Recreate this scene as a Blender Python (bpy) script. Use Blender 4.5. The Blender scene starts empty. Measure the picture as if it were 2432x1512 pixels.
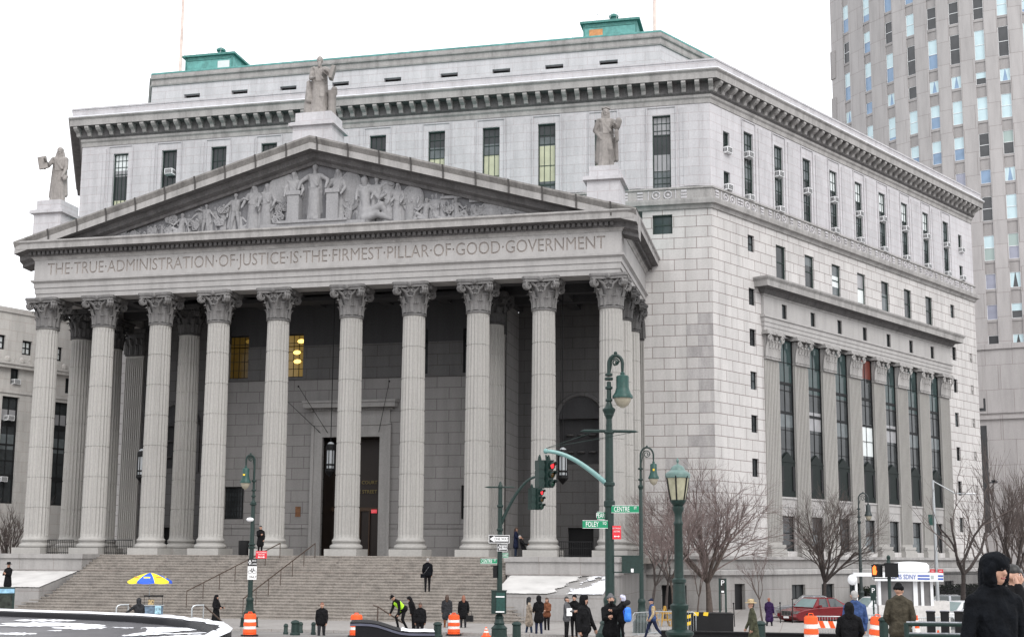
import bpy, bmesh, math, random
from mathutils import Vector, Matrix
import numpy as np
R=math.radians; PI=math.pi
random.seed(7)
scene=bpy.context.scene; col=scene.collection
# ------------------------------------------------------------ camera
F,YAW,PIT,ROL=3008.8,R(-12.86),R(8.0856),R(0.35); CAMP=Vector((30.42,-75.82,1.08)); PY=890.3
_fw=Vector((math.sin(YAW)*math.cos(PIT),math.cos(YAW)*math.cos(PIT),math.sin(PIT)))
_rt=Vector((math.cos(YAW),-math.sin(YAW),0)); _up=_rt.cross(_fw)
_r2=_rt*math.cos(ROL)+_up*math.sin(ROL); _u2=_up*math.cos(ROL)-_rt*math.sin(ROL)
cd=bpy.data.cameras.new('camera'); cam=bpy.data.objects.new('camera',cd); col.objects.link(cam)
cam.matrix_world=Matrix(((_r2.x,_u2.x,-_fw.x,CAMP.x),(_r2.y,_u2.y,-_fw.y,CAMP.y),(_r2.z,_u2.z,-_fw.z,CAMP.z),(0,0,0,1)))
cd.sensor_fit='HORIZONTAL'; cd.sensor_width=36; cd.lens=F/2432*36; cd.shift_y=(PY-756)/2432; cd.clip_start=0.2; cd.clip_end=6000
scene.camera=cam
# ------------------------------------------------------------ overcast sky, sun, exposure
w=bpy.data.worlds.new("World"); scene.world=w; w.use_nodes=True; nt=w.node_tree; nt.nodes.clear()
out=nt.nodes.new('ShaderNodeOutputWorld'); bg=nt.nodes.new('ShaderNodeBackground'); sky=nt.nodes.new('ShaderNodeTexSky')
sky.sky_type='NISHITA'; sky.sun_disc=False; sky.sun_elevation=R(42); sky.sun_rotation=R(145); sky.air_density=1.5; sky.dust_density=4; sky.ozone_density=1
hs=nt.nodes.new('ShaderNodeHueSaturation'); hs.inputs['Saturation'].default_value=0.25
mx=nt.nodes.new('ShaderNodeMixRGB'); mx.inputs[0].default_value=0.8; mx.inputs[2].default_value=(14.0,14.1,14.6,1)   # cloud deck
nt.links.new(sky.outputs[0],hs.inputs['Color']); nt.links.new(hs.outputs[0],mx.inputs[1]); nt.links.new(mx.outputs[0],bg.inputs[0])
bg.inputs[1].default_value=0.1; nt.links.new(bg.outputs[0],out.inputs[0])
sd=bpy.data.lights.new('sun','SUN'); sd.energy=1.1; sd.angle=R(25); sd.color=(1,.97,.93)
sun=bpy.data.objects.new('sun',sd); col.objects.link(sun); sun.rotation_euler=(R(50),0,R(38))
scene.view_settings.view_transform='Standard'; scene.view_settings.look='None'; scene.view_settings.exposure=0.45; scene.view_settings.gamma=1
# ------------------------------------------------------------ helpers
def P(u,dep):
    "world x,y of the vertical line seen at image column u (2432 wide) at view depth dep"
    v=_fw+_r2*((u-1216)/F)-_u2*((1322-PY)/F); p=CAMP+v*dep; return p.x,p.y
_K=[(-400,-.6),(-68,-.62),(-50,-1.5),(-22,-2.4),(-10,-2.62),(2000,-2.62)]
def gz(y):
    for (a,za),(b,zb) in zip(_K,_K[1:]):
        if y<=b: return za+(zb-za)*max(0,(y-a))/(b-a)
    return -2.62
def zat(v,dep): return CAMP.z+(1322-v)/F*dep
class MB:
    def __init__(s): s.v=[];s.f=[];s.m=[];s.mi=0
    def mat(s,i): s.mi=i; return s
    def add(s,vs,fs):
        n=len(s.v); s.v+=[tuple(x) for x in vs]; s.f+=[tuple(i+n for i in f) for f in fs]; s.m+=[s.mi]*len(fs); return s
    def quad(s,a,b,c,d): return s.add([a,b,c,d],[(0,1,2,3)])
    def box(s,x0,x1,y0,y1,z0,z1):
        return s.add([(x0,y0,z0),(x1,y0,z0),(x1,y1,z0),(x0,y1,z0),(x0,y0,z1),(x1,y0,z1),(x1,y1,z1),(x0,y1,z1)],
            [(0,3,2,1),(4,5,6,7),(0,1,5,4),(1,2,6,5),(2,3,7,6),(3,0,4,7)])
    def obox(s,c,half,rot):
        M=rot.to_matrix() if not isinstance(rot,Matrix) else rot
        c=Vector(c); pts=[]
        for z in (-1,1):
            for (x,y) in ((-1,-1),(1,-1),(1,1),(-1,1)): pts.append(c+M@Vector((x*half[0],y*half[1],z*half[2])))
        return s.add(pts,[(0,3,2,1),(4,5,6,7),(0,1,5,4),(1,2,6,5),(2,3,7,6),(3,0,4,7)])
    def tube(s,pts,rad,n=8,cap=True):
        pts=[Vector(p) for p in pts]
        if not hasattr(rad,'__len__'): rad=[rad]*len(pts)
        vs=[];fs=[]; up=None
        for i,p in enumerate(pts):
            t=(pts[min(i+1,len(pts)-1)]-pts[max(i-1,0)]); t=t.normalized() if t.length>1e-9 else Vector((0,0,1))
            if up is None: up=Vector((1,0,0)) if abs(t.x)<.8 else Vector((0,1,0))
            a=(up-t*up.dot(t)).normalized(); b=t.cross(a); up=a
            for k in range(n):
                an=2*PI*k/n; vs.append(p+(a*math.cos(an)+b*math.sin(an))*rad[i])
        for i in range(len(pts)-1):
            for k in range(n): fs.append((i*n+k,i*n+(k+1)%n,(i+1)*n+(k+1)%n,(i+1)*n+k))
        if cap: fs.append(tuple(range(n-1,-1,-1))); fs.append(tuple(range((len(pts)-1)*n,len(pts)*n)))
        return s.add(vs,fs)
    def cyl(s,c,r,z0,z1,n=16,r1=None): return s.tube([(c[0],c[1],z0),(c[0],c[1],z1)],[r,r if r1 is None else r1],n)
    def lathe(s,prof,c=(0,0,0),n=16,a0=0):
        vs=[];fs=[];m=len(prof)
        for (r,z) in prof:
            for k in range(n):
                an=a0+2*PI*k/n; vs.append((c[0]+r*math.cos(an),c[1]+r*math.sin(an),c[2]+z))
        for i in range(m-1):
            for k in range(n): fs.append((i*n+k,i*n+(k+1)%n,(i+1)*n+(k+1)%n,(i+1)*n+k))
        fs.append(tuple(range(n-1,-1,-1))); fs.append(tuple(range((m-1)*n,m*n)))
        return s.add(vs,fs)
    def ball(s,c,r,n=10,m=6,sc=(1,1,1)):
        return s.lathe_sc([(max(1e-4,math.sin(PI*i/m))*r,-math.cos(PI*i/m)*r) for i in range(m+1)],c,n,sc)
    def lathe_sc(s,prof,c,n,sc):
        k=len(s.v); s.lathe(prof,(0,0,0),n)
        for i in range(k,len(s.v)):
            x,y,z=s.v[i]; s.v[i]=(c[0]+x*sc[0],c[1]+y*sc[1],c[2]+z*sc[2])
        return s
    def prism(s,poly,ax,a,b):
        "extrude 2D polygon: ax='y' -> poly in (x,z); 'x' -> (y,z); 'z' -> (x,y)"
        def q(p,t): return (p[0],t,p[1]) if ax=='y' else ((t,p[0],p[1]) if ax=='x' else (p[0],p[1],t))
        n=len(poly); vs=[q(p,a) for p in poly]+[q(p,b) for p in poly]
        fs=[tuple(range(n)),tuple(range(2*n-1,n-1,-1))]+[(i,(i+1)%n+0,(i+1)%n+n,i+n) for i in range(n)]
        return s.add(vs,fs)
    def sweep(s,path,prof,close=True,mis=None):
        "mitred sweep of profile (offset to the right-hand/outside of path, z) along an open 2D path"
        n=len(path); pts=[Vector(p) for p in path]; nor=[]
        for i in range(n-1):
            d=(pts[i+1]-pts[i]).normalized(); nor.append(Vector((d.y,-d.x)))
        m=len(prof); vs=[]
        for i in range(n):
            if i==0: mm=nor[0]
            elif i==n-1: mm=nor[-1]
            else:
                mm=nor[i-1]+nor[i]; mm=mm/ (mm.dot(nor[i]))
            for (o,z) in prof: p=pts[i]+mm*o; vs.append((p.x,p.y,z))
        fs=[]
        for i in range(n-1):
            for k in range(m if close else m-1):
                k2=(k+1)%m; fs.append((i*m+k,(i+1)*m+k,(i+1)*m+k2,i*m+k2))
        nq=len(fs)
        if close: fs.append(tuple(range(m-1,-1,-1))); fs.append(tuple(range((n-1)*m,n*m)))
        s.add(vs,fs)
        if mis:
            st=len(s.m)-len(fs)
            for q in range(nq): s.m[st+q]=mis.get(q%m,0)
        return s
    def xform(s,M,start=0):
        for i in range(start,len(s.v)): s.v[i]=tuple(M@Vector(s.v[i]))
        return s
    def mesh(s,name,mats,smooth=False,fix=True):
        me=bpy.data.meshes.new(name); me.from_pydata(s.v,[],s.f)
        for m in (mats if isinstance(mats,(list,tuple)) else [mats]): me.materials.append(m)
        me.polygons.foreach_set('material_index',s.m)
        if fix:
            b=bmesh.new(); b.from_mesh(me); bmesh.ops.recalc_face_normals(b,faces=b.faces); b.to_mesh(me); b.free()
        if smooth:
            me.polygons.foreach_set('use_smooth',[True]*len(me.polygons))
            if smooth!='all':
                try: me.set_sharp_from_angle(angle=R(35))
                except Exception: pass
        me.update(); return me
    def build(s,name,mats,parent=None,loc=(0,0,0),rot=0,smooth=False,fix=True):
        return link(name,s.mesh(name,mats,smooth,fix),parent,loc,rot)
def link(name,me,parent=None,loc=(0,0,0),rot=0):
    o=bpy.data.objects.new(name,me); col.objects.link(o); o.location=loc
    o.rotation_euler=(0,0,rot) if not hasattr(rot,'__len__') else rot
    if parent is not None: o.parent=parent
    return o
def tag(o,label,cat,group=None,kind=None):
    o['label']=label; o['category']=cat
    if group: o['group']=group
    if kind: o['kind']=kind
    return o
def struct(o): o['kind']='structure'; return o
def thing(name,label,cat,loc=(0,0,0),rot=0,group=None):
    o=bpy.data.objects.new(name,None); col.objects.link(o); o.empty_display_size=.3; o.location=loc
    o.rotation_euler=(0,0,rot) if not hasattr(rot,'__len__') else rot
    return tag(o,label,cat,group)
def dup(o,loc,rot=None,label=None,sc=None):
    def cp(x,par):
        c=x.copy(); col.objects.link(c)
        if par is not None: c.parent=par
        for ch in list(KIDS.get(x.name,[])): 
            k=cp(ch,c); KIDS.setdefault(c.name,[]).append(k)
        return c
    c=cp(o,None); c.location=loc
    if rot is not None: c.rotation_euler=(0,0,rot) if not hasattr(rot,'__len__') else rot
    if label: c['label']=label
    if sc: c.scale=(sc,sc,sc)
    return c
KIDS={}
def index_kids():
    KIDS.clear()
    for o in bpy.data.objects:
        if o.parent: KIDS.setdefault(o.parent.name,[]).append(o)
# ------------------------------------------------------------ materials
MATS={}
def newmat(name):
    m=bpy.data.materials.new(name); m.use_nodes=True; t=m.node_tree; return m,t,t.nodes['Principled BSDF']
def N(t,k,**kw):
    n=t.nodes.new(k)
    for a,b in kw.items(): setattr(n,a,b)
    return n
def plain(name,c,rough=.6,metal=0,var=.12,scale=8,bump=0,spec=.5,emit=None,es=1):
    if name in MATS: return MATS[name]
    m,t,b=newmat(name)
    tc=N(t,'ShaderNodeTexCoord'); no=N(t,'ShaderNodeTexNoise'); no.inputs['Scale'].default_value=scale; no.inputs['Detail'].default_value=5
    t.links.new(tc.outputs['Object'],no.inputs['Vector'])
    mr=N(t,'ShaderNodeMapRange'); mr.inputs[1].default_value=.3; mr.inputs[2].default_value=.7; mr.inputs[3].default_value=1-var; mr.inputs[4].default_value=1+var
    t.links.new(no.outputs[0],mr.inputs[0])
    mu=N(t,'ShaderNodeMixRGB',blend_type='MULTIPLY'); mu.inputs[0].default_value=1; mu.inputs[1].default_value=(*c,1)
    t.links.new(mr.outputs[0],mu.inputs[2]); t.links.new(mu.outputs[0],b.inputs['Base Color'])
    b.inputs['Roughness'].default_value=rough; b.inputs['Metallic'].default_value=metal; b.inputs['Specular IOR Level'].default_value=spec
    if bump:
        bp=N(t,'ShaderNodeBump'); bp.inputs['Strength'].default_value=min(1,bump); bp.inputs['Distance'].default_value=.04*max(1,bump)
        t.links.new(no.outputs[0],bp.inputs['Height']); t.links.new(bp.outputs[0],b.inputs['Normal'])
    if emit: b.inputs['Emission Color'].default_value=(*emit,1); b.inputs['Emission Strength'].default_value=es
    MATS[name]=m; return m
def stone(name,c,bw=0,bh=0,joint=.5,mort=.014,var=.08,streak=.25,dark=0,jc=None,rough=.85,off=.5):
    "weathered masonry; bw,bh > 0 give ashlar courses in the wall's own x-z frame"
    if name in MATS: return MATS[name]
    m,t,b=newmat(name); L=t.links.new
    tc=N(t,'ShaderNodeTexCoord'); sp=N(t,'ShaderNodeSeparateXYZ'); L(tc.outputs['Object'],sp.inputs[0])
    ns=N(t,'ShaderNodeSeparateXYZ'); L(tc.outputs['Normal'],ns.inputs[0])
    ab=N(t,'ShaderNodeMath',operation='ABSOLUTE'); L(ns.outputs[0],ab.inputs[0]); gt=N(t,'ShaderNodeMath',operation='GREATER_THAN'); gt.inputs[1].default_value=.75; L(ab.outputs[0],gt.inputs[0])
    mxx=N(t,'ShaderNodeMix'); L(gt.outputs[0],mxx.inputs[0]); L(sp.outputs[0],mxx.inputs[2]); L(sp.outputs[1],mxx.inputs[3])
    cb=N(t,'ShaderNodeCombineXYZ'); L(mxx.outputs[0],cb.inputs[0]); L(sp.outputs[2],cb.inputs[1])
    # vertical weather streaks
    mp=N(t,'ShaderNodeMapping'); mp.inputs['Scale'].default_value=(1.3,1.3,.16); L(tc.outputs['Object'],mp.inputs[0])
    n1=N(t,'ShaderNodeTexNoise'); n1.inputs['Scale'].default_value=1.1; n1.inputs['Detail'].default_value=8; n1.inputs['Roughness'].default_value=.65; L(mp.outputs[0],n1.inputs['Vector'])
    r1=N(t,'ShaderNodeMapRange'); r1.inputs[1].default_value=.42; r1.inputs[2].default_value=.72; r1.inputs[3].default_value=1; r1.inputs[4].default_value=1-streak; L(n1.outputs[0],r1.inputs[0])
    n2=N(t,'ShaderNodeTexNoise'); n2.inputs['Scale'].default_value=9; n2.inputs['Detail'].default_value=6; L(tc.outputs['Object'],n2.inputs['Vector'])
    r2=N(t,'ShaderNodeMapRange'); r2.inputs[1].default_value=.3; r2.inputs[2].default_value=.7; r2.inputs[3].default_value=1-var; r2.inputs[4].default_value=1+var; L(n2.outputs[0],r2.inputs[0])
    oi=N(t,'ShaderNodeObjectInfo'); ro=N(t,'ShaderNodeMapRange'); ro.inputs[3].default_value=.94; ro.inputs[4].default_value=1.05; L(oi.outputs['Random'],ro.inputs[0])
    vo=N(t,'ShaderNodeVectorMath',operation='SCALE'); vo.inputs[0].default_value=(37,11,0); L(oi.outputs['Random'],vo.inputs['Scale']); L(vo.outputs[0],mp.inputs['Location'])
    mu0=N(t,'ShaderNodeMath',operation='MULTIPLY'); L(r1.outputs[0],mu0.inputs[0]); L(ro.outputs[0],mu0.inputs[1])
    mul=N(t,'ShaderNodeMath',operation='MULTIPLY'); L(mu0.outputs[0],mul.inputs[0]); L(r2.outputs[0],mul.inputs[1])
    mu=N(t,'ShaderNodeMixRGB',blend_type='MULTIPLY'); mu.inputs[0].default_value=1; L(mul.outputs[0],mu.inputs[2])
    hgt=n2.outputs[0]
    if bw:
        br=N(t,'ShaderNodeTexBrick'); br.offset=off; br.inputs['Scale'].default_value=1; br.inputs['Brick Width'].default_value=bw; br.inputs['Row Height'].default_value=bh
        br.inputs['Mortar Size'].default_value=mort; br.inputs['Mortar Smooth'].default_value=.1; br.inputs['Bias'].default_value=-.2-dark*.0
        c2=tuple(x*(.945-dark*.15) for x in c); br.inputs['Color1'].default_value=(*[x*1.03 for x in c],1); br.inputs['Color2'].default_value=(*c2,1)
        jc=jc or (c[0]*joint*1.08,c[1]*joint*.97,c[2]*joint*.95); br.inputs['Mortar'].default_value=(*jc,1)
        L(cb.outputs[0],br.inputs['Vector']); L(br.outputs[0],mu.inputs[1])
        bp=N(t,'ShaderNodeBump'); bp.invert=True; bp.inputs['Strength'].default_value=.5; bp.inputs['Distance'].default_value=.03; L(br.outputs[1],bp.inputs['Height']); L(bp.outputs[0],b.inputs['Normal'])
    else:
        mu.inputs[1].default_value=(*c,1)
        bp=N(t,'ShaderNodeBump'); bp.inputs['Strength'].default_value=.25; bp.inputs['Distance'].default_value=.02; L(hgt,bp.inputs['Height']); L(bp.outputs[0],b.inputs['Normal'])
    L(mu.outputs[0],b.inputs['Base Color']); b.inputs['Roughness'].default_value=rough; b.inputs['Specular IOR Level'].default_value=.25
    MATS[name]=m; return m
def glass(name,c,rough=.12,spec=.35):
    return plain(name,c,rough,0,.25,1.2,0,spec)
GR=(.40,.385,.39)
S_up=stone('upper granite ashlar',(.485,.477,.492),1.5,.66,.8,.012,.06,.2)
S_low=stone('rusticated granite ashlar',(.50,.486,.476),1.58,.775,.5,.022,.07,.2,dark=.1,jc=(.2,.165,.155))
S_plain=stone('smooth granite',(.375,.365,.358),var=.06,streak=.2)
S_trim=stone('weathered cornice granite',(.35,.34,.332),var=.1,streak=.4)
S_col=stone('column granite',(.365,.355,.338),var=.07,streak=.12)
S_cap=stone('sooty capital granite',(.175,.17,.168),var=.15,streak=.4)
S_sootshade=stone('soot and shade dark granite',(.06,.06,.063),var=.1,streak=.2)  # soot plus the dimness of the upper portico, both put into the colour
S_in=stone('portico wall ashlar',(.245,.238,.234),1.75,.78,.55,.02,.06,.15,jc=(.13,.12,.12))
S_rel=stone('tympanum granite',(.30,.298,.305),var=.12,streak=.3); S_relbg=stone('shade dark tympanum ground',(.17,.17,.178),var=.15,streak=.3)  # tympanum ground: shade behind the figures painted in as a darker stone
S_eng=stone('shade tone in engraved letters',(.35,.32,.30),var=.05,streak=.05)  # shadow inside the cut letters, painted as a slightly darker stone
S_jnt=stone('grimy open joint',(.09,.085,.082),var=.1,streak=.1)
S_base=stone('basement granite',(.30,.29,.282),2.4,1.2,.7,.015,.06,.25)
S_step=stone('step granite',(.28,.255,.23),1.9,5,.75,.012,.2,.4)
S_stat=stone('statue granite',(.29,.27,.255),var=.15,streak=.55)
SNOW=plain('snow',(.74,.75,.78),.8,0,.08,2.5,.5)
G_dark=glass('dark window glass',(.03,.034,.036)); G_mid=glass('grey window glass',(.10,.115,.12))
G_green=glass('green tinted glass',(.035,.055,.055))
B_cream=plain('cream blind behind glass',(.42,.43,.30),.3,0,.1,2); B_white=plain('white blind behind glass',(.62,.66,.66),.3,0,.05,2)
B_grey=plain('grey blind behind glass',(.26,.26,.27),.3,0,.1,2)
FR_green=plain('dark green window frame',(.028,.046,.04),.6,0,.12,8,0,.25); FR_black=plain('black window frame',(.014,.015,.016),.6,0,.12,8,0,.2)
COP=plain('green copper patina',(.11,.31,.29),.6,.0,.25,3); COPD=plain('dark copper patina',(.06,.2,.18),.6,0,.25,4)
GREEN=plain('green lamp post paint',(.007,.024,.020),.5,0,.25,14,.1,.4); GREENL=plain('lighter green paint',(.012,.055,.046),.45,0,.25,12,0,.4)
BLACK=plain('black paint',(.008,.008,.009),.5,0,.15,8,0,.25); STEEL=plain('galvanised steel',(.42,.44,.45),.38,.75,.1,20); WHITEP=plain('white paint',(.75,.76,.77),.4,0,.05,5)
ORANGE=plain('orange plastic',(.85,.10,.012),.42,0,.08,6); REFL=plain('white reflective band',(.78,.76,.72),.5,0,.08,6)
SIGNG=plain('green sign face',(.0,.22,.10),.4,0,.03,4); SIGNR=plain('red sign face',(.62,.02,.035),.4,0,.03,4); SIGNW=plain('white sign face',(.8,.8,.8),.4,0,.03,4); SIGNK=plain('black sign face',(.012,.012,.012),.4)
YEL=plain('yellow paint',(.75,.5,.02),.5); OCHRE=plain('worn orange yellow paint',(.36,.2,.025),.6,0,.2,8); THIN=plain('thin melting snow over stone',(.52,.51,.495),.7,0,.16,.8,.3); BLUE=plain('blue fabric panel',(.02,.10,.62),.6,0,.1); YELU=plain('yellow fabric panel',(.85,.72,.03),.6,0,.08)
ASPH=plain('wet asphalt',(.20,.19,.182),.6,0,.3,.5,.25); PAVE=stone('sidewalk concrete',(.29,.275,.262),1.5,1.5,.7,.02,.12,.1)
def text_mesh(s,size,ext=.004,align='CENTER',xs=1.0):
    c=bpy.data.curves.new('lettering','FONT'); c.body=s; c.size=size; c.extrude=ext; c.align_x=align; c.align_y='CENTER'; c.resolution_u=3
    o=bpy.data.objects.new('lettering',c); col.objects.link(o); dg=bpy.context.evaluated_depsgraph_get(); dg.update()
    me=bpy.data.meshes.new_from_object(o.evaluated_get(dg)); bpy.data.objects.remove(o); bpy.data.curves.remove(c)
    b=bmesh.new(); b.from_mesh(me); bmesh.ops.remove_doubles(b,verts=b.verts,dist=1e-5)
    for v in b.verts: x,y,z=v.co; v.co=(x*xs,z*-1,y)           # stand up: x right, z up, facing -y
    bmesh.ops.recalc_face_normals(b,faces=b.faces); b.to_mesh(me); b.free(); return me
def lettering(s,size,mat,parent,loc,rot=0,xs=1.0,align='CENTER',name='lettering',ext=.004):
    me=text_mesh(s,size,ext,align,xs); me.materials.clear(); me.materials.append(mat); return link(name,me,parent,loc,rot)
def evaluated(o):
    dg=bpy.context.evaluated_depsgraph_get(); dg.update(); return bpy.data.meshes.new_from_object(o.evaluated_get(dg))
FRB=plain('black green bronze',(.010,.015,.014),.6,0,.2,8,0,.2)
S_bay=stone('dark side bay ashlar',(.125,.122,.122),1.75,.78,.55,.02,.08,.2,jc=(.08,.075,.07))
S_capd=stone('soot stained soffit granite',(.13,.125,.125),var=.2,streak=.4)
# ============================================================ ground
ZB=2.62; YB=11.55; XR=24.75; LR=44.6; R60=R(60)
D_=Vector((.5,math.sqrt(3)/2,0)); N_=Vector((math.sqrt(3)/2,-.5,0)); B_=Vector((XR,YB,0)); A_=Vector((-XR,YB,0))
def RW(s,off=0,z=0): p=B_+D_*s+N_*off; return Vector((p.x,p.y,z))
def ground_sheet():
    xs=[-900,-300,-120]+[-80+8*i for i in range(26)]+[160,300,900]; ys=[-400,-120]+[k[0] for k in _K[1:-1]]+[-60,-56,-40,-34,-28,-16,0,20,60,120,300,900,2500]; ys=sorted(set(ys))
    m=MB(); n=len(xs); m.v=[(x,y,gz(y)) for y in ys for x in xs]
    for j in range(len(ys)-1):
        for i in range(n-1): m.f.append((j*n+i,j*n+i+1,(j+1)*n+i+1,(j+1)*n+i)); m.m.append(0)
    struct(m.build('ground',ASPH,fix=False))
    def strip(name,poly,mat,dz):
        "paved strip following the slope, cut at the slope knots"
        b=bmesh.new(); vs=[b.verts.new((x,y,0)) for x,y in poly]; b.faces.new(vs)
        for k in _K[1:-1]: bmesh.ops.bisect_plane(b,geom=b.verts[:]+b.edges[:]+b.faces[:],plane_co=(0,k[0],0),plane_no=(0,1,0))
        for v in b.verts: v.co.z=gz(v.co.y)+dz
        me=bpy.data.meshes.new(name); bmesh.ops.recalc_face_normals(b,faces=b.faces)
        if dz>.05:
            r=bmesh.ops.extrude_face_region(b,geom=b.faces[:]); 
            for e in r['geom']:
                if isinstance(e,bmesh.types.BMVert): e.co.z-=dz+.05
            bmesh.ops.recalc_face_normals(b,faces=b.faces)
        b.to_mesh(me); b.free(); me.materials.append(mat); return struct(link(name,me))
    p=RW(-8,14); q=RW(60,14)
    strip('sidewalk',[(-90,-21),(26,-21),(33,-14),(p.x,p.y),(q.x,q.y),(q.x-14,q.y+8),(XR,YB+3),(20,YB),(-90,YB)],PAVE,.12)
    strip('plaza_paving',[(-90,-45),(90,-45),(90,-110),(-90,-110)],PAVE,.004)
    for i in range(5): strip('crosswalk_stripe',[(20+i*1.4,-40),(20.7+i*1.4,-40),(24.2+i*1.4,-26),(23.5+i*1.4,-26)],WHITEP,.004)
    for q in ([(1580,53),(1745,53),(1775,57.5),(1640,60),(1590,58)],[(1780,53),(1850,53),(1850,56.5),(1800,55.5)],[(1880,52),(2050,52),(2050,57),(1890,57.5)]): strip('snow_patch',[P(a,b) for a,b in q],SNOW,.012)
    p=RW(4,7); q=RW(30,7); p2=RW(4,9.3); q2=RW(30,9.3)
    strip('snow_patch',[(p2.x,p2.y),(q2.x,q2.y),(q.x,q.y),(p.x,p.y)],SNOW,.16)
ground_sheet()
# ============================================================ courthouse
CH=thing('courthouse','grey granite courthouse with a ten column portico, carved pediment and inscribed frieze','courthouse',(0,0,-ZB))
FL=(0,YB,ZB); RL=(XR,YB,ZB)
def wall(m,x0,x1,z0,z1,holes,dep,mi=0,mr=0):
    xs=sorted({x0,x1,*[h[0] for h in holes],*[h[1] for h in holes]}); zs=sorted({z0,z1,*[h[2] for h in holes],*[h[3] for h in holes]})
    xs=[x for x in xs if x0<=x<=x1]; zs=[z for z in zs if z0<=z<=z1]
    for a,b in zip(xs,xs[1:]):
        for c,d in zip(zs,zs[1:]):
            xm,zm=(a+b)/2,(c+d)/2
            if any(h[0]<xm<h[1] and h[2]<zm<h[3] for h in holes): continue
            m.mat(mi).quad((a,0,c),(b,0,c),(b,0,d),(a,0,d))
    m.mat(mr)
    for (a,b,c,d) in holes:
        m.quad((a,0,c),(a,dep,c),(a,dep,d),(a,0,d)); m.quad((b,0,c),(b,0,d),(b,dep,d),(b,dep,c))
        m.quad((a,0,d),(a,dep,d),(b,dep,d),(b,0,d)); m.quad((a,0,c),(b,0,c),(b,dep,c),(a,dep,c))
    m.mat(0)
PANE=[G_dark,G_mid,B_cream,B_white,B_grey,G_green]
def window(par,loc,rot,x0,x1,z0,z1,y,lay=((1,0),),nx=1,bars=(),fr=FR_green,fw=.08,name='window',lab=None,mb_=.035):
    "glass with blinds (top to bottom layers) and a child frame with glazing bars; y = recess of the glass"
    m=MB(); t=sum(l[0] for l in lay); z=z1
    for (f,mi) in lay:
        zz=z-(z1-z0)*f/t; m.mat(mi).quad((x0,y,zz),(x1,y,zz),(x1,y,z),(x0,y,z)); z=zz
    w_=m.build(name,PANE,par,loc,rot,fix=False)
    if lab: w_['label']=lab
    k=MB(); a,b=y-.07,y-.004
    k.box(x0,x0+fw,a,b,z0,z1).box(x1-fw,x1,a,b,z0,z1).box(x0+fw,x1-fw,a,b,z1-fw,z1).box(x0+fw,x1-fw,a,b,z0,z0+fw)
    for i in range(1,nx): x=x0+(x1-x0)*i/nx; k.box(x-mb_/2,x+mb_/2,a+.03,b,z0+fw,z1-fw)
    for f in bars:
        zz=z1-(z1-z0)*(f if not isinstance(f,tuple) else f[0]); h=mb_ if not isinstance(f,tuple) else f[1]; k.box(x0+fw,x1-fw,a+.022,b-.004,zz-h/2,zz+h/2)
    k.build('window_frame',fr,w_); return w_
colx=[-2.515-4.2*i for i in range(4,-1,-1)]+[2.515+4.2*i for i in range(5)]
winx=[0]+[s*(4.6+4.18*i) for i in range(5) for s in (-1,1)]; winx.sort()
# ---- front upper wall
hol=[(x-.65,x+.65,26.95,32.3) for x in winx]
m=MB(); wall(m,-XR,XR,25.4,33.2,hol,.35); m.build('upper_front_wall',S_up,CH,FL)
m=MB()
for x in winx:       # raised architraves round the windows and the panels between them
    for (a,b,c,d) in ((x-1.08,x-1.0,26.9,32.92),(x+1.0,x+1.08,26.9,32.92),(x-1.0,x+1.0,32.84,32.92)): m.box(a,b,-.07,.02,c,d)
xm=[(a+b)/2 for a,b in zip(winx,winx[1:])]+[23.4,-23.4]
for x in xm:
    hw=.86 if abs(x)<23 else .8
    m.box(x-hw,x+hw,-.05,.02,26.95,32.75); m.box(x-hw+.28,x+hw-.28,-.085,-.04,26.97,32.3)
m.build('window_surround',S_up,CH,FL)
lays={-21.32:(((.25,3),(.09,4),(.37,0),(.3,2)),4,(.1,.2,.31)),-17.14:(((1,0),),3,(.33,.66)),21.32:(((.25,4),(.28,0),(.24,4),(.23,1)),4,(.1,.2,.27,.76,.85,.93))}
L2=(((.22,0),(.16,1),(.62,2)),3,(.12,.25,.38,.68)); L3=(((.18,0),(.12,1),(.5,2),(.2,1)),3,(.15,.28,.58,(.85,.12)))
for x in winx:
    k=min(lays,key=lambda q:abs(q-x)); lay,nx,bars=lays[k] if abs(k-x)<.2 else (L3 if x>11 else L2 if x>1 else (((.4,0),(.6,1)),3,(.2,.4,.6,.8)))
    window(CH,FL,0,x-.65,x+.65,26.95,32.3,.3,lay,nx,bars)
# ---- front lower walls
sh=[(20.62,22.02,23.58,24.98)]
m=MB(); wall(m,19.9,XR,-2.9,25.4,sh+[(21.0,22.7,-2.9,-.85)],.35); m.build('lower_front_wall',S_low,CH,FL)
rq=random.Random(4); SQ=stone('stained quoin granite',(.41,.396,.393),var=.1,streak=.35)
for r_ in range(-1,23):
    z=.775*r_; od=r_%2; js=[22.91,24.49,XR+.002] if od else [22.12,23.70,XR+.002]
    if rq.random()<.62: MB().box(js[1] if not od else (js[0] if rq.random()<.5 else js[1]),js[2],-.012,.05,z+.02,z+.755).build('stained_quoin',SQ,CH,FL)
    if rq.random()<.12: MB().box(js[0]-1.56,js[0]-.02,-.012,.05,z+.02,z+.755).build('stained_quoin',SQ,CH,FL)
window(CH,FL,0,20.62,22.02,23.58,24.98,.3,((1,5),),2,((.5,.09),),FR_green,.1)
MB().quad((21,.3,-2.9),(22.7,.3,-2.9),(22.7,.3,-.85),(21,.3,-.85)).build('side_door',BLACK,CH,FL)
m=MB(); wall(m,-XR,-19.9,-2.9,25.4,[],.3); m.build('lower_front_wall',S_low,CH,FL)
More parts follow.
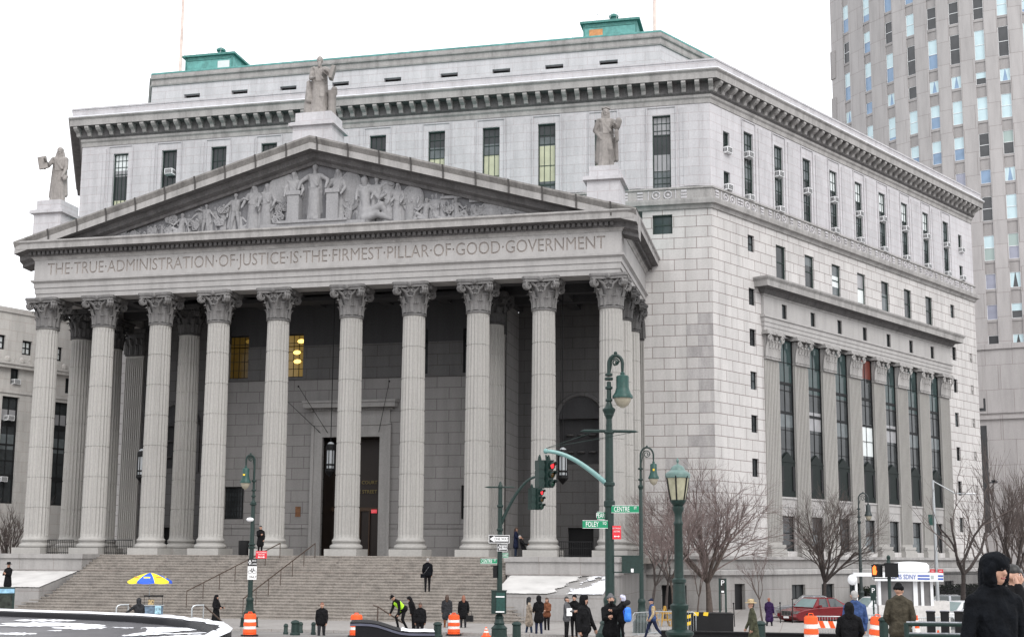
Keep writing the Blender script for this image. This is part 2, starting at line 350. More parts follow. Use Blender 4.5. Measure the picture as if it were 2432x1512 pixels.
# ---- left flank (turned away) and closing back walls
m=MB(); m.quad((A_.x,YB,-2.9),(A_.x-22.3,YB+38.6,-2.9),(A_.x-22.3,YB+38.6,34),(A_.x,YB,34))
c=RW(LR); m.quad((c.x,c.y,-2.9),(c.x-22.3,c.y+38.6,-2.9),(c.x-22.3,c.y+38.6,34),(c.x,c.y,34)); m.build('side_wall',S_low,CH,(0,0,ZB))
# ---- belt course with rosettes, front and right
path=[(A_.x-10,YB+17.32),(A_.x,YB),(XR,YB),tuple(RW(LR).xy),(RW(LR).x-10,RW(LR).y+17.3)]
m=MB(); m.sweep(path,[(-.1,25.3),(.12,25.3),(.2,25.55),(.42,25.6),(.46,25.85),(.46,25.98),(.12,26.0),(.1,26.72),(.2,26.76),(.2,26.88),(-.1,26.92)])
m.build('belt_course',S_trim,CH,(0,0,ZB))
def rosettes(m,x):
    for q in (-.42,.42): m.tube([(x+q+.27*math.cos(a*PI/6),-.13,26.37+.27*math.sin(a*PI/6)) for a in range(13)],.06,5,False); m.ball((x+q,-.13,26.37),.12,8,5,(1,.6,1))
    m.box(x-1.0,x-.93,-.15,-.05,26.05,26.7).box(x+.93,x+1.0,-.15,-.05,26.05,26.7)
    for q in (-1.55,1.55):
        for j in range(3): m.box(x+q-.2,x+q+.2,-.17,-.05,26.08+.22*j,26.22+.22*j)
for x in winx: m=MB(); rosettes(m,x); m.build('belt_rosette',S_up,CH,FL)
s_t=[4.93+4.22*i for i in range(9)]
for s in [2.1]+s_t+[42.2]: m=MB(); rosettes(m,s); m.build('belt_rosette',S_up,CH,RL,R60)
# ---- main cornice with brackets, parapet, attic
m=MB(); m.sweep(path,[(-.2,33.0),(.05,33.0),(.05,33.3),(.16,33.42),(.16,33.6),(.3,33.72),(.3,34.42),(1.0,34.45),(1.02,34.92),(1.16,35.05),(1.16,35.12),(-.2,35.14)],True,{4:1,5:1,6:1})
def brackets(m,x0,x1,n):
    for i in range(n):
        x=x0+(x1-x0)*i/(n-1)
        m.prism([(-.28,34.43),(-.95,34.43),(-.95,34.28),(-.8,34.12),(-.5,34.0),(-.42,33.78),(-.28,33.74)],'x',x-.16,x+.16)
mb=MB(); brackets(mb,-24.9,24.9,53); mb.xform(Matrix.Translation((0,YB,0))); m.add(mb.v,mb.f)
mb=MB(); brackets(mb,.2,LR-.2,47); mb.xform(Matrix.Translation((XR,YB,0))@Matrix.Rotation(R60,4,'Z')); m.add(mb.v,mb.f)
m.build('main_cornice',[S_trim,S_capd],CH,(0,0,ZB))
m=MB(); m.sweep(path,[(-.2,35.14),(1.17,35.13),(1.17,35.19),(.9,35.22),(-.2,35.2)]); m.build('snow_on_cornice',SNOW,CH,(0,0,ZB))
m=MB(); m.sweep(path,[(-.6,35.1),(.86,35.2),(.86,35.78),(.92,35.8),(.92,35.92),(-.6,35.94)]); m.build('parapet',S_up,CH,(0,0,ZB))
m=MB(); m.add([(p[0],p[1],35.5) for p in path],[tuple(range(5))]); m.build('lower_roof',COPD,CH,(0,0,ZB))
apath=[(-22.3-12,17.55+20.78),(-22.3,17.55),(20.69,17.55),(20.69+48.3*.5-2.0,17.55+48.3*.866-3.46),(20.69+48.3*.5-14,17.55+48.3*.866+17)]
at=MB(); wall(at,-22.3,20.69,35,41.2,[(x-.72,x+.72,38.86,39.2) for x in (-18.58,-14.28,-9.95,-5.4,-.94,3.79,8.08,12.35,16.65)],.5)
at.build('attic_wall',S_up,CH,(0,17.55,ZB))
m=MB(); m.box(-22,20,.45,.5,38.6,39.4); m.build('attic_vent',BLACK,CH,(0,17.55,ZB))
for pth in (apath[2:],apath[:2]): m=MB(); m.sweep(pth,[(0,35),(0,41.2),(-1,41.2),(-1,35)]); m.build('attic_side_wall',S_up,CH,(0,0,ZB))
m=MB(); m.sweep(apath,[(-.1,40.1),(.1,40.1),(.14,40.22),(.06,40.26),(.06,40.62),(.2,40.7),(.22,40.82),(.08,40.86),(.08,41.12),(-.1,41.12)]); m.build('attic_moulding',S_trim,CH,(0,0,ZB))
m=MB(); m.sweep(apath,[(-.6,41.12),(.1,41.12),(.12,41.24),(.0,41.3),(-.6,41.32)]); m.build('copper_roof_edge',COP,CH,(0,0,ZB))
m=MB(); m.add([(p[0],p[1],41.2) for p in apath],[tuple(range(5))]); m.build('main_roof',COPD,CH,(0,0,ZB))
def penthouse(x0,x1,y,z1,door,dm,lab):
    m=MB(); m.box(x0,x1,y,y+4.5,40.9,z1); p=m.build('penthouse',COP,CH,(0,0,ZB)); p['label']=lab
    MB().box(x0+.2,x1-.2,y-.05,y-.01,z1-.3,z1-.15).box(x0,x0+.12,y-.05,y-.01,41,z1).box(x1-.12,x1,y-.05,y-.01,41,z1).build('corner_strip',COPD,p)
    MB().box(door[0],door[1],y-.06,y-.02,41,z1-.5).build('penthouse_door',dm,p)
    m=MB(); xm=(x0+x1)/2; yy=y-.25; e=.25; z=z1
    m.add([(x0-e,yy,z),(x1+e,yy,z),(x1+e,y+4.75,z),(x0-e,y+4.75,z),(x0-e,yy,z+.18),(x1+e,yy,z+.18),(x1+e,y+4.75,z+.18),(x0-e,y+4.75,z+.18),(x0+1.2,y+1.6,z+.85),(x1-1.2,y+1.6,z+.85),(x1-1.2,y+2.9,z+.85),(x0+1.2,y+2.9,z+.85)],
      [(0,3,2,1),(0,1,5,4),(1,2,6,5),(2,3,7,6),(3,0,4,7),(4,5,9,8),(5,6,10,9),(6,7,11,10),(7,4,8,11),(8,9,10,11)])
    r=m.build('penthouse_roof',COPD,p); v=MB(); v.lathe([(.22,0),(.22,.45),(.4,.5),(.42,.65),(.2,.8),(.05,.85)],(xm,y+2.2,z+.85),10); v.build('roof_ventilator',COPD,p,smooth=True)
    v=MB()
    for i in range(9):
        x=x0+(x1-x0)*i/8; v.tube([(x,yy,z+.15),(x+.15,yy,z+.7)],.02,4)
    v.tube([(x0,yy,z+.65),(x1,yy,z+.72)],.02,4); v.build('roof_rail',STEEL,p)
penthouse(-21.4,-16.9,21.5,44.1,(-18.3,-17.2),B_white,'green copper penthouse with a pale door')
penthouse(14.0,18.4,21.5,44.0,(14.5,15.6),plain('weathered orange wood',(.55,.25,.1),.7,0,.3,3),'green copper penthouse with a rusty orange door')
# ---- right flank
hol=[(s-.53,s+.72,26.85,32.05) for s in s_t]+[(1.67,2.5,29.75,31.36),(1.67,2.5,27.0,28.4),(41.5,42.3,29.7,31.4),(41.5,42.3,27.0,28.4)]
m=MB(); wall(m,0,LR,25.4,33.2,hol,.26); m.build('upper_flank_wall',S_up,CH,RL,R60)
m=MB()
for s in s_t:
    for (a,b,c,d) in ((s-.85,s-.78,26.9,32.9),(s+.97,s+1.04,26.9,32.9),(s-.78,s+.97,32.83,32.9)): m.box(a,b,-.06,.02,c,d)
for a,b in zip(s_t,s_t[1:]): m.box((a+b)/2-.7,(a+b)/2+.85,-.05,.02,26.95,32.7)
m.build('window_surround',S_up,CH,RL,R60)
for i,(a,b,c,d) in enumerate(hol):
    big=d-c>4; lit=i in (3,4,5,6,7)
    window(CH,RL,R60,a,b,c,d,.22,(((.3,1 if not lit else 3),(.15,0),(.25,1),(.3,0)) if big else ((1,0),)),2 if not big else 3,(.17,.33,.5,.67,.83) if big else (.5,))
lowh=[]
sw=[(23.07,24.3),(19.1,20.35),(16.1,17.35),(12.95,14.25),(9.85,11.1),(6.7,8.0),(3.4,4.7),(.6,1.6)]
for (c,d) in sw[:6]: lowh.append((4.66,5.52,c,d))
for (c,d) in sw[:7]: lowh.append((39.1,39.95,c,d)) if d<24 or True else 0
third=[(s-.62+4.22,s+.78+4.22,21.75,24.27) for s in [4.93+4.22*i for i in range(7)]]
deco=[(42.9,43.5,c+.2,c+1.05) for (c,d) in sw[1:7]]
m=MB(); wall(m,0,LR,-2.9,25.4,lowh+third+deco+[(6.7,38.0,1.5,17.45)],.24)
m.build('lower_flank_wall',S_low,CH,RL,R60)
for i,(a,b,c,d) in enumerate(lowh): window(CH,RL,R60,a,b,c,d,.2,((1,0 if i%3 else 1),),2,((.5,.06),),FR_black,.06)
for i,(a,b,c,d) in enumerate(third): window(CH,RL,R60,a,b,c,d,.2,[((.5,0),(.5,0)),((.3,1),(.7,0)),((.35,1),(.35,3),(.3,1)),((.5,4),(.5,3)),((.4,0),(.6,1)),((1,0),),((1,0),)][i],1,((.5,.07),),FR_green,.07)
m=MB()
for (a,b,c,d) in deco: m.box(a,b,.1,.2,c,d); m.tube([(a,.08,c),(b,.08,d)],.05,4).tube([(a,.08,d),(b,.08,c)],.05,4); m.ball(((a+b)/2,.08,(c+d)/2),.16,8,5)
m.build('carved_grille',S_trim,CH,RL,R60)
# engaged order on the flank
pil=[7.45+4.2*i for i in range(8)]
m=MB()
for i in range(7):
    m=MB(); a,b=pil[i]+.95,pil[i+1]-.95
    w_=window(CH,RL,R60,a,b,5.45,17.2,.16,((.14,5),(.32,0),(.22,3),(.32,0)) if i==3 else [((.3,5),(.16,0),(.1,1),(.44,0)),((.32,5),(.12,0),(.12,4),(.44,0)),((.32,5),(.15,0),(.1,1),(.43,0))][i%3],2,((.285,.22),(.47,.2),(.33,.05),.15,.58,.7),FR_black,.1)
    if i==3: w_['label']='tall window with a brick red blind at its top'; w_.data.materials[5]=plain('brick red blind',(.12,.03,.02),.4)
    k=MB(); k.box(a+.1,b-.1,.04,.14,5.5,8.0).prism([(a+.05,8.0),(b-.05,8.0),((a+b)/2,8.75)],'y',.0,.14); k.build('window_balcony',FRB,w_)
    for q in (a+.35,b-.35): k=MB(); k.box(q-.16,q+.16,-.02,.04,5.9,7.7); k.build('balcony_panel',BLACK,w_)
    m.box(a-.02,b+.02,.04,.7,4.7,5.45); m.box(a-.02,b+.02,-.04,.7,5.3,5.42); m.box(a-.02,b+.02,.08,.7,4.05,4.7); m.box(a-.02,b+.02,.06,.7,.9,1.3)
    window(CH,RL,R60,a+.2,b-.2,1.3,4.05,.3,((.45,0),(.55,1 if i%2 else 0)),1,((.45,.08),),FR_black,.08)
    m.box(a-.02,a+.2,.1,.7,1.3,4.05); m.box(b-.2,b+.02,.1,.7,1.3,4.05)
    m.build('window_spandrel',S_plain,CH,RL,R60)
pb=MB()
def flute_pilaster(m,x,w_,z0,z1,y0,y1):
    n=9; m.box(x-w_/2,x+w_/2,y0+.07,y1,z0,z1); fw=w_/(n*1.6)
    for i in range(n+1): q=x-w_/2+w_*i/n; q=min(max(q,x-w_/2+fw*.3),x+w_/2-fw*.3); m.box(q-fw*.3,q+fw*.3,y0,y0+.08,z0+.25,z1-.15)
flute_pilaster(pb,0,1.9,1.95,15.4,-.12,.7)
pme=pb.mesh('pilaster',S_col)
b2=MB(); b2.box(-1.1,1.1,-.4,.7,1.1,1.45).box(-1.06,1.06,-.36,.7,1.45,1.62).box(-.98,.98,-.27,.7,1.62,1.74).box(-1.02,1.02,-.32,.7,1.74,1.95); bme=b2.mesh('pilaster_base',S_col)
def leaf(m,ang,r0,z0,z1,w_,out,flat=None):
    "acanthus leaf: tapered strip hugging the bell and curling out at its tip"
    rows=[]; n=6
    for i in range(n+1):
        t=i/n; z=z0+(z1-z0)*min(1,t*1.15)-(.12 if t>.95 else 0)*(z1-z0); o=r0+.05+out*t**3; ww=w_*(1-.35*t*t)*(.55 if t>.97 else 1)
        for j,q in enumerate((-1,-.5,0,.5,1)):
            bul=(.05 if q==0 else .0 if abs(q)<.8 else -.05); 
            if flat is None:
                a=ang+q*ww/2/max(r0,.1); rows.append(((o+bul)*math.cos(a),(o+bul)*math.sin(a),z+(.04 if (i+j)%2 else 0)))
            else: rows.append((ang+q*ww/2,flat-(o-r0)-bul,z+(.04 if (i+j)%2 else 0)))
    fs=[(i*5+j,i*5+j+1,i*5+j+6,i*5+j+5) for i in range(n) for j in range(4)]; m.add(rows,fs)
def spiral(m,c,ax,r,th,sgn,n=14):
    pts=[]; 
    for i in range(n): 
        a=sgn*(i/n*3.4*PI)+PI/2; rr=r*(1-.8*i/n); pts.append((c[0]+ax[0]*math.cos(a)*rr,c[1]+ax[1]*math.cos(a)*rr,c[2]+math.sin(a)*rr))
    m.tube(pts,[th*(1-.4*i/n) for i in range(n)],5)
pc=MB(); pc.box(-.95,.95,-.2,.7,15.4,17.1).box(-1.22,1.22,-.55,.7,17.15,17.3).box(-1.14,1.14,-.48,.7,17.3,17.45)
pc.box(-.99,.99,-.26,.7,15.36,15.48)
for x in (-.62,-.2,.22,.64): leaf(pc,x,.0,15.48,16.25,.42,.2,-.2)
for x in (-.85,-.42,0,.42,.85): leaf(pc,x,.0,15.5,16.75,.4,.3,-.22)
for sg in (-1,1): spiral(pc,(sg*.92,-.5,16.9),(1,0),.25,.07,sg); spiral(pc,(sg*.3,-.35,16.95),(1,0),.14,.05,-sg)
pc.ball((0,-.52,17.25),.14,8,5)
cme=pc.mesh('pilaster_capital',S_trim)
for s in pil:
    p=RW(s); o=link('pilaster',pme,CH,(p.x,p.y,ZB),R60); link('pilaster_base',bme,o); link('pilaster_capital',cme,o)
ep=[tuple(RW(6.3,-.6).xy),tuple(RW(6.3,.22).xy),tuple(RW(37.85+.25,.22).xy),tuple(RW(38.1,-.6).xy)]
m=MB(); m.sweep(ep,[(-.5,17.45),(0,17.45),(0,17.75),(.05,17.76),(.05,18.06),(.1,18.07),(.1,18.36),(.2,18.42),(.2,18.56),(.02,18.58),(-.5,18.58)]); m.build('flank_architrave',S_plain,CH,(0,0,ZB))
slits=[s+2.1-.42 for s in pil[:7]]
m=MB(); wall(m,6.3,38.1,18.58,20.05,[(s-.3,s+.42,18.62,19.72) for s in slits],.22); o=m.build('flank_frieze',S_plain,CH,tuple(RW(0,.22,ZB)),R60)
m=MB(); m.quad((6.3,0,18.58),(6.3,.82,18.58),(6.3,.82,20.05),(6.3,0,20.05)); m.build('frieze_end',S_plain,o)
for s in slits: window(CH,tuple(RW(0,.22,ZB)),R60,s-.3,s+.42,18.62,19.72,.18,((1,0),),1,(),FR_black,.05)
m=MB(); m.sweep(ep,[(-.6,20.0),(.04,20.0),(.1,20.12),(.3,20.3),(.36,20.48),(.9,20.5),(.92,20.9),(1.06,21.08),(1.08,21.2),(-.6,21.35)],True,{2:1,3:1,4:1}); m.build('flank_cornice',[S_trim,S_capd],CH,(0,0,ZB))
# base courses and basement
bpath=[(20.0,YB),(XR,YB),tuple(RW(LR).xy),(RW(LR).x-10,RW(LR).y+17.3)]
m=MB(); m.sweep(bpath,[(-.05,.85),(.3,.85),(.5,.9),(.5,1.1),(-.05,1.12)]); m.sweep(bpath,[(-.05,-.15),(.52,-.15),(.52,.14),(.4,.22),(-.05,.25)]); m.build('base_course',S_trim,CH,(0,0,ZB))
m=MB(); m.sweep(bpath,[(-.05,.25),(.28,.25),(.28,.85),(-.05,.85)]); m.build('plinth_wall',S_base,CH,(0,0,ZB))
bh=[(s,s+1.9,-1.95,-.9) for s in (9.1,13.4,17.7,22.0,26.2,30.4,34.6)]
m=MB(); wall(m,0,LR,-2.9,-.15,bh+[(1.6,2.9,-2.9,-.75)],.3); m.build('basement_wall',S_base,CH,tuple(RW(0,.32,ZB)),R60)
for (a,b,c,d) in bh: window(CH,tuple(RW(0,.32,ZB)),R60,a,b,c,d,.25,((1,0),),2,(),FR_black,.06,'basement_window')
MB().quad((1.6,.25,-2.9),(2.9,.25,-2.9),(2.9,.25,-.75),(1.6,.25,-.75)).build('basement_door',BLACK,CH,tuple(RW(0,.32,ZB)),R60)
m=MB(); m.quad((20.0,0,-2.9),(21.0,0,-2.9),(21.0,0,-.15),(20,0,-.15)); m.quad((22.7,0,-2.9),(25.0,0,-2.9),(25.0,0,-.15),(22.7,0,-.15)); m.quad((21,0,-.85),(22.7,0,-.85),(22.7,0,-.15),(21,0,-.15)); m.build('basement_wall',S_base,CH,(0,YB-.3,ZB))
# ============================================================ portico
FZ=.98
def fluted(n=20,z0=2.0,z1=16.02,r0=.785,r1=.70):
    m=MB(); seg=6; tot=n*seg; rings=[]
    zs=[z0,z0+.12,z0+.3]; jt=[z0+(z1-z0)*k/7 for k in range(1,7)]
    for j in jt: zs+=[j-.045,j-.035,j+.035,j+.045]
    zs+=[z1-.3,z1-.12,z1]
    vs=[]
    for z in zs:
        t=(z-z0)/(z1-z0); r=r0+(r1-r0)*(t**1.7); inj=any(abs(z-j)<.04 for j in jt); dep=.075
        if z<z0+.2: r+=.05*(1-(z-z0)/.2)**2; dep=0 if z<z0+.05 else .02
        if z>z1-.2: dep=0 if z>z1-.05 else .03
        if inj: r-=.03
        for k in range(tot):
            ph=(k%seg)/seg; d=dep*math.sin(PI*min(1,max(0,(ph-.12)/.76)))**.7 if .12<ph<.88 else 0
            a=2*PI*k/tot; vs.append(((r-d)*math.cos(a),(r-d)*math.sin(a),z))
    fs=[(i*tot+k,i*tot+(k+1)%tot,(i+1)*tot+(k+1)%tot,(i+1)*tot+k) for i in range(len(zs)-1) for k in range(tot)]
    m.add(vs,fs); return m.mesh('column',S_col,False)
colme=fluted()
m=MB(); m.box(-1.06,1.06,-1.06,1.06,FZ,1.4)
def torus(m,r,z,th): m.lathe([(r-.3,z-th)]+[(r+th*.75*math.cos(a),z+th*math.sin(a)) for a in [R(-90+30*i) for i in range(7)]]+[(r-.3,z+th)],(0,0,0),32)
torus(m,.93,1.53,.13); m.lathe([(.6,1.66),(.92,1.66),(.92,1.69),(.85,1.73),(.85,1.77),(.9,1.8),(.9,1.82),(.6,1.82)],(0,0,0),32); torus(m,.84,1.91,.09)
basme=m.mesh('column_base',S_col,True)
def capital():
    m=MB(); z0,z1=16.02,18.09
    m.lathe([(.6,z0),(.76,z0),(.79,z0+.05),(.76,z0+.1),(.66,z0+.12),(.68,z0+.9),(.76,z0+1.35),(.92,z0+1.68),(.5,z0+1.68)],(0,0,0),32)
    for k in range(8): leaf(m,2*PI*k/8+PI/8,.68,z0+.12,z0+.78,.46,.2)
    for k in range(8): leaf(m,2*PI*k/8,.70,z0+.15,z0+1.22,.46,.34)
    ab=[]           # abacus with hollow sides
    for k in range(4):
        a=PI/4+k*PI/2
        for t in (-.1,.1): ab.append((1.5*math.cos(a+t*.75),1.5*math.sin(a+t*.75)))
        for t in (.5,): ab.append((.98*math.cos(a+PI/4),.98*math.sin(a+PI/4)))
    m.prism(ab,'z',z1-.34,z1-.17); m.prism([(x*1.05,y*1.05) for x,y in ab],'z',z1-.17,z1-.003)
    for k in range(4):
        a=PI/4+k*PI/2; c=(1.22*math.cos(a),1.22*math.sin(a),z1-.55)
        for sg in (-1,1):
            b=a+sg*PI/4.6; ax=(math.cos(b),math.sin(b))
            pts=[(.72*math.cos(a+sg*.62),.72*math.sin(a+sg*.62),z0+.95),(.9*math.cos(a+sg*.45),.9*math.sin(a+sg*.45),z0+1.45),(1.1*math.cos(a+sg*.2),1.1*math.sin(a+sg*.2),z1-.36)]
            m.tube(pts,[.07,.09,.08],5)
        d=(math.cos(a),math.sin(a)); spiral(m,c,d,.27,.09,-1); spiral(m,(c[0]-d[1]*.13,c[1]+d[0]*.13,c[2]),d,.24,.09,-1); spiral(m,(c[0]+d[1]*.13,c[1]-d[0]*.13,c[2]),d,.24,.09,-1)
        e=k*PI/2; m.ball((1.03*math.cos(e),1.03*math.sin(e),z1-.17),.17,8,5)
        for sg in (-1,1): cc=(.9*math.cos(e+sg*.22),.9*math.sin(e+sg*.22),z1-.52); spiral(m,cc,(-math.sin(e),math.cos(e)),.15,.05,sg)
    return m.mesh('column_capital',S_cap,True)
capme=capital()
soot=capme.copy(); soot.materials[0]=stone('soot and shade dark capital',(.085,.083,.083),var=.2,streak=.4)  # inner capitals: darker copy, soot and portico shade in one colour
def column(x,y,cm=None,lab=None):
    o=link('column',colme,CH,(x,y,ZB)); link('column_base',basme,o); link('column_capital',cm or capme,o); o.rotation_euler=(0,0,0)
    if lab: o['label']=lab
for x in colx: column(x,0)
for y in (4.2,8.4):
    for sg in (-1,1): column(sg*colx[-1],y,soot)  # capital colour holds soot and painted portico shade
for sg in (-1,1): column(sg*10.9,4.1,soot)  # capital colour holds soot and painted portico shade
# wall pilasters behind
pb=MB(); flute_pilaster(pb,0,1.5,FZ+.9,16.02,-.18,.3); pb.box(-.9,.9,-.3,.3,FZ,FZ+.6).box(-.84,.84,-.25,.3,FZ+.6,FZ+.9)
pq=MB(); pq.box(-.78,.78,-.22,.3,16.02,17.75).box(-1.0,1.0,-.5,.3,17.75,18.09)
for x in (-.55,-.18,.18,.55): leaf(pq,x,0,16.1,16.9,.4,.2,-.2)
for x in (-.7,-.3,.3,.7): leaf(pq,x,0,16.1,17.4,.4,.3,-.22)
m1=pb.mesh('wall_pilaster',S_col); m2=pq.mesh('pilaster_capital',soot.materials[0])  # pilaster capitals: same colour, soot and painted portico shade
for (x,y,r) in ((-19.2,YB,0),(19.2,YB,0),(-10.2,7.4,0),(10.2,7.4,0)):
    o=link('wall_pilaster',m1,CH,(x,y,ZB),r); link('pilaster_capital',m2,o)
# portico walls
ph=[(sg*x-.83,sg*x+.83,13.46,16.57) for x in (4.6,8.78) for sg in (-1,1)]+[(sg*8.78-.85,sg*8.78+.85,3.48,5.76) for sg in (-1,1)]+[(-2.1,2.1,FZ,9.15)]
m=MB(); wall(m,-10.95,10.95,13.3,15.7,[(a,b,c,15.7) for a,b,c,d in ph if d>15],.35); m.box(-10.96,10.96,-.06,.02,13.22,13.34); m.build('shaded_upper_courses',stone('smoke and shade dark ashlar',(.12,.118,.119),1.75,.78,.55,.02,.08,.2,jc=(.08,.075,.07)),CH,(0,7.4,ZB))  # darker copy of the wall stone: smoke stain plus painted interior shade
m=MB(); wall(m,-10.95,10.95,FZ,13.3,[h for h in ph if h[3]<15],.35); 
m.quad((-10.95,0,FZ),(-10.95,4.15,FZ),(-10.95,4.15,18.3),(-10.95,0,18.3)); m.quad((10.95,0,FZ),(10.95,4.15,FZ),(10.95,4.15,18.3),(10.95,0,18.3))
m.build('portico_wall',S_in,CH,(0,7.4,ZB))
m=MB(); wall(m,-11,11,15.7,18.6,[(a,b,15.7,d) for a,b,c,d in ph if d>15],.35); m.build('upper_portico_wall',S_sootshade,CH,(0,7.4,ZB))
WARM=plain('lit office behind glass',(.10,.07,.02),.2,0,.2,1.5,emit=(.9,.55,.1),es=.12)
GLOBE=plain('lit ceiling lamp bowl',(.9,.7,.3),.4,emit=(1,.68,.16),es=1.8)
for (a,b,c,d) in ph[:4]:
    lit=(a<0); w_=window(CH,(0,7.4,ZB),0,a,b,c,d,.3,((1,0 if not lit else 5),),4,(.2,.4,.6,.8),FR_black,.08)
    if lit:
        br=a>-6; w_.data.materials[5]=WARM if br else plain('dim office behind glass',(.05,.035,.012),.2,0,.3,1.5,emit=(.7,.4,.06),es=.035); w_['label']='window lit warm yellow inside' if br else 'window dimly lit inside'
        for (qx,qz) in (((.3,-.5),(.0,-1.3),(.05,-1.95)) if br else ((.5,-.4),)):
            g=MB(); g.ball(((a+b)/2+.25+qx,.24,d+qz),.26,10,6,(1.1,.25,.6)); g.build('ceiling_lamp',GLOBE if br else WARM,w_)
for (a,b,c,d) in ph[4:6]: window(CH,(0,7.4,ZB),0,a,b,c,d,.3,((1,0),),8,(.15,.3,.45,.6,.75,.9),FR_black,.08)
# moulded base line and side bays
for a,b in ((-10.96,-2.9),(2.9,10.96)): MB().box(a,b,-.06,.02,2.85,3.2).build('wall_band',S_in,CH,(0,7.4,ZB))
sbL=[(-19.9,-10.95),(10.95,19.9)]
for (a,b) in sbL:
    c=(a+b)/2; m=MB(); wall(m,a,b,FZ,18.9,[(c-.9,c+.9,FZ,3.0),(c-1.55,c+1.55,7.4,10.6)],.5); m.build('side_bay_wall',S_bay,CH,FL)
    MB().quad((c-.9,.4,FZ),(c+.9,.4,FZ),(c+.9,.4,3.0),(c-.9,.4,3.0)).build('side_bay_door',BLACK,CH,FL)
    g=MB(); pts=[(c-1.55,7.4)]+[(c+1.55*math.cos(PI-PI*i/10),10.6+1.55*math.sin(PI-PI*i/10)) for i in range(11)]+[(c+1.55,7.4)]
    MB().quad((c-1.55,.45,7.4),(c+1.55,.45,7.4),(c+1.55,.45,10.6),(c-1.55,.45,10.6)).add([(x,-.03,z) for x,z in pts[1:-1]],[tuple(range(11))]).build('arched_window',S_sootshade,CH,FL)
    for i in range(11):
        t=PI-PI*i/10
    g.tube([(c+1.7*math.cos(PI-PI*i/12),-.06,10.6+1.7*math.sin(PI-PI*i/12)) for i in range(13)],.16,6); 
    for sg in (-1,1): g.box(c+sg*1.7-.16,c+sg*1.7+.16,-.12,.02,7.1,10.6)
    for q in (-.8,0,.8):
        for z in (8.2,9.4,10.6): g.lathe([(.22,0),(.3,.06),(.22,.12)],(c+q,.35,z),8)
    g.build('arch_moulding',S_bay,CH,FL)
S_ds=stone('door surround granite',(.33,.322,.315),var=.07,streak=.2)
# doorway
m=MB(); 
for sg in (-1,1): m.box(min(sg*2.1,sg*2.85),max(sg*2.1,sg*2.85),-.16,.0,FZ,9.15); m.box(min(sg*2.7,sg*2.92),max(sg*2.7,sg*2.92),-.24,-.158,FZ,10.0)
m.box(-2.85,2.85,-.16,0,9.15,9.95).box(-2.92,2.92,-.24,0,9.953,10.1).box(-2.8,2.8,-.12,0,10.1,11.0)
for i in range(30): m.box(-2.9+i*.2,-2.78+i*.2,-.3,-.12,11.0,11.12)
m.box(-3.0,3.0,-.2,0,11.0,11.16).box(-3.35,3.35,-.75,0,11.16,11.5).box(-3.42,3.42,-.85,0,11.5,11.65)
m.build('door_surround',S_ds,CH,(0,7.4,ZB))
m=MB(); m.box(-2.15,-2.1,.2,2.2,FZ,9.15).box(2.1,2.15,.2,2.2,FZ,9.15).quad((-2.1,2.2,FZ),(2.1,2.2,FZ),(2.1,2.2,9.15),(-2.1,2.2,9.15)).quad((-2.1,.2,9.14),(2.1,.2,9.14),(2.1,2.2,9.14),(-2.1,2.2,9.14))
dr=m.build('entrance_door',plain('dark bronze door',(.02,.013,.01),.35,.3),CH,(0,7.4,ZB))
m=MB(); 
for x in (-1.4,-.7,0,.7,1.4): m.box(x-.04,x+.04,2.05,2.18,FZ,4.1)
m.box(-2.1,2.1,2.0,2.18,4.1,4.35).build('door_mullion',plain('brown bronze',(.06,.035,.02),.4,.4),dr)
GOLD=plain('gilt letters',(.22,.17,.05),.5,.2)
lettering('SUPREME COURT',.34,GOLD,dr,(-.05,1.98,6.1)); lettering('60 CENTRE STREET',.34,GOLD,dr,(-.18,1.98,5.45))
ex=MB().box(.95,1.35,1.7,1.8,3.95,4.2).build('exit_sign',plain('lit red exit sign',(.5,.02,.03),.4,emit=(.8,.06,.08),es=.5),dr); lettering('EXIT',.2,plain('pale sign letters',(.8,.4,.4),.4),ex,(1.15,1.69,4.075))
MB().box(-4.0,-3.62,-.05,.0,3.65,4.35).build('wall_plaque',plain('bronze plaque',(.16,.075,.035),.4,.4,.4,6),CH,(0,7.4,ZB))
MB().box(3.9,4.15,-.06,.0,2.1,2.5).build('wall_box',plain('grey box',(.12,.12,.12),.5),CH,(0,7.4,ZB))
for (a,b) in (((-1.7,7.3,9.4),(-2.9,4.6,12.4)),((-2.2,7.3,9.4),(-4.9,4.9,12.4)),((2.0,7.3,9.4),(3.6,4.6,12.6))):
    m=MB(); m.tube([a,b],[.022,.016],6); m.ball(b,.07,8,6); m.build('wall_flagpole',BLACK,CH,(0,0,ZB))
# ceiling and inner beams
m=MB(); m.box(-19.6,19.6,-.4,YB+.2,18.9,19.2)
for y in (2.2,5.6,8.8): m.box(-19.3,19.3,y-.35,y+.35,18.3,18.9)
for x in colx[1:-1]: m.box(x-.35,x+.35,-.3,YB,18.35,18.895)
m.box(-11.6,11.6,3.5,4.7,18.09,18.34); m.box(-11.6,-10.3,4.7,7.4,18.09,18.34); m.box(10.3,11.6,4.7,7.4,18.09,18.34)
m.build('portico_ceiling',S_sootshade,CH,(0,0,ZB))
m=MB(); m.box(-20.6,20.6,-1.7,YB,.6,FZ); m.build('portico_floor',S_step,CH,(0,0,ZB))
for a in (-20.0,19.75): MB().box(a,a+.25,-1.4,YB,-2.9,.6).build('podium_wall',S_base,CH,(0,0,ZB))
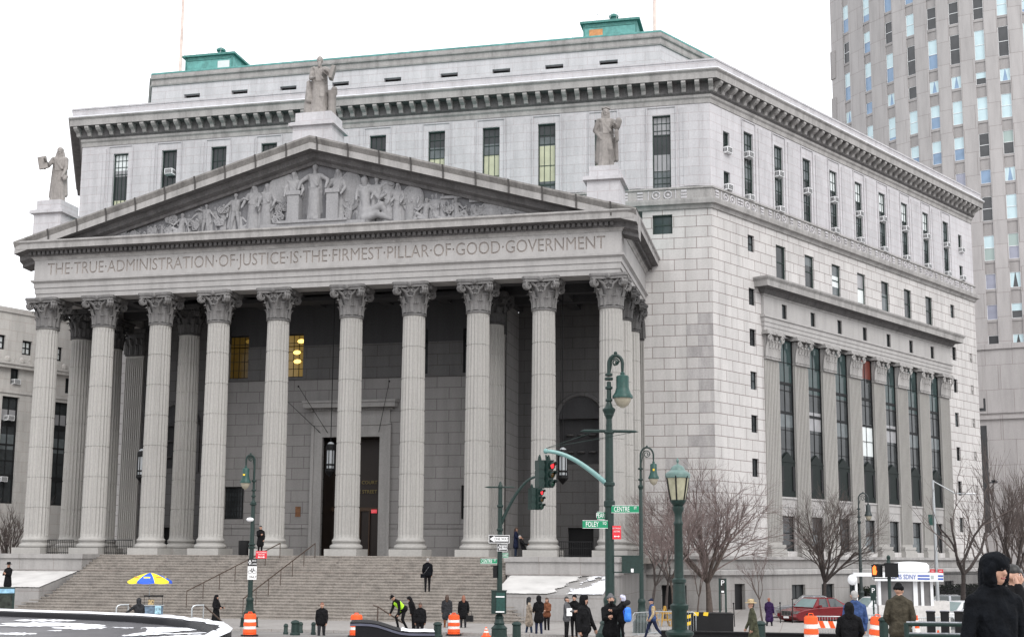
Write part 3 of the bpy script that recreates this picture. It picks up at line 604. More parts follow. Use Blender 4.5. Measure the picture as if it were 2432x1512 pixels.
# entablature
XA=20.1; YA=-.78
pp=[(-XA,YB),(-XA,YA),(XA,YA),(XA,YB)]
m=MB(); m.sweep(pp,[(-1.5,18.09),(-.12,18.09),(-.12,18.42),(-.06,18.43),(-.06,18.8),(0,18.81),(0,19.12),(.1,19.2),(.16,19.24),(.16,19.36),(-1.5,19.36)]); m.build('architrave',S_plain,CH,(0,0,ZB))
fz0,fz1=19.36,20.72
m=MB(); m.sweep([(-XA,YB),(-XA,YA+.3),(XA,YA+.3),(XA,YB)],[(-1.2,fz0),(0,fz0),(0,fz1),(-1.2,fz1)]); m.build('frieze',S_plain,CH,(0,0,ZB))
TXT='THE·TRUE·ADMINISTRATION·OF·JUSTICE·IS·THE·FIRMEST·PILLAR·OF·GOOD·GOVERNMENT'
tm=text_mesh(TXT,1.16,.09); co=np.array([v.co for v in tm.vertices]); wid=co[:,0].max()-co[:,0].min(); sx=38.2/wid
zc=(co[:,2].max()+co[:,2].min())/2
for v in tm.vertices: v.co.x*=sx; v.co.z=(v.co.z-zc)*1.0+19.96; v.co.y+=YA
tm.materials.clear(); tm.materials.append(S_plain); tm.materials.append(S_eng)
for p in tm.polygons: p.material_index=1
cut=link('cutter',tm); slab=MB().box(-XA,XA,YA,YA+.31,fz0,fz1).build('frieze_panel',[S_plain,S_eng])
md=slab.modifiers.new('b','BOOLEAN'); md.object=cut; md.operation='DIFFERENCE'; md.solver='EXACT'
nm=evaluated(slab); slab.modifiers.clear(); slab.data=nm; bpy.data.objects.remove(cut)
slab.name='inscribed_frieze'; slab.parent=CH; slab.location=(0,0,ZB); slab['label']='frieze face engraved with the long inscription'
print('FRIEZE faces',len(nm.polygons))
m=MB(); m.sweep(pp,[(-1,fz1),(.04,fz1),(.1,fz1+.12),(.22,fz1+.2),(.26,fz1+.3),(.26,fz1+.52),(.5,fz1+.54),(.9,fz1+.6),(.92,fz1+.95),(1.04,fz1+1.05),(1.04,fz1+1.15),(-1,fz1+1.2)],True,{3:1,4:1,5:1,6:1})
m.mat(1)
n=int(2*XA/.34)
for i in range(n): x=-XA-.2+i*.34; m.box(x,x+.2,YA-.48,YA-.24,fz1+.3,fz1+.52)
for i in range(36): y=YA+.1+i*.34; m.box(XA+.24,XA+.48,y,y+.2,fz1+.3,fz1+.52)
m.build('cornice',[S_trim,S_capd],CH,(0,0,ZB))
# raking cornice: sweep in x-z plane
ze=21.87; zap=27.86; ov=1.04; xe=XA+ov; sl=(zap-ze)/xe
def rake(name,prof,mat,x1=xe):
    "prof: list of (y, dz below/above the top line)"
    m=MB(); vs=[]
    for x in (-x1,0,x1):
        for (y,dz) in prof: vs.append((x,y,zap-abs(x)*sl+dz))
    k=len(prof); fs=[]
    for i in range(2):
        for j in range(k): fs.append((i*k+j,(i+1)*k+j,(i+1)*k+(j+1)%k,i*k+(j+1)%k))
    fs.append(tuple(range(k))); fs.append(tuple(range(2*k,3*k))); m.add(vs,fs)
    if isinstance(mat,list):
        for i in range(2*k):
            if i%k in (3,4,5,6,7): m.m[i]=1
            if i%k in (0,1): m.m[i]=2
    return m.build(name,mat,CH,(0,0,ZB))
yf=YA-ov
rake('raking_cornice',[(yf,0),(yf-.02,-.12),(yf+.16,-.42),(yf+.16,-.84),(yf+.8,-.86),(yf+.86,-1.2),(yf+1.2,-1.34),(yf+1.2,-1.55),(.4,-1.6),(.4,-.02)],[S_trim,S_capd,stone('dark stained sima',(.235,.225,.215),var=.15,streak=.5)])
rake('roof',[(.35,-.02),(.35,-.5),(YB,-.5),(YB,-.02)],COPD,XA+.9)
# dark joints between the cornice blocks: narrow raised cover strips
for i in range(-9,10):
    m=MB(); x=i*2.12+.5; z=zap-abs(x)*sl; sg=-1 if x>0 else 1; dx=.06
    m.add([(x-dx,yf-.07,z+.0+sg*-dx*sl),(x+dx,yf-.07,z+.0+sg*dx*sl),(x+dx,yf+.1,z-.43+sg*dx*sl),(x-dx,yf+.1,z-.43-sg*dx*sl),(x+dx,yf+.13,z-.84+sg*dx*sl),(x-dx,yf+.13,z-.84-sg*dx*sl)],[(0,1,2,3),(3,2,4,5)])
    m.build('cornice_joint',S_jnt,CH,(0,0,ZB),fix=False)
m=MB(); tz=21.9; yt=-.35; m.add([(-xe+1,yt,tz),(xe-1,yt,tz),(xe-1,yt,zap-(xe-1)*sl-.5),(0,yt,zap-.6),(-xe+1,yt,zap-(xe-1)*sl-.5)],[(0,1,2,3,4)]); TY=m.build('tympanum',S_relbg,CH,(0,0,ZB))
m=MB(); m.box(-3.6,3.6,-.95,yt,tz-.05,tz+.42).box(-2.4,2.4,-1.05,-.4,tz+.42,tz+.6); m.box(-1.75,-.95,-1.0,-.4,tz+.6,tz+2.6).box(.95,1.75,-1.0,-.4,tz+.6,tz+2.6).box(-1.85,-.85,-1.06,-.4,tz+2.3,tz+2.55).box(.85,1.85,-1.06,-.4,tz+2.3,tz+2.55); m.build('relief_plinth',S_rel,TY)
# statue pedestals
def pedestal(x,y0,y1,z0,z1,hw):
    m=MB(); m.box(x-hw,x+hw,y0,y1,z0,z1-.95).box(x-hw-.22,x+hw+.22,y0-.22,y1+.22,z1-.95,z1-.75).box(x-hw-.12,x+hw+.12,y0-.12,y1+.12,z1-.75,z1-.68).box(x-hw+.12,x+hw-.12,y0+.1,y1-.1,z1-.68,z1); m.build('statue_pedestal',S_up,CH,(0,0,ZB))
pedestal(19.1,-1.5,.9,21.9,24.75,1.02); pedestal(-18.9,-1.5,.9,21.9,24.75,1.02); pedestal(0,-1.4,.9,27.3,29.6,1.35)
# ============================================================ steps
ST=thing('stone_staircase','wide flight of worn stone steps rising to the portico between two parapets','staircase',(0,-1.7,-ZB))
NS=23; rise=(FZ+2.62)/NS; tread=.352; m=MB()
for i in range(NS):
    y=-1.7-tread*(i+1); z=FZ-rise*(i+1); x0,x1=(-13.6,13.6) if i<15 else (-13.6-(i-14)*.28,14.2+(i-14)*.28)
    if i<NS-1: m.box(x0,x1,y,y+tread+.02,z-.5,z+0.0)
    m.box(x0,x1,y-.035+tread,y+tread+.1,z+rise*.62,z+rise-.001)
m.build('steps',S_step,ST,(0,1.7,ZB))
for sg in (-1,1):
    a,b=(13.62,20.2) if sg>0 else (-20.2,-13.62); xo=13.62*sg
    m=MB(); m.box(a,b,-3.6,-1.4,-.05,.72).box(a-.08,b+.08,-3.72,-1.35,.72,1.0).box(a+.1,b-.1,-3.5,-1.3,-2.9,-.05)
    e=.5
    m.add([(a+.3,-3.5,-.12),(b-.3,-3.5,-.12),(b-.3,-7.6,-1.02),(a+.3,-7.6,-1.02),(a+.3,-3.5,-2.9),(b-.3,-3.5,-2.9),(b-.3,-7.6,-2.9),(a+.3,-7.6,-2.9)],[(0,1,2,3),(0,3,7,4),(1,5,6,2),(3,2,6,7)])
    m.box(a+.2,b-.2,-7.8,-7.62,-2.9,-1.75)
    m.build('parapet',S_base,ST,(0,1.7,ZB))
    s=MB(); n=60; k=36; vs=[]
    for i in range(n+1):
        for j in range(k+1): x=a+.28+(b-a-.56)*i/n; t=j/k; vs.append((x,-3.45-4.2*t,-.05-.92*t+random.uniform(0,.02)))
    fs=[]; mis=[]
    for i in range(n):
        for j in range(k):
            fi,fj=i/n,j/k; wob=.02*math.sin(j*.55)+.012*math.sin(j*1.7+i); e1=abs(fi+wob-(.74-.16*fj))<.035+.06*fj*(1-.3*fj); e2=abs(fi+wob-(.90-.24*fj))<.06*math.sin(PI*min(1,fj*1.25)) and fj<.8
            bare=sg>0 and (e1 or e2)
            if not bare: mis.append(0 if (sg>0 and fi>.8-.2*fj) else 1); fs.append((i*(k+1)+j,(i+1)*(k+1)+j,(i+1)*(k+1)+j+1,i*(k+1)+j+1))
    s.add(vs,fs); s.m=mis; s.build('snow_on_parapet',[SNOW,THIN],ST,(0,1.7,ZB),smooth='all')
for o in [c for c in bpy.data.objects if c.parent is None and c.name.startswith('cutter')]: bpy.data.objects.remove(o)
# ============================================================ figures
def _cap(p0,p1,r0,r1,sy=1.0,n=10):
    p0=np.array(p0,float); p1=np.array(p1,float); d=p1-p0; L=np.linalg.norm(d)
    if L<1e-6: d=np.array([0,0,1e-4]); L=1e-4
    t=d/L; ref=np.array([0,1.,0]) if abs(t[1])<.9 else np.array([1.,0,0])
    b=ref-t*(ref@t); b/=np.linalg.norm(b); a=np.cross(b,t)
    rings=[]
    for k in range(1,4): an=-PI/2+PI/2*k/3; rings.append((p0+t*r0*math.sin(an),r0*math.cos(an)))
    for k in range(0,3): an=PI/2*k/3; rings.append((p1+t*r1*math.sin(an),r1*math.cos(an)))
    th=np.arange(n)*2*PI/n; vs=[p0-t*r0]
    for c,r in rings: vs+=list(c+np.outer(np.cos(th),a)*r+np.outer(np.sin(th),b)*r*sy)
    vs.append(p1+t*r1); fs=[]; m=len(rings)
    for k in range(n): fs.append((0,1+(k+1)%n,1+k)); fs.append((1+m*n,1+(m-1)*n+k,1+(m-1)*n+(k+1)%n))
    for i in range(m-1):
        for k in range(n): fs.append((1+i*n+k,1+i*n+(k+1)%n,1+(i+1)*n+(k+1)%n,1+(i+1)*n+k))
    return vs,fs
def blend(prims,mats,vox,name,extra=None,smooth=4):
    "one continuous skin grown round overlapping tapered limbs; face material = nearest limb"
    m=MB()
    for q in prims: vs,fs=_cap(q[0],q[1],q[2],q[3],q[5] if len(q)>5 else 1); m.add(vs,fs)
    o=m.build('tmp',mats); r=o.modifiers.new('r','REMESH'); r.mode='VOXEL'; r.voxel_size=vox; r.use_smooth_shade=True
    s=o.modifiers.new('s','SMOOTH'); s.factor=.5; s.iterations=smooth
    me=evaluated(o); old=o.data; bpy.data.objects.remove(o); bpy.data.meshes.remove(old)
    n=len(me.polygons); ce=np.empty(n*3); me.polygons.foreach_get('center',ce); ce=ce.reshape(-1,3)
    best=np.full(n,1e9); mi=np.zeros(n,int)
    for q in prims:
        p0=np.array(q[0],float); p1=np.array(q[1],float); d=p1-p0; L2=max(d@d,1e-9); t=np.clip((ce-p0)@d/L2,0,1)
        df=ce-(p0+t[:,None]*d); 
        if len(q)>5 and q[5]!=1: df=df/np.array([1,q[5],1])
        dd=np.linalg.norm(df,axis=1)-(q[2]+(q[3]-q[2])*t); k=dd<best; best[k]=dd[k]; mi[k]=q[4]
    me.polygons.foreach_set('material_index',mi.tolist()); me.polygons.foreach_set('use_smooth',[True]*n); me.name=name
    if extra:
        b=bmesh.new(); b.from_mesh(me); x=extra.mesh('x',mats); b.from_mesh(x); b.to_mesh(me); b.free(); bpy.data.meshes.remove(x)
    return me
def fabric(c,n): return plain('fabric '+n,c,.9,0,.35,9,1.6,.12)
SKIN=plain('skin',(.42,.24,.17),.5,0,.08,20); SKIND=plain('brown skin',(.20,.105,.07),.5,0,.08,20)
FB={'black':fabric((.009,.009,.01),'black'),'char':fabric((.03,.031,.034),'charcoal'),'navy':fabric((.015,.02,.045),'navy'),'denim':fabric((.035,.05,.085),'denim'),'blue':fabric((.04,.07,.17),'blue'),
 'beige':fabric((.30,.25,.20),'beige'),'brown':fabric((.16,.065,.035),'brown'),'olive':fabric((.055,.048,.035),'olive'),'green':fabric((.06,.062,.04),'moss'),'purple':fabric((.03,.016,.055),'purple'),'grey':fabric((.10,.10,.105),'grey'),
 'lav':fabric((.55,.55,.68),'lavender'),'white':fabric((.6,.6,.6),'white'),'hivis':plain('yellow green safety vest',(.45,.9,.02),.6,0,.05,emit=(.4,.8,.02),es=.0),'khaki':fabric((.28,.22,.15),'khaki'),'tan':fabric((.42,.33,.20),'tan'),'jean':fabric((.14,.19,.27),'light denim'),'slate':fabric((.0045,.0055,.0075),'slate')}
HAIR={'black':plain('black hair',(.012,.011,.01),.5),'brown':plain('brown hair',(.05,.025,.014),.5),'red':plain('reddish hair',(.22,.085,.05),.55),'grey':plain('grey hair',(.3,.29,.28),.6)}
def person(label,u,dep,H,rot=0,top='black',bot='char',shoe='black',coat=.86,stride=(0,0),knee=(.05,.05),arms=((.05,.12,.15,0),(.05,.12,.15,0)),lean=0,hyaw=0,hpit=0,hair=('short','brown'),skin=SKIN,puffy=1.12,zbase=None,vox=.02,group=None,xy=None,sit=None,skirt=None,sleeve=None,extra=None,twoleg=None,vest=None,stripe=False):
    k=H/1.75; x,y=P(u,dep) if xy is None else xy; z=gz(y)+.0 if zbase is None else zbase
    mats=[skin,FB[top],FB[bot],FB[shoe],FB[sleeve or top],BLACK,plain('lips',(.3,.1,.09),.5),FB[vest or top],WHITEP]
    pr=[]; ff=MB(); hz=.92; feet=[]
    legs=[]
    for i,s in enumerate((-1,1)):
        th=stride[i]; kb=knee[i]; hip=np.array([s*.095,0,hz])
        if sit: th,kb=sit
        kn=hip+.43*np.array([0,-math.sin(th),-math.cos(th)]); an=kn+.42*np.array([0,-math.sin(th-kb),-math.cos(th-kb)])
        legs.append((hip,kn,an)); feet.append(an[2])
    dz=.075-min(feet); S=np.array([0,0,dz])
    for (hip,kn,an) in legs:
        hip,kn,an=hip+S,kn+S,an+S; w_=1.12
        pr.append((hip,kn,.088*w_,.062*w_,2)); pr.append((kn,an,.06*w_,.046*w_,2))
        pr.append((an+[0,.03,-.03],an+[0,-.15,-.045],.042,.036,3,1))
    c,sn=math.cos(lean),math.sin(lean)
    def T(p):
        p=np.array(p,float); q=p-[0,0,hz]; return np.array([q[0],q[1]*c-q[2]*sn,q[1]*sn+q[2]*c])+[0,0,hz]+S
    pf=puffy
    pr.append((T((-.07,0,.95)),T((.07,0,.95)),.115*pf,.115*pf,1)); pr.append((T((-.05,0,1.08)),T((-.08,.0,1.32)),.115*pf,.105*pf,7)); pr.append((T((.05,0,1.08)),T((.08,.0,1.32)),.115*pf,.105*pf,7)); pr.append((T((0,-.01,1.0)),T((0,0,1.35)),.12*pf,.11*pf,7))
    pr.append((T((-.14,0.005,1.41)),T((.14,0.005,1.41)),.07*pf,.07*pf,1)); pr.append((T((-.15,0.01,1.42)),T((-.03,0.01,1.5)),.06*pf,.07,1)); pr.append((T((.15,0.01,1.42)),T((.03,0.01,1.5)),.06*pf,.07,1)); pr.append((T((0,.005,1.44)),T((0,-.005,1.52)),.075,.06,1))
    if coat<.9:
        for s,(hip,kn,an) in zip((-1,1),legs):
            sw=np.array([0,(kn[1]-hip[1])*.55*(.9-coat)/.43,0]); 
            if not sit: pr.append((T((s*.05,0,1.0)),np.array([s*.085,0,coat+.1])+S+sw,.12*pf,(.135 if skirt is None else skirt)*pf,1)); pr.append((T((0,0,1.0)),np.array([0,0,coat+.1])+S+sw,.12*pf,.125*pf,1))
    for s,(f,o,e,inn) in zip((-1,1),arms):
        sh=np.array([s*.19,0.005,1.405]); d1=np.array([s*math.sin(o),-math.sin(f)*math.cos(o),-math.cos(f)*math.cos(o)]); el=sh+.285*d1
        g=f+e; d2=np.array([-s*math.sin(inn)+s*.3*math.sin(o)*math.cos(inn),-math.sin(g)*math.cos(inn),-math.cos(g)*math.cos(inn)]); d2/=np.linalg.norm(d2); wr=el+.245*d2
        pr.append((T(sh),T(el),.064*pf,.053*pf,4)); pr.append((T(el),T(wr),.053*pf,.041*pf,4))
        hd=wr+.06*d2; pr.append((T(wr),T(wr+.035*d2),.028,.034,0)); pr.append((T(wr+.03*d2),T(hd+.02*d2),.033,.03,0,.75))
        side=np.cross(d2,[1,0,0]); side=side/np.linalg.norm(side) if np.linalg.norm(side)>.1 else np.array([0,1.,0]); cu=np.cross(side,d2)*-s
        for j,(q,L) in enumerate(((-.027,.062),(-.009,.074),(.009,.07),(.027,.055))):
            a=hd+side*q; b=a+d2*L*.55+cu*.012; ce=b+d2*L*.35+cu*.035; ff.mat(0).tube([T(a-d2*.03),T(a),T(b),T(ce)],[.0085,.0088,.008,.006],5)
        a=wr+.025*d2-side*.03; ff.tube([T(a),T(a-side*.028+d2*.03+cu*.01),T(a-side*.03+d2*.055+cu*.025)],[.011,.01,.007],5)
    ch,shh=math.cos(hyaw),math.sin(hyaw); cp,sp=math.cos(hpit),math.sin(hpit); nk=np.array([0,0,1.53])
    def Hd(p):
        q=np.array(p,float)-nk; q=np.array([q[0],q[1]*cp-q[2]*sp,q[1]*sp+q[2]*cp]); q=np.array([q[0]*ch-q[1]*shh,q[0]*shh+q[1]*ch,q[2]]); return T(q+nk)
    pr.append((T((0,0,1.46)),Hd((0,-.005,1.58)),.055,.055,0))
    pr.append((Hd((0,.012,1.66)),Hd((0,-.012,1.66)),.086,.08,0)); pr.append((Hd((0,-.03,1.62)),Hd((0,-.045,1.585)),.062,.045,0)); pr.append((Hd((0,-.088,1.66)),Hd((0,-.102,1.632)),.012,.016,0))
    pr.append((Hd((-.05,-.045,1.625)),Hd((.05,-.045,1.625)),.03,.03,0))
    for s in (-1,1): pr.append((Hd((s*.088,.005,1.665)),Hd((s*.086,.0,1.63)),.016,.012,0)); 
    for s in (-1,1):
        e=Hd((s*.033,-.083,1.668)); ff.mat(8).ball(e,.009,6,4); e=Hd((s*.033,-.088,1.668)); ff.mat(5).ball(e,.0088,6,4); ff.tube([Hd((s*.018,-.088,1.69)),Hd((s*.052,-.078,1.692))],.006,4)
    ff.mat(6).tube([Hd((-.024,-.083,1.597)),Hd((0,-.09,1.595)),Hd((.024,-.083,1.597))],.006,4); ff.mat(0)
    if extra: pr+=extra(T,Hd,S)
    me=blend(pr,mats,vox,'person',ff)
    if vest or stripe:
        pass
    o=link('person',me,None,(x,y,z),rot); o.scale=(k,k,k); tag(o,label,'person',group)
    hk,hc=hair; hp=[]
    if hk=='short': hp=[(Hd((0,.02,1.69)),Hd((0,.0,1.70)),.088,.084,0),(Hd((0,.045,1.63)),Hd((0,.04,1.6)),.072,.055,0)]
    elif hk=='long': hp=[(Hd((0,.02,1.69)),Hd((0,.0,1.70)),.092,.088,0),(Hd((0,.05,1.64)),T((0,.07,1.45)),.085,.07,0),(Hd((-.075,.02,1.65)),T((-.085,.02,1.47)),.03,.03,0),(Hd((.075,.02,1.65)),T((.085,.02,1.47)),.03,.03,0)]
    elif hk=='hood': hp=[(Hd((-.05,-.062,1.735)),Hd((.05,-.062,1.732)),.032,.032,0),(Hd((-.085,-.045,1.69)),Hd((-.075,-.045,1.58)),.024,.03,0),(Hd((.085,-.045,1.69)),Hd((.075,-.045,1.58)),.024,.03,0),(Hd((0,.02,1.685)),Hd((0,-.008,1.70)),.108,.1,0),(Hd((-.06,.0,1.64)),Hd((-.05,-.01,1.56)),.055,.055,0),(Hd((.06,.0,1.64)),Hd((.05,-.01,1.56)),.055,.055,0),(Hd((0,.045,1.64)),T((0,.05,1.47)),.09,.085,0)]
    elif hk=='fur': hp=[(Hd((0,.03,1.68)),Hd((0,.0,1.70)),.125,.12,0),(Hd((0,.05,1.62)),T((0,.05,1.48)),.12,.1,0)]
    elif hk=='beanie': hp=[(Hd((0,.012,1.70)),Hd((0,.012,1.735)),.097,.075,0),(Hd((-.05,.01,1.69)),Hd((.05,.01,1.69)),.062,.062,0)]
    elif hk=='cap': hp=[(Hd((0,.012,1.70)),Hd((0,.012,1.72)),.096,.08,0),(Hd((0,-.07,1.715)),Hd((0,-.13,1.705)),.03,.02,0)]
    elif hk=='veil': hp=[(Hd((0,.02,1.685)),Hd((0,-.008,1.70)),.108,.1,0),(Hd((0,.04,1.62)),T((0,.05,1.25)),.11,.17,0),(Hd((-.07,.0,1.62)),T((-.13,.0,1.35)),.06,.08,0),(Hd((.07,.0,1.62)),T((.13,.0,1.35)),.06,.08,0)]
    if hp:
        hm=FB.get(hc) if hk in('hood','beanie','cap','veil','fur') and hc in FB else HAIR[hc]
        link({'short':'hair','long':'hair','fur':'hood','veil':'veil'}.get(hk,hk),blend(hp,[hm],vox*.8,'hair',smooth=3),o)
    if hk=='hat':
        m=MB(); p=Hd((0,.0,1.71)); m.lathe_sc([(.17,0),(.175,.01),(.165,.02),(.1,.03),(.098,.1),(.08,.13),(.03,.135)],tuple(p),16,(1,1.1,1)); m.build('hat',FB[hc],o,smooth=True)
        link('hair',blend([(Hd((0,.04,1.66)),Hd((0,.03,1.6)),.075,.06,0)],[HAIR['black']],vox,'hair'),o)
    o['hand']=0; del o['hand']; o['_w']=0; del o['_w']
    o.data.update(); return o,T,Hd,k
# ============================================================ statues and relief
def robed(spec,mats,vox,name,folds=True,seed=0):
    "draped figure 1.75 m tall facing -y; spec: arms, hair, extra limbs"
    rn=random.Random(seed); pr=[]; A=spec.get('arms',((.1,.2,.4,0),(.1,.2,.4,0)))
    z0=spec.get('hem',.03); sw=spec.get('spread',.2)
    pr+=[((-.06,0,1.0),(-.1,0,z0+.12),.12,.13,0),((.06,0,1.0),(.1,0,z0+.12),.12,.13,0),((0,.02,1.0),(0,.03,z0+.12),.13,.16,0),((-.06,0,.98),(.06,0,.98),.12,.12,0),((-.05,0,1.05),(-.08,0,1.32),.105,.11,0),((.05,0,1.05),(.08,0,1.32),.105,.11,0),((-.15,0,1.41),(.15,0,1.41),.07,.07,0),((0,0,1.42),(0,-.01,1.58),.06,.055,0)]
    if spec.get('knee'): s=spec['knee']; pr+=[((s*.08,0,.95),(s*.1,-.12,.55),.1,.085,0),((s*.1,-.12,.55),(s*.12,-.02,.08),.075,.06,0)]
    if folds:
        for i in range(13):
            a=PI*(1.02+.96*i/12); r=.215; x=math.cos(a)*r*.95; y=math.sin(a)*.16; pr.append(((x*.55,y*.75,.98-rn.random()*.2),(x*1.05+rn.uniform(-.02,.02),y*1.1,.05),.014,.034,0))
        for i in range(5): x=-.14+.07*i; pr.append(((x*.8,-.1,1.38),(x*.5,-.115,1.02),.018,.022,0))
        pr.append(((-.15,-.02,1.03),(.15,-.02,1.0),.055,.055,0)); pr.append(((-.15,-.06,1.42),(.12,-.12,1.08),.05,.045,0))
        pr.append(((-.16,.05,1.35),(-.22,.08,.25),.06,.09,0)); pr.append(((.16,.05,1.35),(.2,.08,.3),.06,.08,0))
    for s in (-1,1): pr.append(((s*.09,-.05,.05),(s*.1,-.17,.04),.045,.035,0))
    for s,(f,o,e,inn) in zip((-1,1),A):
        sh=np.array([s*.2,0,1.4]); d1=np.array([s*math.sin(o),-math.sin(f)*math.cos(o),-math.cos(f)*math.cos(o)]); el=sh+.29*d1; g=f+e; d2=np.array([-s*math.sin(inn),-math.sin(g)*math.cos(inn),-math.cos(g)*math.cos(inn)]); wr=el+.25*d2
        pr+=[(sh,el,.075,.062,0),(el,wr,.06,.042,0),(wr,wr+.1*d2,.045,.035,0)]
    y=spec.get('hy',0); q=lambda a,b,c: (a*math.cos(y)-b*math.sin(y),a*math.sin(y)+b*math.cos(y),c)
    pr+=[(q(0,.012,1.66),q(0,-.012,1.66),.09,.084,0),(q(0,-.035,1.62),q(0,-.05,1.585),.06,.045,0),(q(0,-.09,1.66),q(0,-.104,1.63),.012,.018,0),(q(-.05,-.085,1.69),q(.05,-.085,1.69),.014,.014,0)]
    hr=spec.get('hair','bun')
    if hr=='long': pr+=[((0,.02,1.69),(0,0,1.71),.1,.092,0),((-.085,.02,1.66),(-.09,.0,1.46),.04,.035,0),((.085,.02,1.66),(.09,.0,1.46),.04,.035,0)]
    if hr=='beard': pr+=[((0,.02,1.69),(0,0,1.71),.098,.09,0),((0,-.06,1.57),(0,-.09,1.46),.055,.03,0)]
    if hr=='veil': pr+=[((0,.03,1.69),(0,0,1.7),.108,.098,0),((-.08,.03,1.62),(-.12,.03,1.38),.05,.07,0),((.08,.03,1.62),(.12,.03,1.38),.05,.07,0),((0,.07,1.62),(0,.08,1.3),.09,.14,0)]
    if hr=='helm': pr+=[((0,.02,1.69),(0,0,1.73),.1,.08,0),((0,.08,1.78),(0,-.05,1.83),.03,.025,0)]
    pr+=spec.get('extra',[]); return blend(pr,mats,vox,name,smooth=1)
def statue(label,x,y,z,H,spec,rot=0,seed=0):
    me=robed(spec,[S_stat],.013,'statue',True,seed); o=link('statue',me,None,(x,y,z),rot); k=H/1.76; o.scale=(k,k,k); tag(o,label,'statue','granite statues along the pediment'); return o
s1=statue('granite statue of a robed woman holding a tablet, standing left end of the pediment',-18.9,-.4,24.76,3.95,dict(arms=((.45,.35,1.5,.0),(.15,.12,.25,.2)),hair='veil',extra=[((-.44,-.22,1.22),(-.36,-.24,1.05),.05,.05,0),((.27,-.1,.82),(.24,-.14,.74),.06,.07,0)]),R(12),1)
m=MB(); m.obox((-.40,-.3,1.2),(.13,.04,.19),Matrix.Rotation(R(-12),3,'Y')); m.build('tablet',S_stat,s1)
s2=statue('tall granite statue of a bearded man carrying a book, at the peak of the pediment',0,-.4,29.62,4.05,dict(arms=((.2,.12,1.1,.5),(.5,.45,1.2,.3)),hair='beard',knee=1,extra=[((.2,-.22,1.3),(.33,-.25,1.18),.1,.09,0),((-.3,.05,.8),(-.32,.05,.06),.09,.13,0),((-.3,0,1.0),(-.28,-.05,.45),.07,.09,0)]),R(12),2)
m=MB(); m.lathe([(.13,0),(.14,.05),(.12,.1),(.12,.62),(.15,.68),(.15,.74),(.05,.76)],(.38,.0,0),12); m.obox((.42,-.3,1.18),(.05,.14,.19),Matrix.Rotation(R(15),3,'Y')); m.ball((.44,0,.8),.09,8,6); m.build('pillar_and_book',S_stat,s2,smooth=True)
s3=statue('granite statue of a wreathed woman with long hair, right end of the pediment',19.1,-.4,24.76,3.95,dict(arms=((-.15,.35,.55,.5),(.3,.35,1.5,.3)),hair='long',knee=1,extra=[((.3,-.22,1.18),(.33,-.24,1.32),.09,.1,0),((.27,-.22,1.02),(.3,-.16,.8),.07,.05,0),((.28,.02,.9),(.3,.03,.3),.06,.06,0)]),R(14),3)
m=MB(); m.tube([(.1*math.cos(a*PI/6),.01+.1*math.sin(a*PI/6),1.755+(.02 if a%2 else 0)) for a in range(13)],.024,6); m.build('wreath',S_stat,s3)
def onY(u,v,Y):
    r=_fw+_r2*((u-1216)/F)-_u2*((v-PY)/F); p=CAMP+r*((Y-CAMP.y)/r.y); return p.x,p.z
VAR=[robed(dict(arms=((.2,.25,.5,.2),(.1,.5,.6,0)),hair='veil'),[S_rel],.022,'relief_figure',True,4),robed(dict(arms=((.3,.9,.3,0),(.3,.95,.3,0)),hair='helm',spread=.1),[S_rel],.022,'relief_figure',True,5),
 blend([((-.08,0,.95),(-.12,-.06,.5),.1,.075,0),((-.12,-.06,.5),(-.16,0,.08),.07,.05,0),((.08,0,.95),(.16,-.02,.5),.1,.075,0),((.16,-.02,.5),(.2,.02,.08),.07,.05,0),((-.06,0,1.0),(-.08,0,1.33),.12,.13,0),((.06,0,1.0),(.08,0,1.33),.12,.13,0),((-.18,0,1.42),(.18,0,1.42),.075,.075,0),((0,0,1.45),(0,0,1.6),.06,.06,0),((0,0,1.68),(0,-.02,1.62),.1,.07,0),((-.2,0,1.4),(-.42,-.1,1.15),.07,.06,0),((-.42,-.1,1.15),(-.6,-.08,.92),.055,.045,0),((.2,0,1.4),(.4,-.08,1.5),.07,.06,0),((.4,-.08,1.5),(.6,-.08,1.42),.055,.045,0),((-.2,.05,1.3),(-.3,.08,.3),.06,.12,0)],[S_rel],.022,'relief_figure'),
 blend([((0,0,.1),(.0,0,.45),.17,.14,0),((0,0,.45),(.05,0,.8),.14,.13,0),((-.12,0,.85),(.2,0,.85),.075,.075,0),((.05,0,.9),(.06,-.02,1.1),.06,.1,0),((0,-.05,.2),(-.4,-.1,.45),.12,.09,0),((-.4,-.1,.45),(-.62,-.05,.06),.08,.055,0),((.02,-.08,.15),(-.3,-.12,.22),.11,.09,0),((-.3,-.12,.22),(-.62,-.1,.1),.08,.055,0),((-.12,0,.84),(-.34,-.1,.6),.06,.05,0),((-.34,-.1,.6),(-.5,-.1,.7),.05,.04,0),((.2,0,.84),(.38,0,.5),.06,.05,0),((.38,0,.5),(.45,0,.1),.05,.05,0)],[S_rel],.022,'relief_figure'),
 blend([((0,0,.12),(.35,0,.3),.16,.13,0),((.35,0,.3),(.5,0,.55),.13,.12,0),((.5,0,.6),(.52,-.02,.8),.06,.1,0),((0,-.05,.12),(-.5,-.05,.25),.12,.09,0),((-.5,-.05,.25),(-.95,-.03,.06),.08,.05,0),((.4,0,.55),(.25,-.1,.3),.06,.05,0),((.6,0,.5),(.75,0,.1),.06,.05,0),((-.1,-.06,.1),(-.9,-.06,.08),.09,.06,0)],[S_rel],.022,'relief_figure')]
def relief(v,u,vt,vb,flip=1,hh=None):
    x,zt=onY(u,vt,-.5); x,zb=onY(u,vb,-.5); h=zt-zb; full=[1.8,1.85,1.78,1.22,.92][v]; k=h/full*.94
    o=link('relief_figure',VAR[v],TY,(x,-.42,zb)); o.scale=(k*flip,k*1.0,k)
Dx=lambda c:232.5+.2731*c
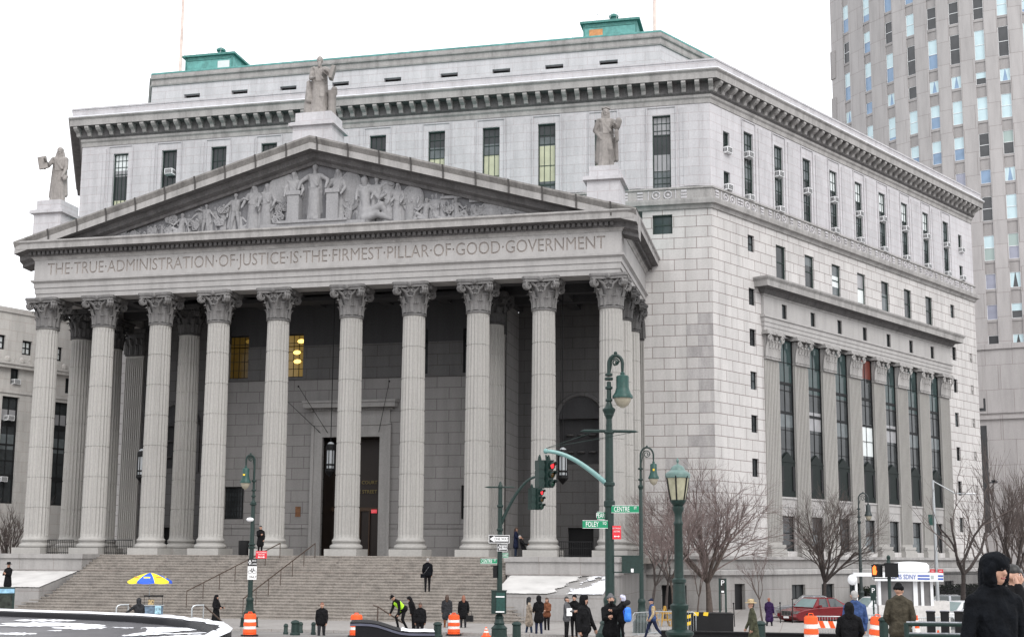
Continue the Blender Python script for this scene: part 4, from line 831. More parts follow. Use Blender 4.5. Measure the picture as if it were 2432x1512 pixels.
Dy=lambda c:315.5+.2731*c
Ex=lambda c:830.3+.2731*c
Ey=lambda c:332.1+.2731*c
for (v,c,t,b,f) in ((1,1873,215,770,1),(0,1690,300,790,1),(0,2075,275,775,-1),(0,1455,410,860,1),(0,1340,415,870,-1),(2,1185,500,875,1),(2,930,600,900,-1),(3,715,680,905,1),(4,560,790,920,1),(4,420,790,930,1),(3,2330,340,800,-1)): relief(v,Dx(c),Dy(t),Dy(b),f)
for (v,c,t,b,f) in ((0,120,280,745,1),(2,225,290,745,1),(0,330,330,740,-1),(0,410,345,740,-1),(1,520,380,735,1),(3,655,485,720,1),(3,930,480,705,-1),(4,800,570,710,-1),(4,1060,560,695,1)): relief(v,Ex(c),Ey(t),Ey(b),f)
rn=random.Random(9)
for i in range(26):
    c=250+1980*(i+rn.random()*.6)/26; u=Dx(c)
    if abs(c-1870)<330: continue
    ztop_=onY(u,1,-.4); h_=max(.7,(5.0-abs(onY(u,500,-.4)[0])*sl)*rn.uniform(.6,.8)); v=rn.choice((0,0,1,2,3)); full=[1.8,1.85,1.78,1.22][v]; h_=min(h_,2.9 if v!=3 else 1.6); o=link('relief_figure',VAR[v],TY,(onY(u,500,-.4)[0],-.3,21.92)); o.scale=(h_/full*rn.choice((-1,1)),h_/full*.8,h_/full)
for i in range(18):
    c=40+1150*(i+rn.random()*.6)/18; u=Ex(c); x_=onY(u,500,-.4)[0]; h_=max(.6,(5.0-abs(x_)*sl)*rn.uniform(.6,.8)); v=rn.choice((0,0,1,2,3)); full=[1.8,1.85,1.78,1.22][v]; h_=min(h_,2.9 if v!=3 else 1.6); o=link('relief_figure',VAR[v],TY,(x_,-.3,21.92)); o.scale=(h_/full*rn.choice((-1,1)),h_/full*.8,h_/full)
def shield(u,v,r,sx=1,n=20):
    x,z=onY(u,v,-.5); m=MB(); m.lathe([(r,0),(r,.1),(r*.9,.16),(r*.85,.12),(r*.3,.2),(.01,.26)],(0,0,0),n); m.xform(Matrix.Translation((x,-.36,z))@Matrix.Diagonal((sx,1,1,1))@Matrix.Rotation(R(90),4,'X')); m.build('relief_shield',S_rel,TY,(0,0,0),smooth=True)
shield(Dx(1610),Dy(480),1.05); shield(Dx(2195),Dy(500),1.35,.62); shield(Ex(545),Ey(510),.95,.8); shield(Ex(1230),Ey(620),.75); shield(Ex(325),Ey(390),.5)
rn=random.Random(3)
def scroll(u,v,s):
    x,z=onY(u,v,-.5); m=MB()
    for k in range(6): a=rn.uniform(0,6.28); spiral(m,(x+s*.5*math.cos(a),-.5,z+s*.4*math.sin(a)),(1,0),s*.5,s*.13,rn.choice((-1,1)),9)
    m.build('relief_foliage',S_rel,TY,(0,0,0),smooth=True)
for c,r,s in ((95,910,.22),(215,880,.42),(320,885,.36),(640,745,.5),(1090,660,.45),(1600,660,.5),(1750,560,.3),(2180,600,.45)): scroll(Dx(c),Dy(r),s)
for c,r,s in ((480,520,.5),(860,600,.4),(1130,600,.5),(1340,620,.45),(1420,625,.45),(1500,640,.38),(1580,650,.3),(560,640,.35),(60,720,.4)): scroll(Ex(c),Ey(r),s)
for c,r,s in ((140,900,.3),(170,915,.25),(270,900,.3),(380,890,.35),(470,860,.4),(500,900,.3),(620,860,.4),(830,800,.5),(1060,760,.5),(1560,740,.5),(2140,700,.5)): scroll(Dx(c),Dy(r),s)
for c,r,s in ((1180,650,.5),(1290,560,.4),(1380,600,.5),(1460,590,.35),(1540,620,.4),(1640,655,.3),(1700,660,.25),(1760,658,.2),(720,690,.4),(980,690,.4)): scroll(Ex(c),Ey(r),s)
m=MB()
for (a,b,w_,h) in ((790,500,180,22),(1040,530,95,50)): x,z=onY(Ex(a),Ey(b),-.5); x2,_=onY(Ex(a+w_),Ey(b),-.5); x3,z2=onY(Ex(a),Ey(b-h),-.5); m.box(x,x2,-.52,-.34,z-.1,z2-.1)
m.build('relief_tablet',S_rel,TY,(0,0,0))
# ============================================================ flag poles on the roof
def roofpole(label,x,y,z0,z1,r,mat):
    m=MB(); m.tube([(0,0,0),(0,0,z1-z0)],[r,r*.75],8); m.lathe([(r*2.5,0),(r*2.5,.3),(r*1.3,.5),(r,.6)],(0,0,0),10); tag(m.build('flagpole',mat,None,(x,y,z0)),label,'flagpole')
PINKW=plain('rust stained white paint',(.62,.5,.45),.5,0,.25,1.5)
roofpole('rust stained white flagpole left of the roof penthouses',-21.4,20.6,41.2,62,.14,PINKW); roofpole('white flagpole near the right corner of the attic roof',20.0,20,41.2,62,.13,PINKW); roofpole('hair thin antenna beside the penthouse with the orange door',13.2,21,41.2,60,.03,STEEL)
# ============================================================ window air conditioners
def ac_mesh():
    m=MB(); m.mat(0).box(-.33,.33,-.42,.25,0,.42); m.mat(1)
    for i in range(5): m.box(-.28,.28,-.435,-.418,.05+.07*i,.085+.07*i)
    m.mat(0).box(-.36,-.33,-.3,.2,-.05,.02).box(.33,.36,-.3,.2,-.05,.02)
    for s in (-1,1):
        m.mat(1)
        for i in range(4): x=s*.335; m.box(min(x,x-s*.01),max(x,x-s*.01)+.002,-.36+.12*i,-.29+.12*i,.06,.34)
    return m.mesh('air_conditioner',[WHITEP,BLACK])
acm=ac_mesh(); ORD=['first','second','third','fourth','fifth','sixth','seventh','eighth','ninth']
def ac(pos,rot,label): o=link('air_conditioner',acm,None,pos,rot); tag(o,label,'air conditioner','air conditioners jutting from courthouse windows'); return o
ac((-17.0,YB+.1,30.3),0,'air conditioner in a tall front window above the left slope of the pediment')
acs=[(0,30.1,1),(0,26.85,0),(1,29.6,1),(1,26.85,0),(2,29.2,1),(3,29.4,1),(3,26.85,0),(4,29.1,1),(4,26.85,0),(5,29.5,1),(5,26.85,0),(6,29.5,1),(6,26.85,0),(7,29.6,1),(7,26.85,0),(8,29.6,1),(8,26.85,0)]
for i,z,h in acs:
    p=RW(s_t[i],-.1,z); ac(p,R60,('air conditioner halfway up the %s tall flank window from the corner' if h else 'air conditioner on the sill of the %s tall flank window from the corner')%ORD[i])
for s,z,lb in ((2.08,29.75,'dirty air conditioner in the small window by the front corner'),(2.08,27.0,'air conditioner low in the small lower window by the front corner'),(41.9,29.7,'air conditioner in the small window at the far end of the flank'),(41.9,27.0,'air conditioner in the lower small window at the far end of the flank')): ac(RW(s,-.1,z),R60,lb)
# ============================================================ tower behind on the right
TS=stone('tan granite panels',(.40,.382,.378),2.9,3.1,.75,.02,.06,.18,jc=(.22,.19,.18)); TS2=stone('tan spandrel granite',(.345,.327,.322),0,0,var=.06,streak=.2)
tcol=[1973,2020,2071,2121,2174,2227,2281,2341,2399,2460,2522,2585]; tang=[55,51,46,40,34,29,25,22,20,19,18]
tu=[1290+(u-1290)*1.0557 for u in tcol]; dep=150.; tp=[P(tu[-1],dep)]
for i in range(len(tu)-2,-1,-1):
    lat=(tu[i+1]-tu[i])/F*dep; dep+=lat*math.tan(R(tang[i])); tp.append(P(tu[i],dep))
tp=tp[::-1]
TW=thing('office_tower','tall curved office tower of tan granite with regular sash windows behind the courthouse','tower',(tp[4][0],tp[4][1],-2.62)); TL=(-tp[4][0],-tp[4][1],2.62)
rows=[(-330,-265),(-230,-150),(-120,-60),(-30,50),(83,116),(150,213),(247,309),(343,379),(414,477),(515,580),(614,653),(693,731),(771,801)]
zr=[(zat(b,151),zat(a,151)) for a,b in rows]; ztop=zat(-400,151); zbase=zat(806,151)
PL=plain('pale blue reflecting glass',(.52,.66,.70),.25,0,.08,.6); PB=plain('blue reflecting glass',(.22,.32,.46),.2,0,.15,.6); PG=plain('green grey blind glass',(.34,.42,.40),.3,0,.06,.6); PD=plain('dark tower glass',(.06,.062,.065),.15,0,.2,1); PV=plain('violet grey glass',(.30,.31,.38),.2,0,.1,1)
TM=[PL,PB,PG,PD,PV,WHITEP,plain('amber lit room',(.35,.2,.08),.4)]
rn=random.Random(11)
for i in range(len(tp)-1):
    a=Vector(tp[i]+(0,)); b=Vector(tp[i+1]+(0,)); d=(b-a); L=d.length; ang=math.atan2(d.y,d.x); loc=(a.x+TL[0],a.y+TL[1],2.62)
    # bay: pier half, window strip, pier half, in the bay's own frame (x along, y inward)
    x0,x1=(L-1.05-.65,L-.4) if i<2 else (L-.75-.62,L-.12)
    m=MB(); hs=[(x0,x1,c,d_) for c,d_ in zr]; wall(m,0,L,-2.6,ztop,[(x0,x1,zbase+.5,ztop)],.28); m.build('tower_wall',TS,TW,loc,ang)
    MB().quad((x0,.27,zbase+.5),(x1,.27,zbase+.5),(x1,.27,ztop),(x0,.27,ztop)).build('strip_backing',PD,TW,loc,ang,fix=False)
    z=zbase+.5
    for (c,d_) in sorted(zr): MB().box(x0,x1,.16,.3,z,c-.35).box(x0,x1,.08,.3,c-.35,c-.02).build('spandrel',TS2,TW,loc,ang); z=d_

    for (c,d_) in zr:
        wp=a+d*((x0+x1)/2/L); rel=Vector((wp.x,wp.y,(c+d_)/2))-CAMP; dz_=rel.dot(_fw); uu=1216+F*rel.dot(_r2)/dz_; vv=PY-F*rel.dot(_u2)/dz_
        lim=137+(uu-1700)*.506 if uu<2200 else 390+(uu-2200)*.95 if uu<2325 else 9999
        if uu>2520 or vv<-60 or vv>lim+70: continue
        tall=d_-c>2.5; k=rn.random(); w_=MB(); zm=(c+d_)/2
        def q(z0,z1,mi): w_.mat(mi).quad((x0,.24,z0),(x1,.24,z0),(x1,.24,z1),(x0,.24,z1))
        hi=c>47; 
        if tall:
            if hi and k<.45: f=rn.choice((.0,.12,.25)); q(c+(d_-c)*f,d_,0); (q(c,c+(d_-c)*f,1) if f else 0)
            elif hi and k<.7: q(zm,d_,0); q(c,zm,1)
            elif k<.55: q(zm,d_,2 if k<.3 else 0); q(c,zm,2 if k<.45 else 0)
            elif k<.8: q(zm,d_,rn.choice((2,4,3))); q(c,zm,rn.choice((3,4)))
            else: q(c,d_,3)
        else:
            if k<.4: q(c,d_,rn.choice((3,1,4)))
            elif k<.8:
                xm=(x0+x1)/2; q(c,d_,3 if not hi else 1)
                w_.mat(0); w_.add([(x0,.235,c),(x0+.25*(x1-x0),.235,c),(xm-.04,.235,d_-.1),(xm,.235,d_),(x0,.235,d_)],[(0,1,2,3,4)]); w_.add([(x1,.235,c),(x1-.25*(x1-x0),.235,c),(xm+.04,.235,d_-.1),(xm,.235,d_),(x1,.235,d_)],[(0,3,2,1,4)][:0] or [(0,4,3,2,1)])
            else: q(zm,d_,0); q(c,zm,3)
        w_.mat(5); 
        for (e,f,g,h) in ((x0,x0+.05,c,d_),(x1-.05,x1,c,d_),(x0,x1,d_-.06,d_),(x0,x1,c,c+.05))+(((x0,x1,zm-.035,zm+.035),) if tall else ()): w_.box(e,f,.19,.236,g,h)
        w_.build('tower_window',TM,TW,loc,ang,fix=False)
    if i>=4:   # projecting base storeys
        m=MB(); m.box(-.05,L+.05,-1.2,.05,-2.6,zbase-.2).box(-.06,L+.06,-1.4,.06,zbase-.2,zbase+.45); zc=zat(979,151); m.box(-.06,L+.06,-1.45,-1.1,zc-.25,zc).box(-.06,L+.06,-1.35,-1.1,zc+.5,zc+.8)
        if i%2==0: m.box(.3,1.0,-1.32,-1.1,zc+1.2,zbase-.6)
        m.build('tower_base',TS,TW,loc,ang)
        if i==6:
            for (v0,v1) in ((923,959),(992,1259)): g=MB(); g.box(.5,1.25,-1.24,-1.19,zat(v1,148),zat(v0,148)); g.build('tower_base_window',PD,TW,loc,ang)
a=Vector(tp[0]); b=Vector(tp[-1]); m=MB(); m.add([(x,y,ztop) for x,y in tp]+[(b.x+30,b.y+40,ztop),(a.x+20,a.y+30,ztop)],[tuple(range(len(tp)+2))]); m.quad((a.x,a.y,-2.6),(a.x+6,a.y+25,-2.6),(a.x+6,a.y+25,ztop),(a.x,a.y,ztop)); m.build('tower_side',TS,TW,(TL[0],TL[1],2.62))
m=MB(); d=(Vector(tp[1])-Vector(tp[0])); ang0=math.atan2(d.y,d.x)
for z in range(20,72,7): m.box(-.12,.9,-.12,.1,z,z+4.2)
m.build('corner_panel',TS2,TW,(tp[0][0]+TL[0],tp[0][1]+TL[1],2.62),ang0)
print('TOWER WINDOWS',sum(o.name.startswith('tower_window') for o in bpy.data.objects))
# ============================================================ building on the left
LA=R(67.66); lx,ly=-37.6,22.7
LB=thing('stone_office_building','pale stone building with a crested cornice and tall bronze windows, left edge of the photo','building',(lx,ly,-2.62),LA)
LS=stone('pale left building stone',(.50,.487,.465),1.6,.9,.8,.015,.06,.2)
hl=[(-1.3,-.3,18.9,20.2),(1.4,2.4,18.7,20.0),(4.7,5.6,18.6,19.9),(-4.5,-3.5,18.9,20.2),(8,9,18.6,19.9)]; h2=[(-.05,.8,15.8,17.2),(5.6,6.4,15.6,17.0),(-5,-4.2,15.8,17.2)]; h3=[(-.7,1.0,5.3,14.7),(4.6,6.2,5.3,14.7),(-6,-4.4,5.3,14.7),(9.8,11.4,5.3,14.7)]
m=MB(); wall(m,-20,24,-2.6,17.3,h2+h3,.4); m.build('wall',LS,LB,(0,0,2.62))
m=MB(); wall(m,-20,24,17.0,22.6,hl,.4); m.build('attic_wall',LS,LB,(0,.7,2.62))
m=MB(); m.box(-20,24,-.5,.75,17.2,17.5).box(-20,24,-.65,.75,17.5,17.65).box(-20,24,.55,1.6,22.3,22.75).box(-20,24,-.12,.1,15.0,15.3)
for i in range(30): x=-19.5+1.45*i; m.ball((x,-.35,17.95),.3,8,6,(1,.5,1)); m.prism([(x+.45,17.65),(x+1.0,17.65),(x+.72,18.3)],'y',-.4,-.3)
m.box(-20,24,-.35,-.2,17.65,17.9); m.build('crested_cornice',LS,LB,(0,0,2.62))
MB().quad((-20,.7,22.7),(24,.7,22.7),(24,14,22.7),(-20,14,22.7)).quad((24,0,-2.6),(24,14,-2.6),(24,14,22.7),(24,0.7,22.7)).build('roof',LS,LB,(0,0,2.62))
for (a,b,c,d) in hl: window(LB,(0,.7,2.62),0,a,b,c,d,.3,((1,3),),2,((.5,.09),),FR_black,.16,mb_=.12)
for (a,b,c,d) in h2: window(LB,(0,0,2.62),0,a,b,c,d,.3,((1,0),),2,(.5,),FR_black,.08)
for (a,b,c,d) in h3: window(LB,(0,0,2.62),0,a,b,c,d,.35,((.12,0),(.1,4),(.13,0),(.14,1),(.5,0)),2,((.25,.5),(.45,.15),.6,(.75,.4)),FR_black,.14,mb_=.1)
Rz=Matrix.Rotation(LA,3,'Z')
for (x,z,lb) in ((.5,15.85,'air conditioner in the narrow window of the left building under its crested cornice'),(.1,12.6,'air conditioner in the tall bronze window at the left edge, upper'),(-.2,7.2,'air conditioner in the tall bronze window at the left edge, lower')):
    p=Rz@Vector((x,.15,0)); ac((lx+p.x,ly+p.y,z),LA,lb)
# ============================================================ lamp posts
def G(u,dep): x,y=P(u,dep); return x,y,gz(y)
def vx(u,u0,dep): return (u-u0)/F*dep          # metres to the right of column u0 in a frame facing the camera
def face(u): return YAW*-1*0+math.atan2(P(u,10)[0]-CAMP.x,P(u,10)[1]-CAMP.y)*-1   # z rotation that turns local -y to the camera
def lamp_base(m,r,h=1.0):
    m.lathe([(r*3.6,0),(r*3.6,.12),(r*3.2,.16),(r*3.0,.5*h),(r*3.2,.55*h),(r*2.4,.62*h),(r*2.0,.75*h),(r*2.2,.8*h),(r*1.5,.9*h),(r*1.2,1.3*h),(r*1.35,1.34*h),(r*1.35,1.42*h),(r,1.5*h)],(0,0,0),16)
def crook(o,h0,r,side,span,rise,shade_h,shade_r,mat=GREEN):
    "bishop's crook from pole top z=h0, curling to side, with a bell lamp"
    m=MB(); pts=[]; n=16; cx=side*span/2
    for i in range(n+1):
        a=PI-PI*i/n; pts.append((cx+side*math.cos(a)*span/2,0,h0+rise+math.sin(a)*span/2*1.25))
    pts=[(0,0,h0)]+pts+[(side*span,0,h0+rise-.28)]
    m.tube(pts,[r]+[r*.95]*(n+1)+[r*.7],8); m.ball((cx,0,h0+rise+span/2*1.25+r*1.3),r*1.0,8,6)
    a_=m.build('crook_arm',mat,o,smooth=True); s=MB()
    pts=[]
    for i in range(22): a=(PI*1.15-i/21*3.3*PI); rr=span*.33*(1-.72*i/21); pts.append((cx+side*(math.cos(a)*rr-span*.02),0,h0+rise+.06+math.sin(a)*rr))
    s.tube([(side*.02,0,h0+.05)]+pts,[r*.5]*8+[r*.42]*15,5); s.ball(pts[-1],r*.8,6,5)
    for k in (3,7,11): s.ball((pts[k][0],0,pts[k][2]),r*.7,6,4)
    s.build('scroll',mat,a_,smooth=True)
    z=h0+rise-.26; m=MB(); q=shade_h
    m.lathe([(.03,z),(r*1.2,z-.03),(r*1.2,z-.1),(shade_r*.55,z-.13),(shade_r*.62,z-.16),(shade_r*.62,z-.55*q),(shade_r*.78,z-.72*q),(shade_r*.98,z-.82*q),(shade_r,z-.86*q),(shade_r,z-.9*q),(shade_r*.9,z-.9*q)],(side*span,0,0),16)
    sh=m.build('lamp_shade',mat if mat!=GREEN else GREENL,o,smooth=True)
    b=MB(); b.lathe([(shade_r*.84,z-.89*q),(shade_r*.8,z-.98*q),(shade_r*.55,z-1.14*q),(shade_r*.2,z-1.22*q),(.005,z-1.24*q)],(side*span,0,0),14); b.build('lamp_bowl',plain('smoked lamp glass',(.34,.31,.24),.25,0,.15,4),sh,smooth=True)
def collar(m,z,r,k=1.6,h=.1): m.lathe([(r,z-h),(r*k*.85,z-h*.9),(r*k,z-h*.5),(r*k,z+h*.5),(r*k*.85,z+h*.9),(r,z+h)],(0,0,0),14)
# big corner pole with mast arm
u0,dp=1448,40; x,y,g=G(u0,dp); fr=face(u0)
MP=thing('street_lamp','tall green corner lamp post with curled top, crossbar and curved signal arm','lamp post',(x,y,g),fr)
zz=lambda v,d=dp,gg=None: zat(v,d)-(g if gg is None else gg)
m=MB(); lamp_base(m,.15,1.2); zt=zz(1025); m.tube([(0,0,1.7),(0,0,zt)],[.15,.125],14); m.tube([(0,0,zt),(0,0,zz(975)),(0,0,zz(905))],[.1,.085,.07],12)
for v,k in ((1028,1.35),(1010,1.25),(985,1.9),(972,1.7),(950,1.4),(920,1.5),(898,1.7),(888,1.5)): collar(m,zz(v),.08 if v<1020 else .12,k,.05)
m.lathe([(.08,zz(998)),(.12,zz(990)),(.2,zz(976)),(.21,zz(972)),(.12,zz(966)),(.08,zz(955))],(0,0,0),14)
for v in (1152,1196,1202): collar(m,zz(v),.14,1.28,.07)
m.build('pole',GREEN,MP,smooth=True); crook(MP,zz(890),.06,1,vx(1476,1443,dp),.38,.95,.33)
m=MB(); L=.8; a=R(8); m.tube([(-L-.12,.1,zt+.0),(-L,.09,zt+.02),(0,-.0,zt),(L,-.09,zt-.02),(L+.14,-.1,zt-.03)],[.008,.045,.05,.045,.006],8); m.build('crossbar',GREEN,MP,smooth=True)
ex=vx(1297,u0,dp); m=MB(); pts=[]
for i in range(13): t=i/12; pts.append((-.1+(ex+.1)*t,-.3*t,zz(1150)+(zz(1075)-zz(1150))*math.sin(t*PI/2)))
m.tube(pts,[.085-.025*i/12 for i in range(13)],10); m.ball((ex,-.3,zz(1075)),.085,10,7); m.build('signal_arm',plain('pale green arm paint',(.16,.3,.29),.35,0,.1),MP,smooth=True)
m=MB(); m.tube([(ex,-.3,zz(1068)),(-L+.2,.09,zt-.06)],.008,4); m.tube([(ex,-.3,zz(1068)),(L-.1,-.09,zt-.06)],.008,4); m.build('guy_wire',GREEN,MP)
def signal(label,pos,rot,lit='red',h=.84):
    o=thing('traffic_light',label,'traffic light',pos,rot,'green hanging traffic lights'); k=h/3
    m=MB(); 
    for i in range(3): m.box(-.14,.14,-.0,.2,-h+i*k+.01,-h+(i+1)*k-.008)
    m.box(-.12,.12,.01,.19,-h,0).box(-.13,.13,.0,.2,-.02,.02); m.tube([(0,.1,0),(0,.1,.2)],.025,8); m.box(-.05,.05,.06,.14,.03,.1).ball((0,.1,.13),.05,8,5); m.build('housing',GREEN,o)
    for i,c in enumerate(('green','amber','red')):
        zc=-h+i*k+k/2; v=MB(); n=14; vs=[];fs=[]
        for j in range(n+1):
            a=R(-60)+R(300)*j/n
            for (yy,rr) in ((0,.115),(-.2 if abs(a-PI/2)<1.2 else -.09,.118)): vs.append((rr*math.cos(a),yy,zc+rr*math.sin(a)))
        fs=[(2*j,2*j+1,2*j+3,2*j+2) for j in range(n)]; v.add(vs,fs); vo=v.build('visor',GREEN,o,smooth='all'); s=vo.modifiers.new('s','SOLIDIFY'); s.thickness=.008
        on=(c==lit); cm=plain('lit red signal lens',(.8,.02,.02),.3,emit=(1,.02,.03),es=1.6) if on else plain('dark %s signal lens'%c,{'green':(.01,.05,.03),'amber':(.08,.04,.0),'red':(.12,.01,.01)}[c],.2)
        l=MB(); l.lathe([(.1,0),(.095,.02),(.05,.04),(.004,.045)],(0,0,0),14); l.xform(Matrix.Translation((0,-.03,zc))@Matrix.Rotation(R(90),4,'X')); l.build('lens',cm,o,smooth=True)
    return o
cf,sf=math.cos(fr),math.sin(fr)
def onpole(T_,lx,ly,lz): # local of thing -> world
    a=T_.rotation_euler.z; return (T_.location.x+lx*math.cos(a)-ly*math.sin(a),T_.location.y+lx*math.sin(a)+ly*math.cos(a),T_.location.z+lz)
zb=zz(1099)
signal('traffic light under the big signal arm, its back to the camera',onpole(MP,vx(1290,u0,dp)-.02,-.3,zb),fr+R(122),None)
signal('traffic light under the big signal arm with its red lens lit',onpole(MP,vx(1309,u0,dp),-.34,zb),fr+R(52),'red')
m=MB(); m.tube([(ex,-.3,zz(1084)),(ex+.02,-.3,zz(1097))],.03,6); m.box(vx(1284,u0,dp),vx(1317,u0,dp),-.36,-.28,zz(1099),zz(1096.5)); m.build('hanger',GREEN,MP)
def sign(name,label,T_,u,v,w_,h,d,mat,yaw=0,off=-.2,group=None,border=True,vdp=None):
    "flat sign facing the camera, clamped beside its pole"
    px=onpole(T_,d,off,zat(v,vdp)-T_.location.z); o=thing(name,label,'street sign',px,T_.rotation_euler.z+yaw,group)
    m=MB(); m.box(-w_/2,w_/2,-.008,.008,-h/2,h/2); p=m.build('panel',mat,o)
    return o,p
def streetsign(label,T_,u,v,w_,h,main,suf,dep,u_p,yaw=0,off=-.17):
    o,p=sign('street_sign',label,T_,u,v,w_,h,vx(u,u_p,dep),SIGNG,yaw,off,'green street name signs',vdp=dep)
    b=MB(); e=.012; 
    for (a,c,q,r) in ((-w_/2,w_/2,h/2-e,h/2),(-w_/2,w_/2,-h/2,-h/2+e)): b.box(a,c,-.013,-.009,q,r)
    b.build('border',SIGNW,o)
    lettering(main,h*.92,SIGNW,o,(-w_*.12,-.012,-.005),0,.62); lettering(suf,h*.48,SIGNW,o,(w_*.37,-.012,h*.14),0,.8); return o
streetsign('green CENTRE ST street sign on the right of the tall corner post',MP,1485,1212,.87,.235,'CENTRE','ST',dp,u0,R(-4))
streetsign('green FOLEY SQ street sign on the left of the tall corner post',MP,1414,1248,.8,.25,'FOLEY','SQ',dp,u0,R(3))
streetsign('small green PEARL ST street sign above the FOLEY SQ sign',MP,1431,1227,.38,.24,'PEARL','ST',dp,u0,R(30),.0)
o,p=sign('parking_sign','red no standing anytime sign on the tall corner post',MP,1465,1267,.27,.42,vx(1465,u0,dp),SIGNR,0,-.17,vdp=dp)
for t,z,s in (('NO STANDING',.13,.062),('ANYTIME',.03,.075)): lettering(t,s,SIGNW,o,(0,-.012,z),0,.62)
def arrow(o,w_,z,th=.02,mat=SIGNW,both=True,y=-.014):
    m=MB(); m.box(-w_/2,w_/2,y,y+.004,z-th/2,z+th/2)
    for s in ((-1,1) if both else (-1,)): m.prism([(s*w_/2,z-th*1.6),(s*(w_/2+th*2.2),z),(s*w_/2,z+th*1.6)],'y',y,y+.004)
    m.build('arrow',mat,o)
arrow(o,.1,-.12)
def pedsignal(label,T_,d,off,z0,w_,h,yaw=0,sticker=False,hand=False,glare=False):
    o=thing('pedestrian_signal',label,'pedestrian signal',onpole(T_,d,off,z0),T_.rotation_euler.z+yaw,'pedestrian signal boxes')
    m=MB(); m.box(-w_/2,w_/2,-.09,.09,0,h).box(-w_/2-.01,w_/2+.01,-.1,-.085,h-.02,h+.01).box(-w_/2-.01,w_/2+.01,.09,.2,h-.03,h); m.build('housing',GREEN if sticker else BLACK,o)
    v=MB()
    for i in range(5): v.box(-w_/2+.03,w_/2-.03,.1,.15,.06+i*h/6,.065+i*h/6)
    v.build('visor_grid',BLACK,o)
    if sticker: MB().box(-.035,.045,-.096,-.091,.03,.14).build('sticker',SIGNW,o)
    if hand:
        hm=plain('lit orange hand',(.9,.2,.02),.4,emit=(1,.16,.03),es=1.5); k=MB(); k.box(-.09,.08,-.106,-.1,.08,.24)
        for i,hh in enumerate((.09,.13,.14,.11)): k.box(-.09+i*.045,-.055+i*.045,-.106,-.1,.24,.24+hh)
        k.prism([(.08,.1),(.13,.2),(.11,.22),(.08,.17)],'y',-.106,-.1); k.build('hand_symbol',hm,o)
    return o
pedsignal('olive green pedestrian signal box with white sticker beside the tall corner post',MP,vx(1500,u0,dp),0,zz(1362),.62,.54,R(6),True)
m=MB(); 
for v in (1322,1360): m.tube([(.1,0,zz(v)),(vx(1512,u0,dp),0,zz(v))],.022,6)
m.build('signal_bracket',GREEN,MP)
# second pole
u1,d1=1187,52; x,y,g1=G(u1,d1); f1=face(u1)
P2=thing('signal_pole','green signal pole with pointed crossbar and two one way signs','signal pole',(x,y,g1),f1); q1=lambda v: zat(v,d1)-g1
m=MB(); m.lathe([(.36,0),(.36,.1),(.32,.14),(.31,.42),(.34,.46),(.27,.52),(.2,.6),(.22,.66),(.18,.72),(.17,.85),(.19,.88),(.13,1.0)],(0,0,0),16); m.tube([(0,0,1.0),(0,0,q1(1165))],[.115,.085],12)
for v in (1262,1276,1290,1206): collar(m,q1(v),.1,1.35,.06)
m.lathe([(.07,q1(1166)),(.1,q1(1162)),(.1,q1(1158)),(.06,q1(1154)),(.05,q1(1150)),(.01,q1(1147))],(0,0,0),10); m.build('pole',GREEN,P2,smooth=True)
m=MB(); L=vx(1222,u1,d1); m.tube([(-L-.05,0,q1(1161)),(-L+.1,0,q1(1161)),(L-.1,0,q1(1161)),(L+.05,0,q1(1161))],[.005,.035,.035,.005],8); m.build('crossbar',GREEN,P2,smooth=True)
ex2=vx(1276,u1,d1); pts=[]
for i in range(11): t=i/10; pts.append((.05+(ex2-.05)*t,-.2*t,q1(1248)+(q1(1136)-q1(1248))*math.sin(t*PI/2)**.9))
m=MB(); m.tube(pts,[.07-.02*i/10 for i in range(11)],8); m.build('signal_arm',GREEN,P2,smooth=True); m=MB(); m.tube([(ex2,-.2,q1(1133)),(ex2,-.2,q1(1162))],.025,6); m.box(ex2-.2,ex2+.28,-.24,-.16,q1(1164),q1(1162)); m.build('hanger',GREEN,P2)
signal('lower traffic light on the thin signal pole arm, turned away',onpole(P2,vx(1267,u1,d1),-.2,q1(1165)),f1+R(122),None,.86)
signal('lower traffic light on the thin signal pole arm with red lens lit',onpole(P2,vx(1283,u1,d1),-.25,q1(1165)),f1+R(52),'red',.86)
def oneway(label,T_,u,v,w_,h,dep,up,yaw):
    o,p=sign('one_way_sign',label,T_,u,v,w_,h,vx(u,up,dep),SIGNK,yaw,-.2,'one way signs',vdp=dep)
    b=MB(); e=.018
    for (a,c,q,r) in ((-w_/2,w_/2,h/2-e,h/2),(-w_/2,w_/2,-h/2,-h/2+e),(-w_/2,-w_/2+e,-h/2+e,h/2-e),(w_/2-e,w_/2,-h/2+e,h/2-e)): b.box(a,c,-.013,-.009,q,r)
    b.build('border',SIGNW,o)
    a=MB(); a.prism([(-w_*.45,0),(-w_*.22,h*.4),(-w_*.22,h*.27),(w_*.44,h*.27),(w_*.44,-h*.27),(-w_*.22,-h*.27),(-w_*.22,-h*.4)],'y',-.013,-.009); a.build('arrow',SIGNW,o)
    lettering('ONE WAY',h*.48,SIGNK,o,(w_*.1,-.016,0),0,.82)
oneway('wider upper one way sign with white arrow on the signal pole',P2,1185,1284,.86,.33,d1,u1,R(8)); oneway('narrower lower one way sign with white arrow on the signal pole',P2,1193,1303.5,.52,.31,d1,u1,R(-35))
streetsign('small green CENTRE ST street sign on the signal pole below the one way signs',P2,1161,1336,.68,.21,'CENTRE','ST',d1,u1,R(6),-.14)
o=streetsign('little green PEARL ST sign half hidden behind the signal pole',P2,1199,1322,.3,.22,'PEARL','ST',d1,u1,R(20),.13)
pedsignal('slim black pedestrian signal hung left of the signal pole',P2,vx(1178,u1,d1),-.0,q1(1375),.16,.5,R(60))
o=thing('control_cabinet','dark green signal control cabinet with white straps on the signal pole','cabinet',onpole(P2,0,-.12,q1(1458)),f1)
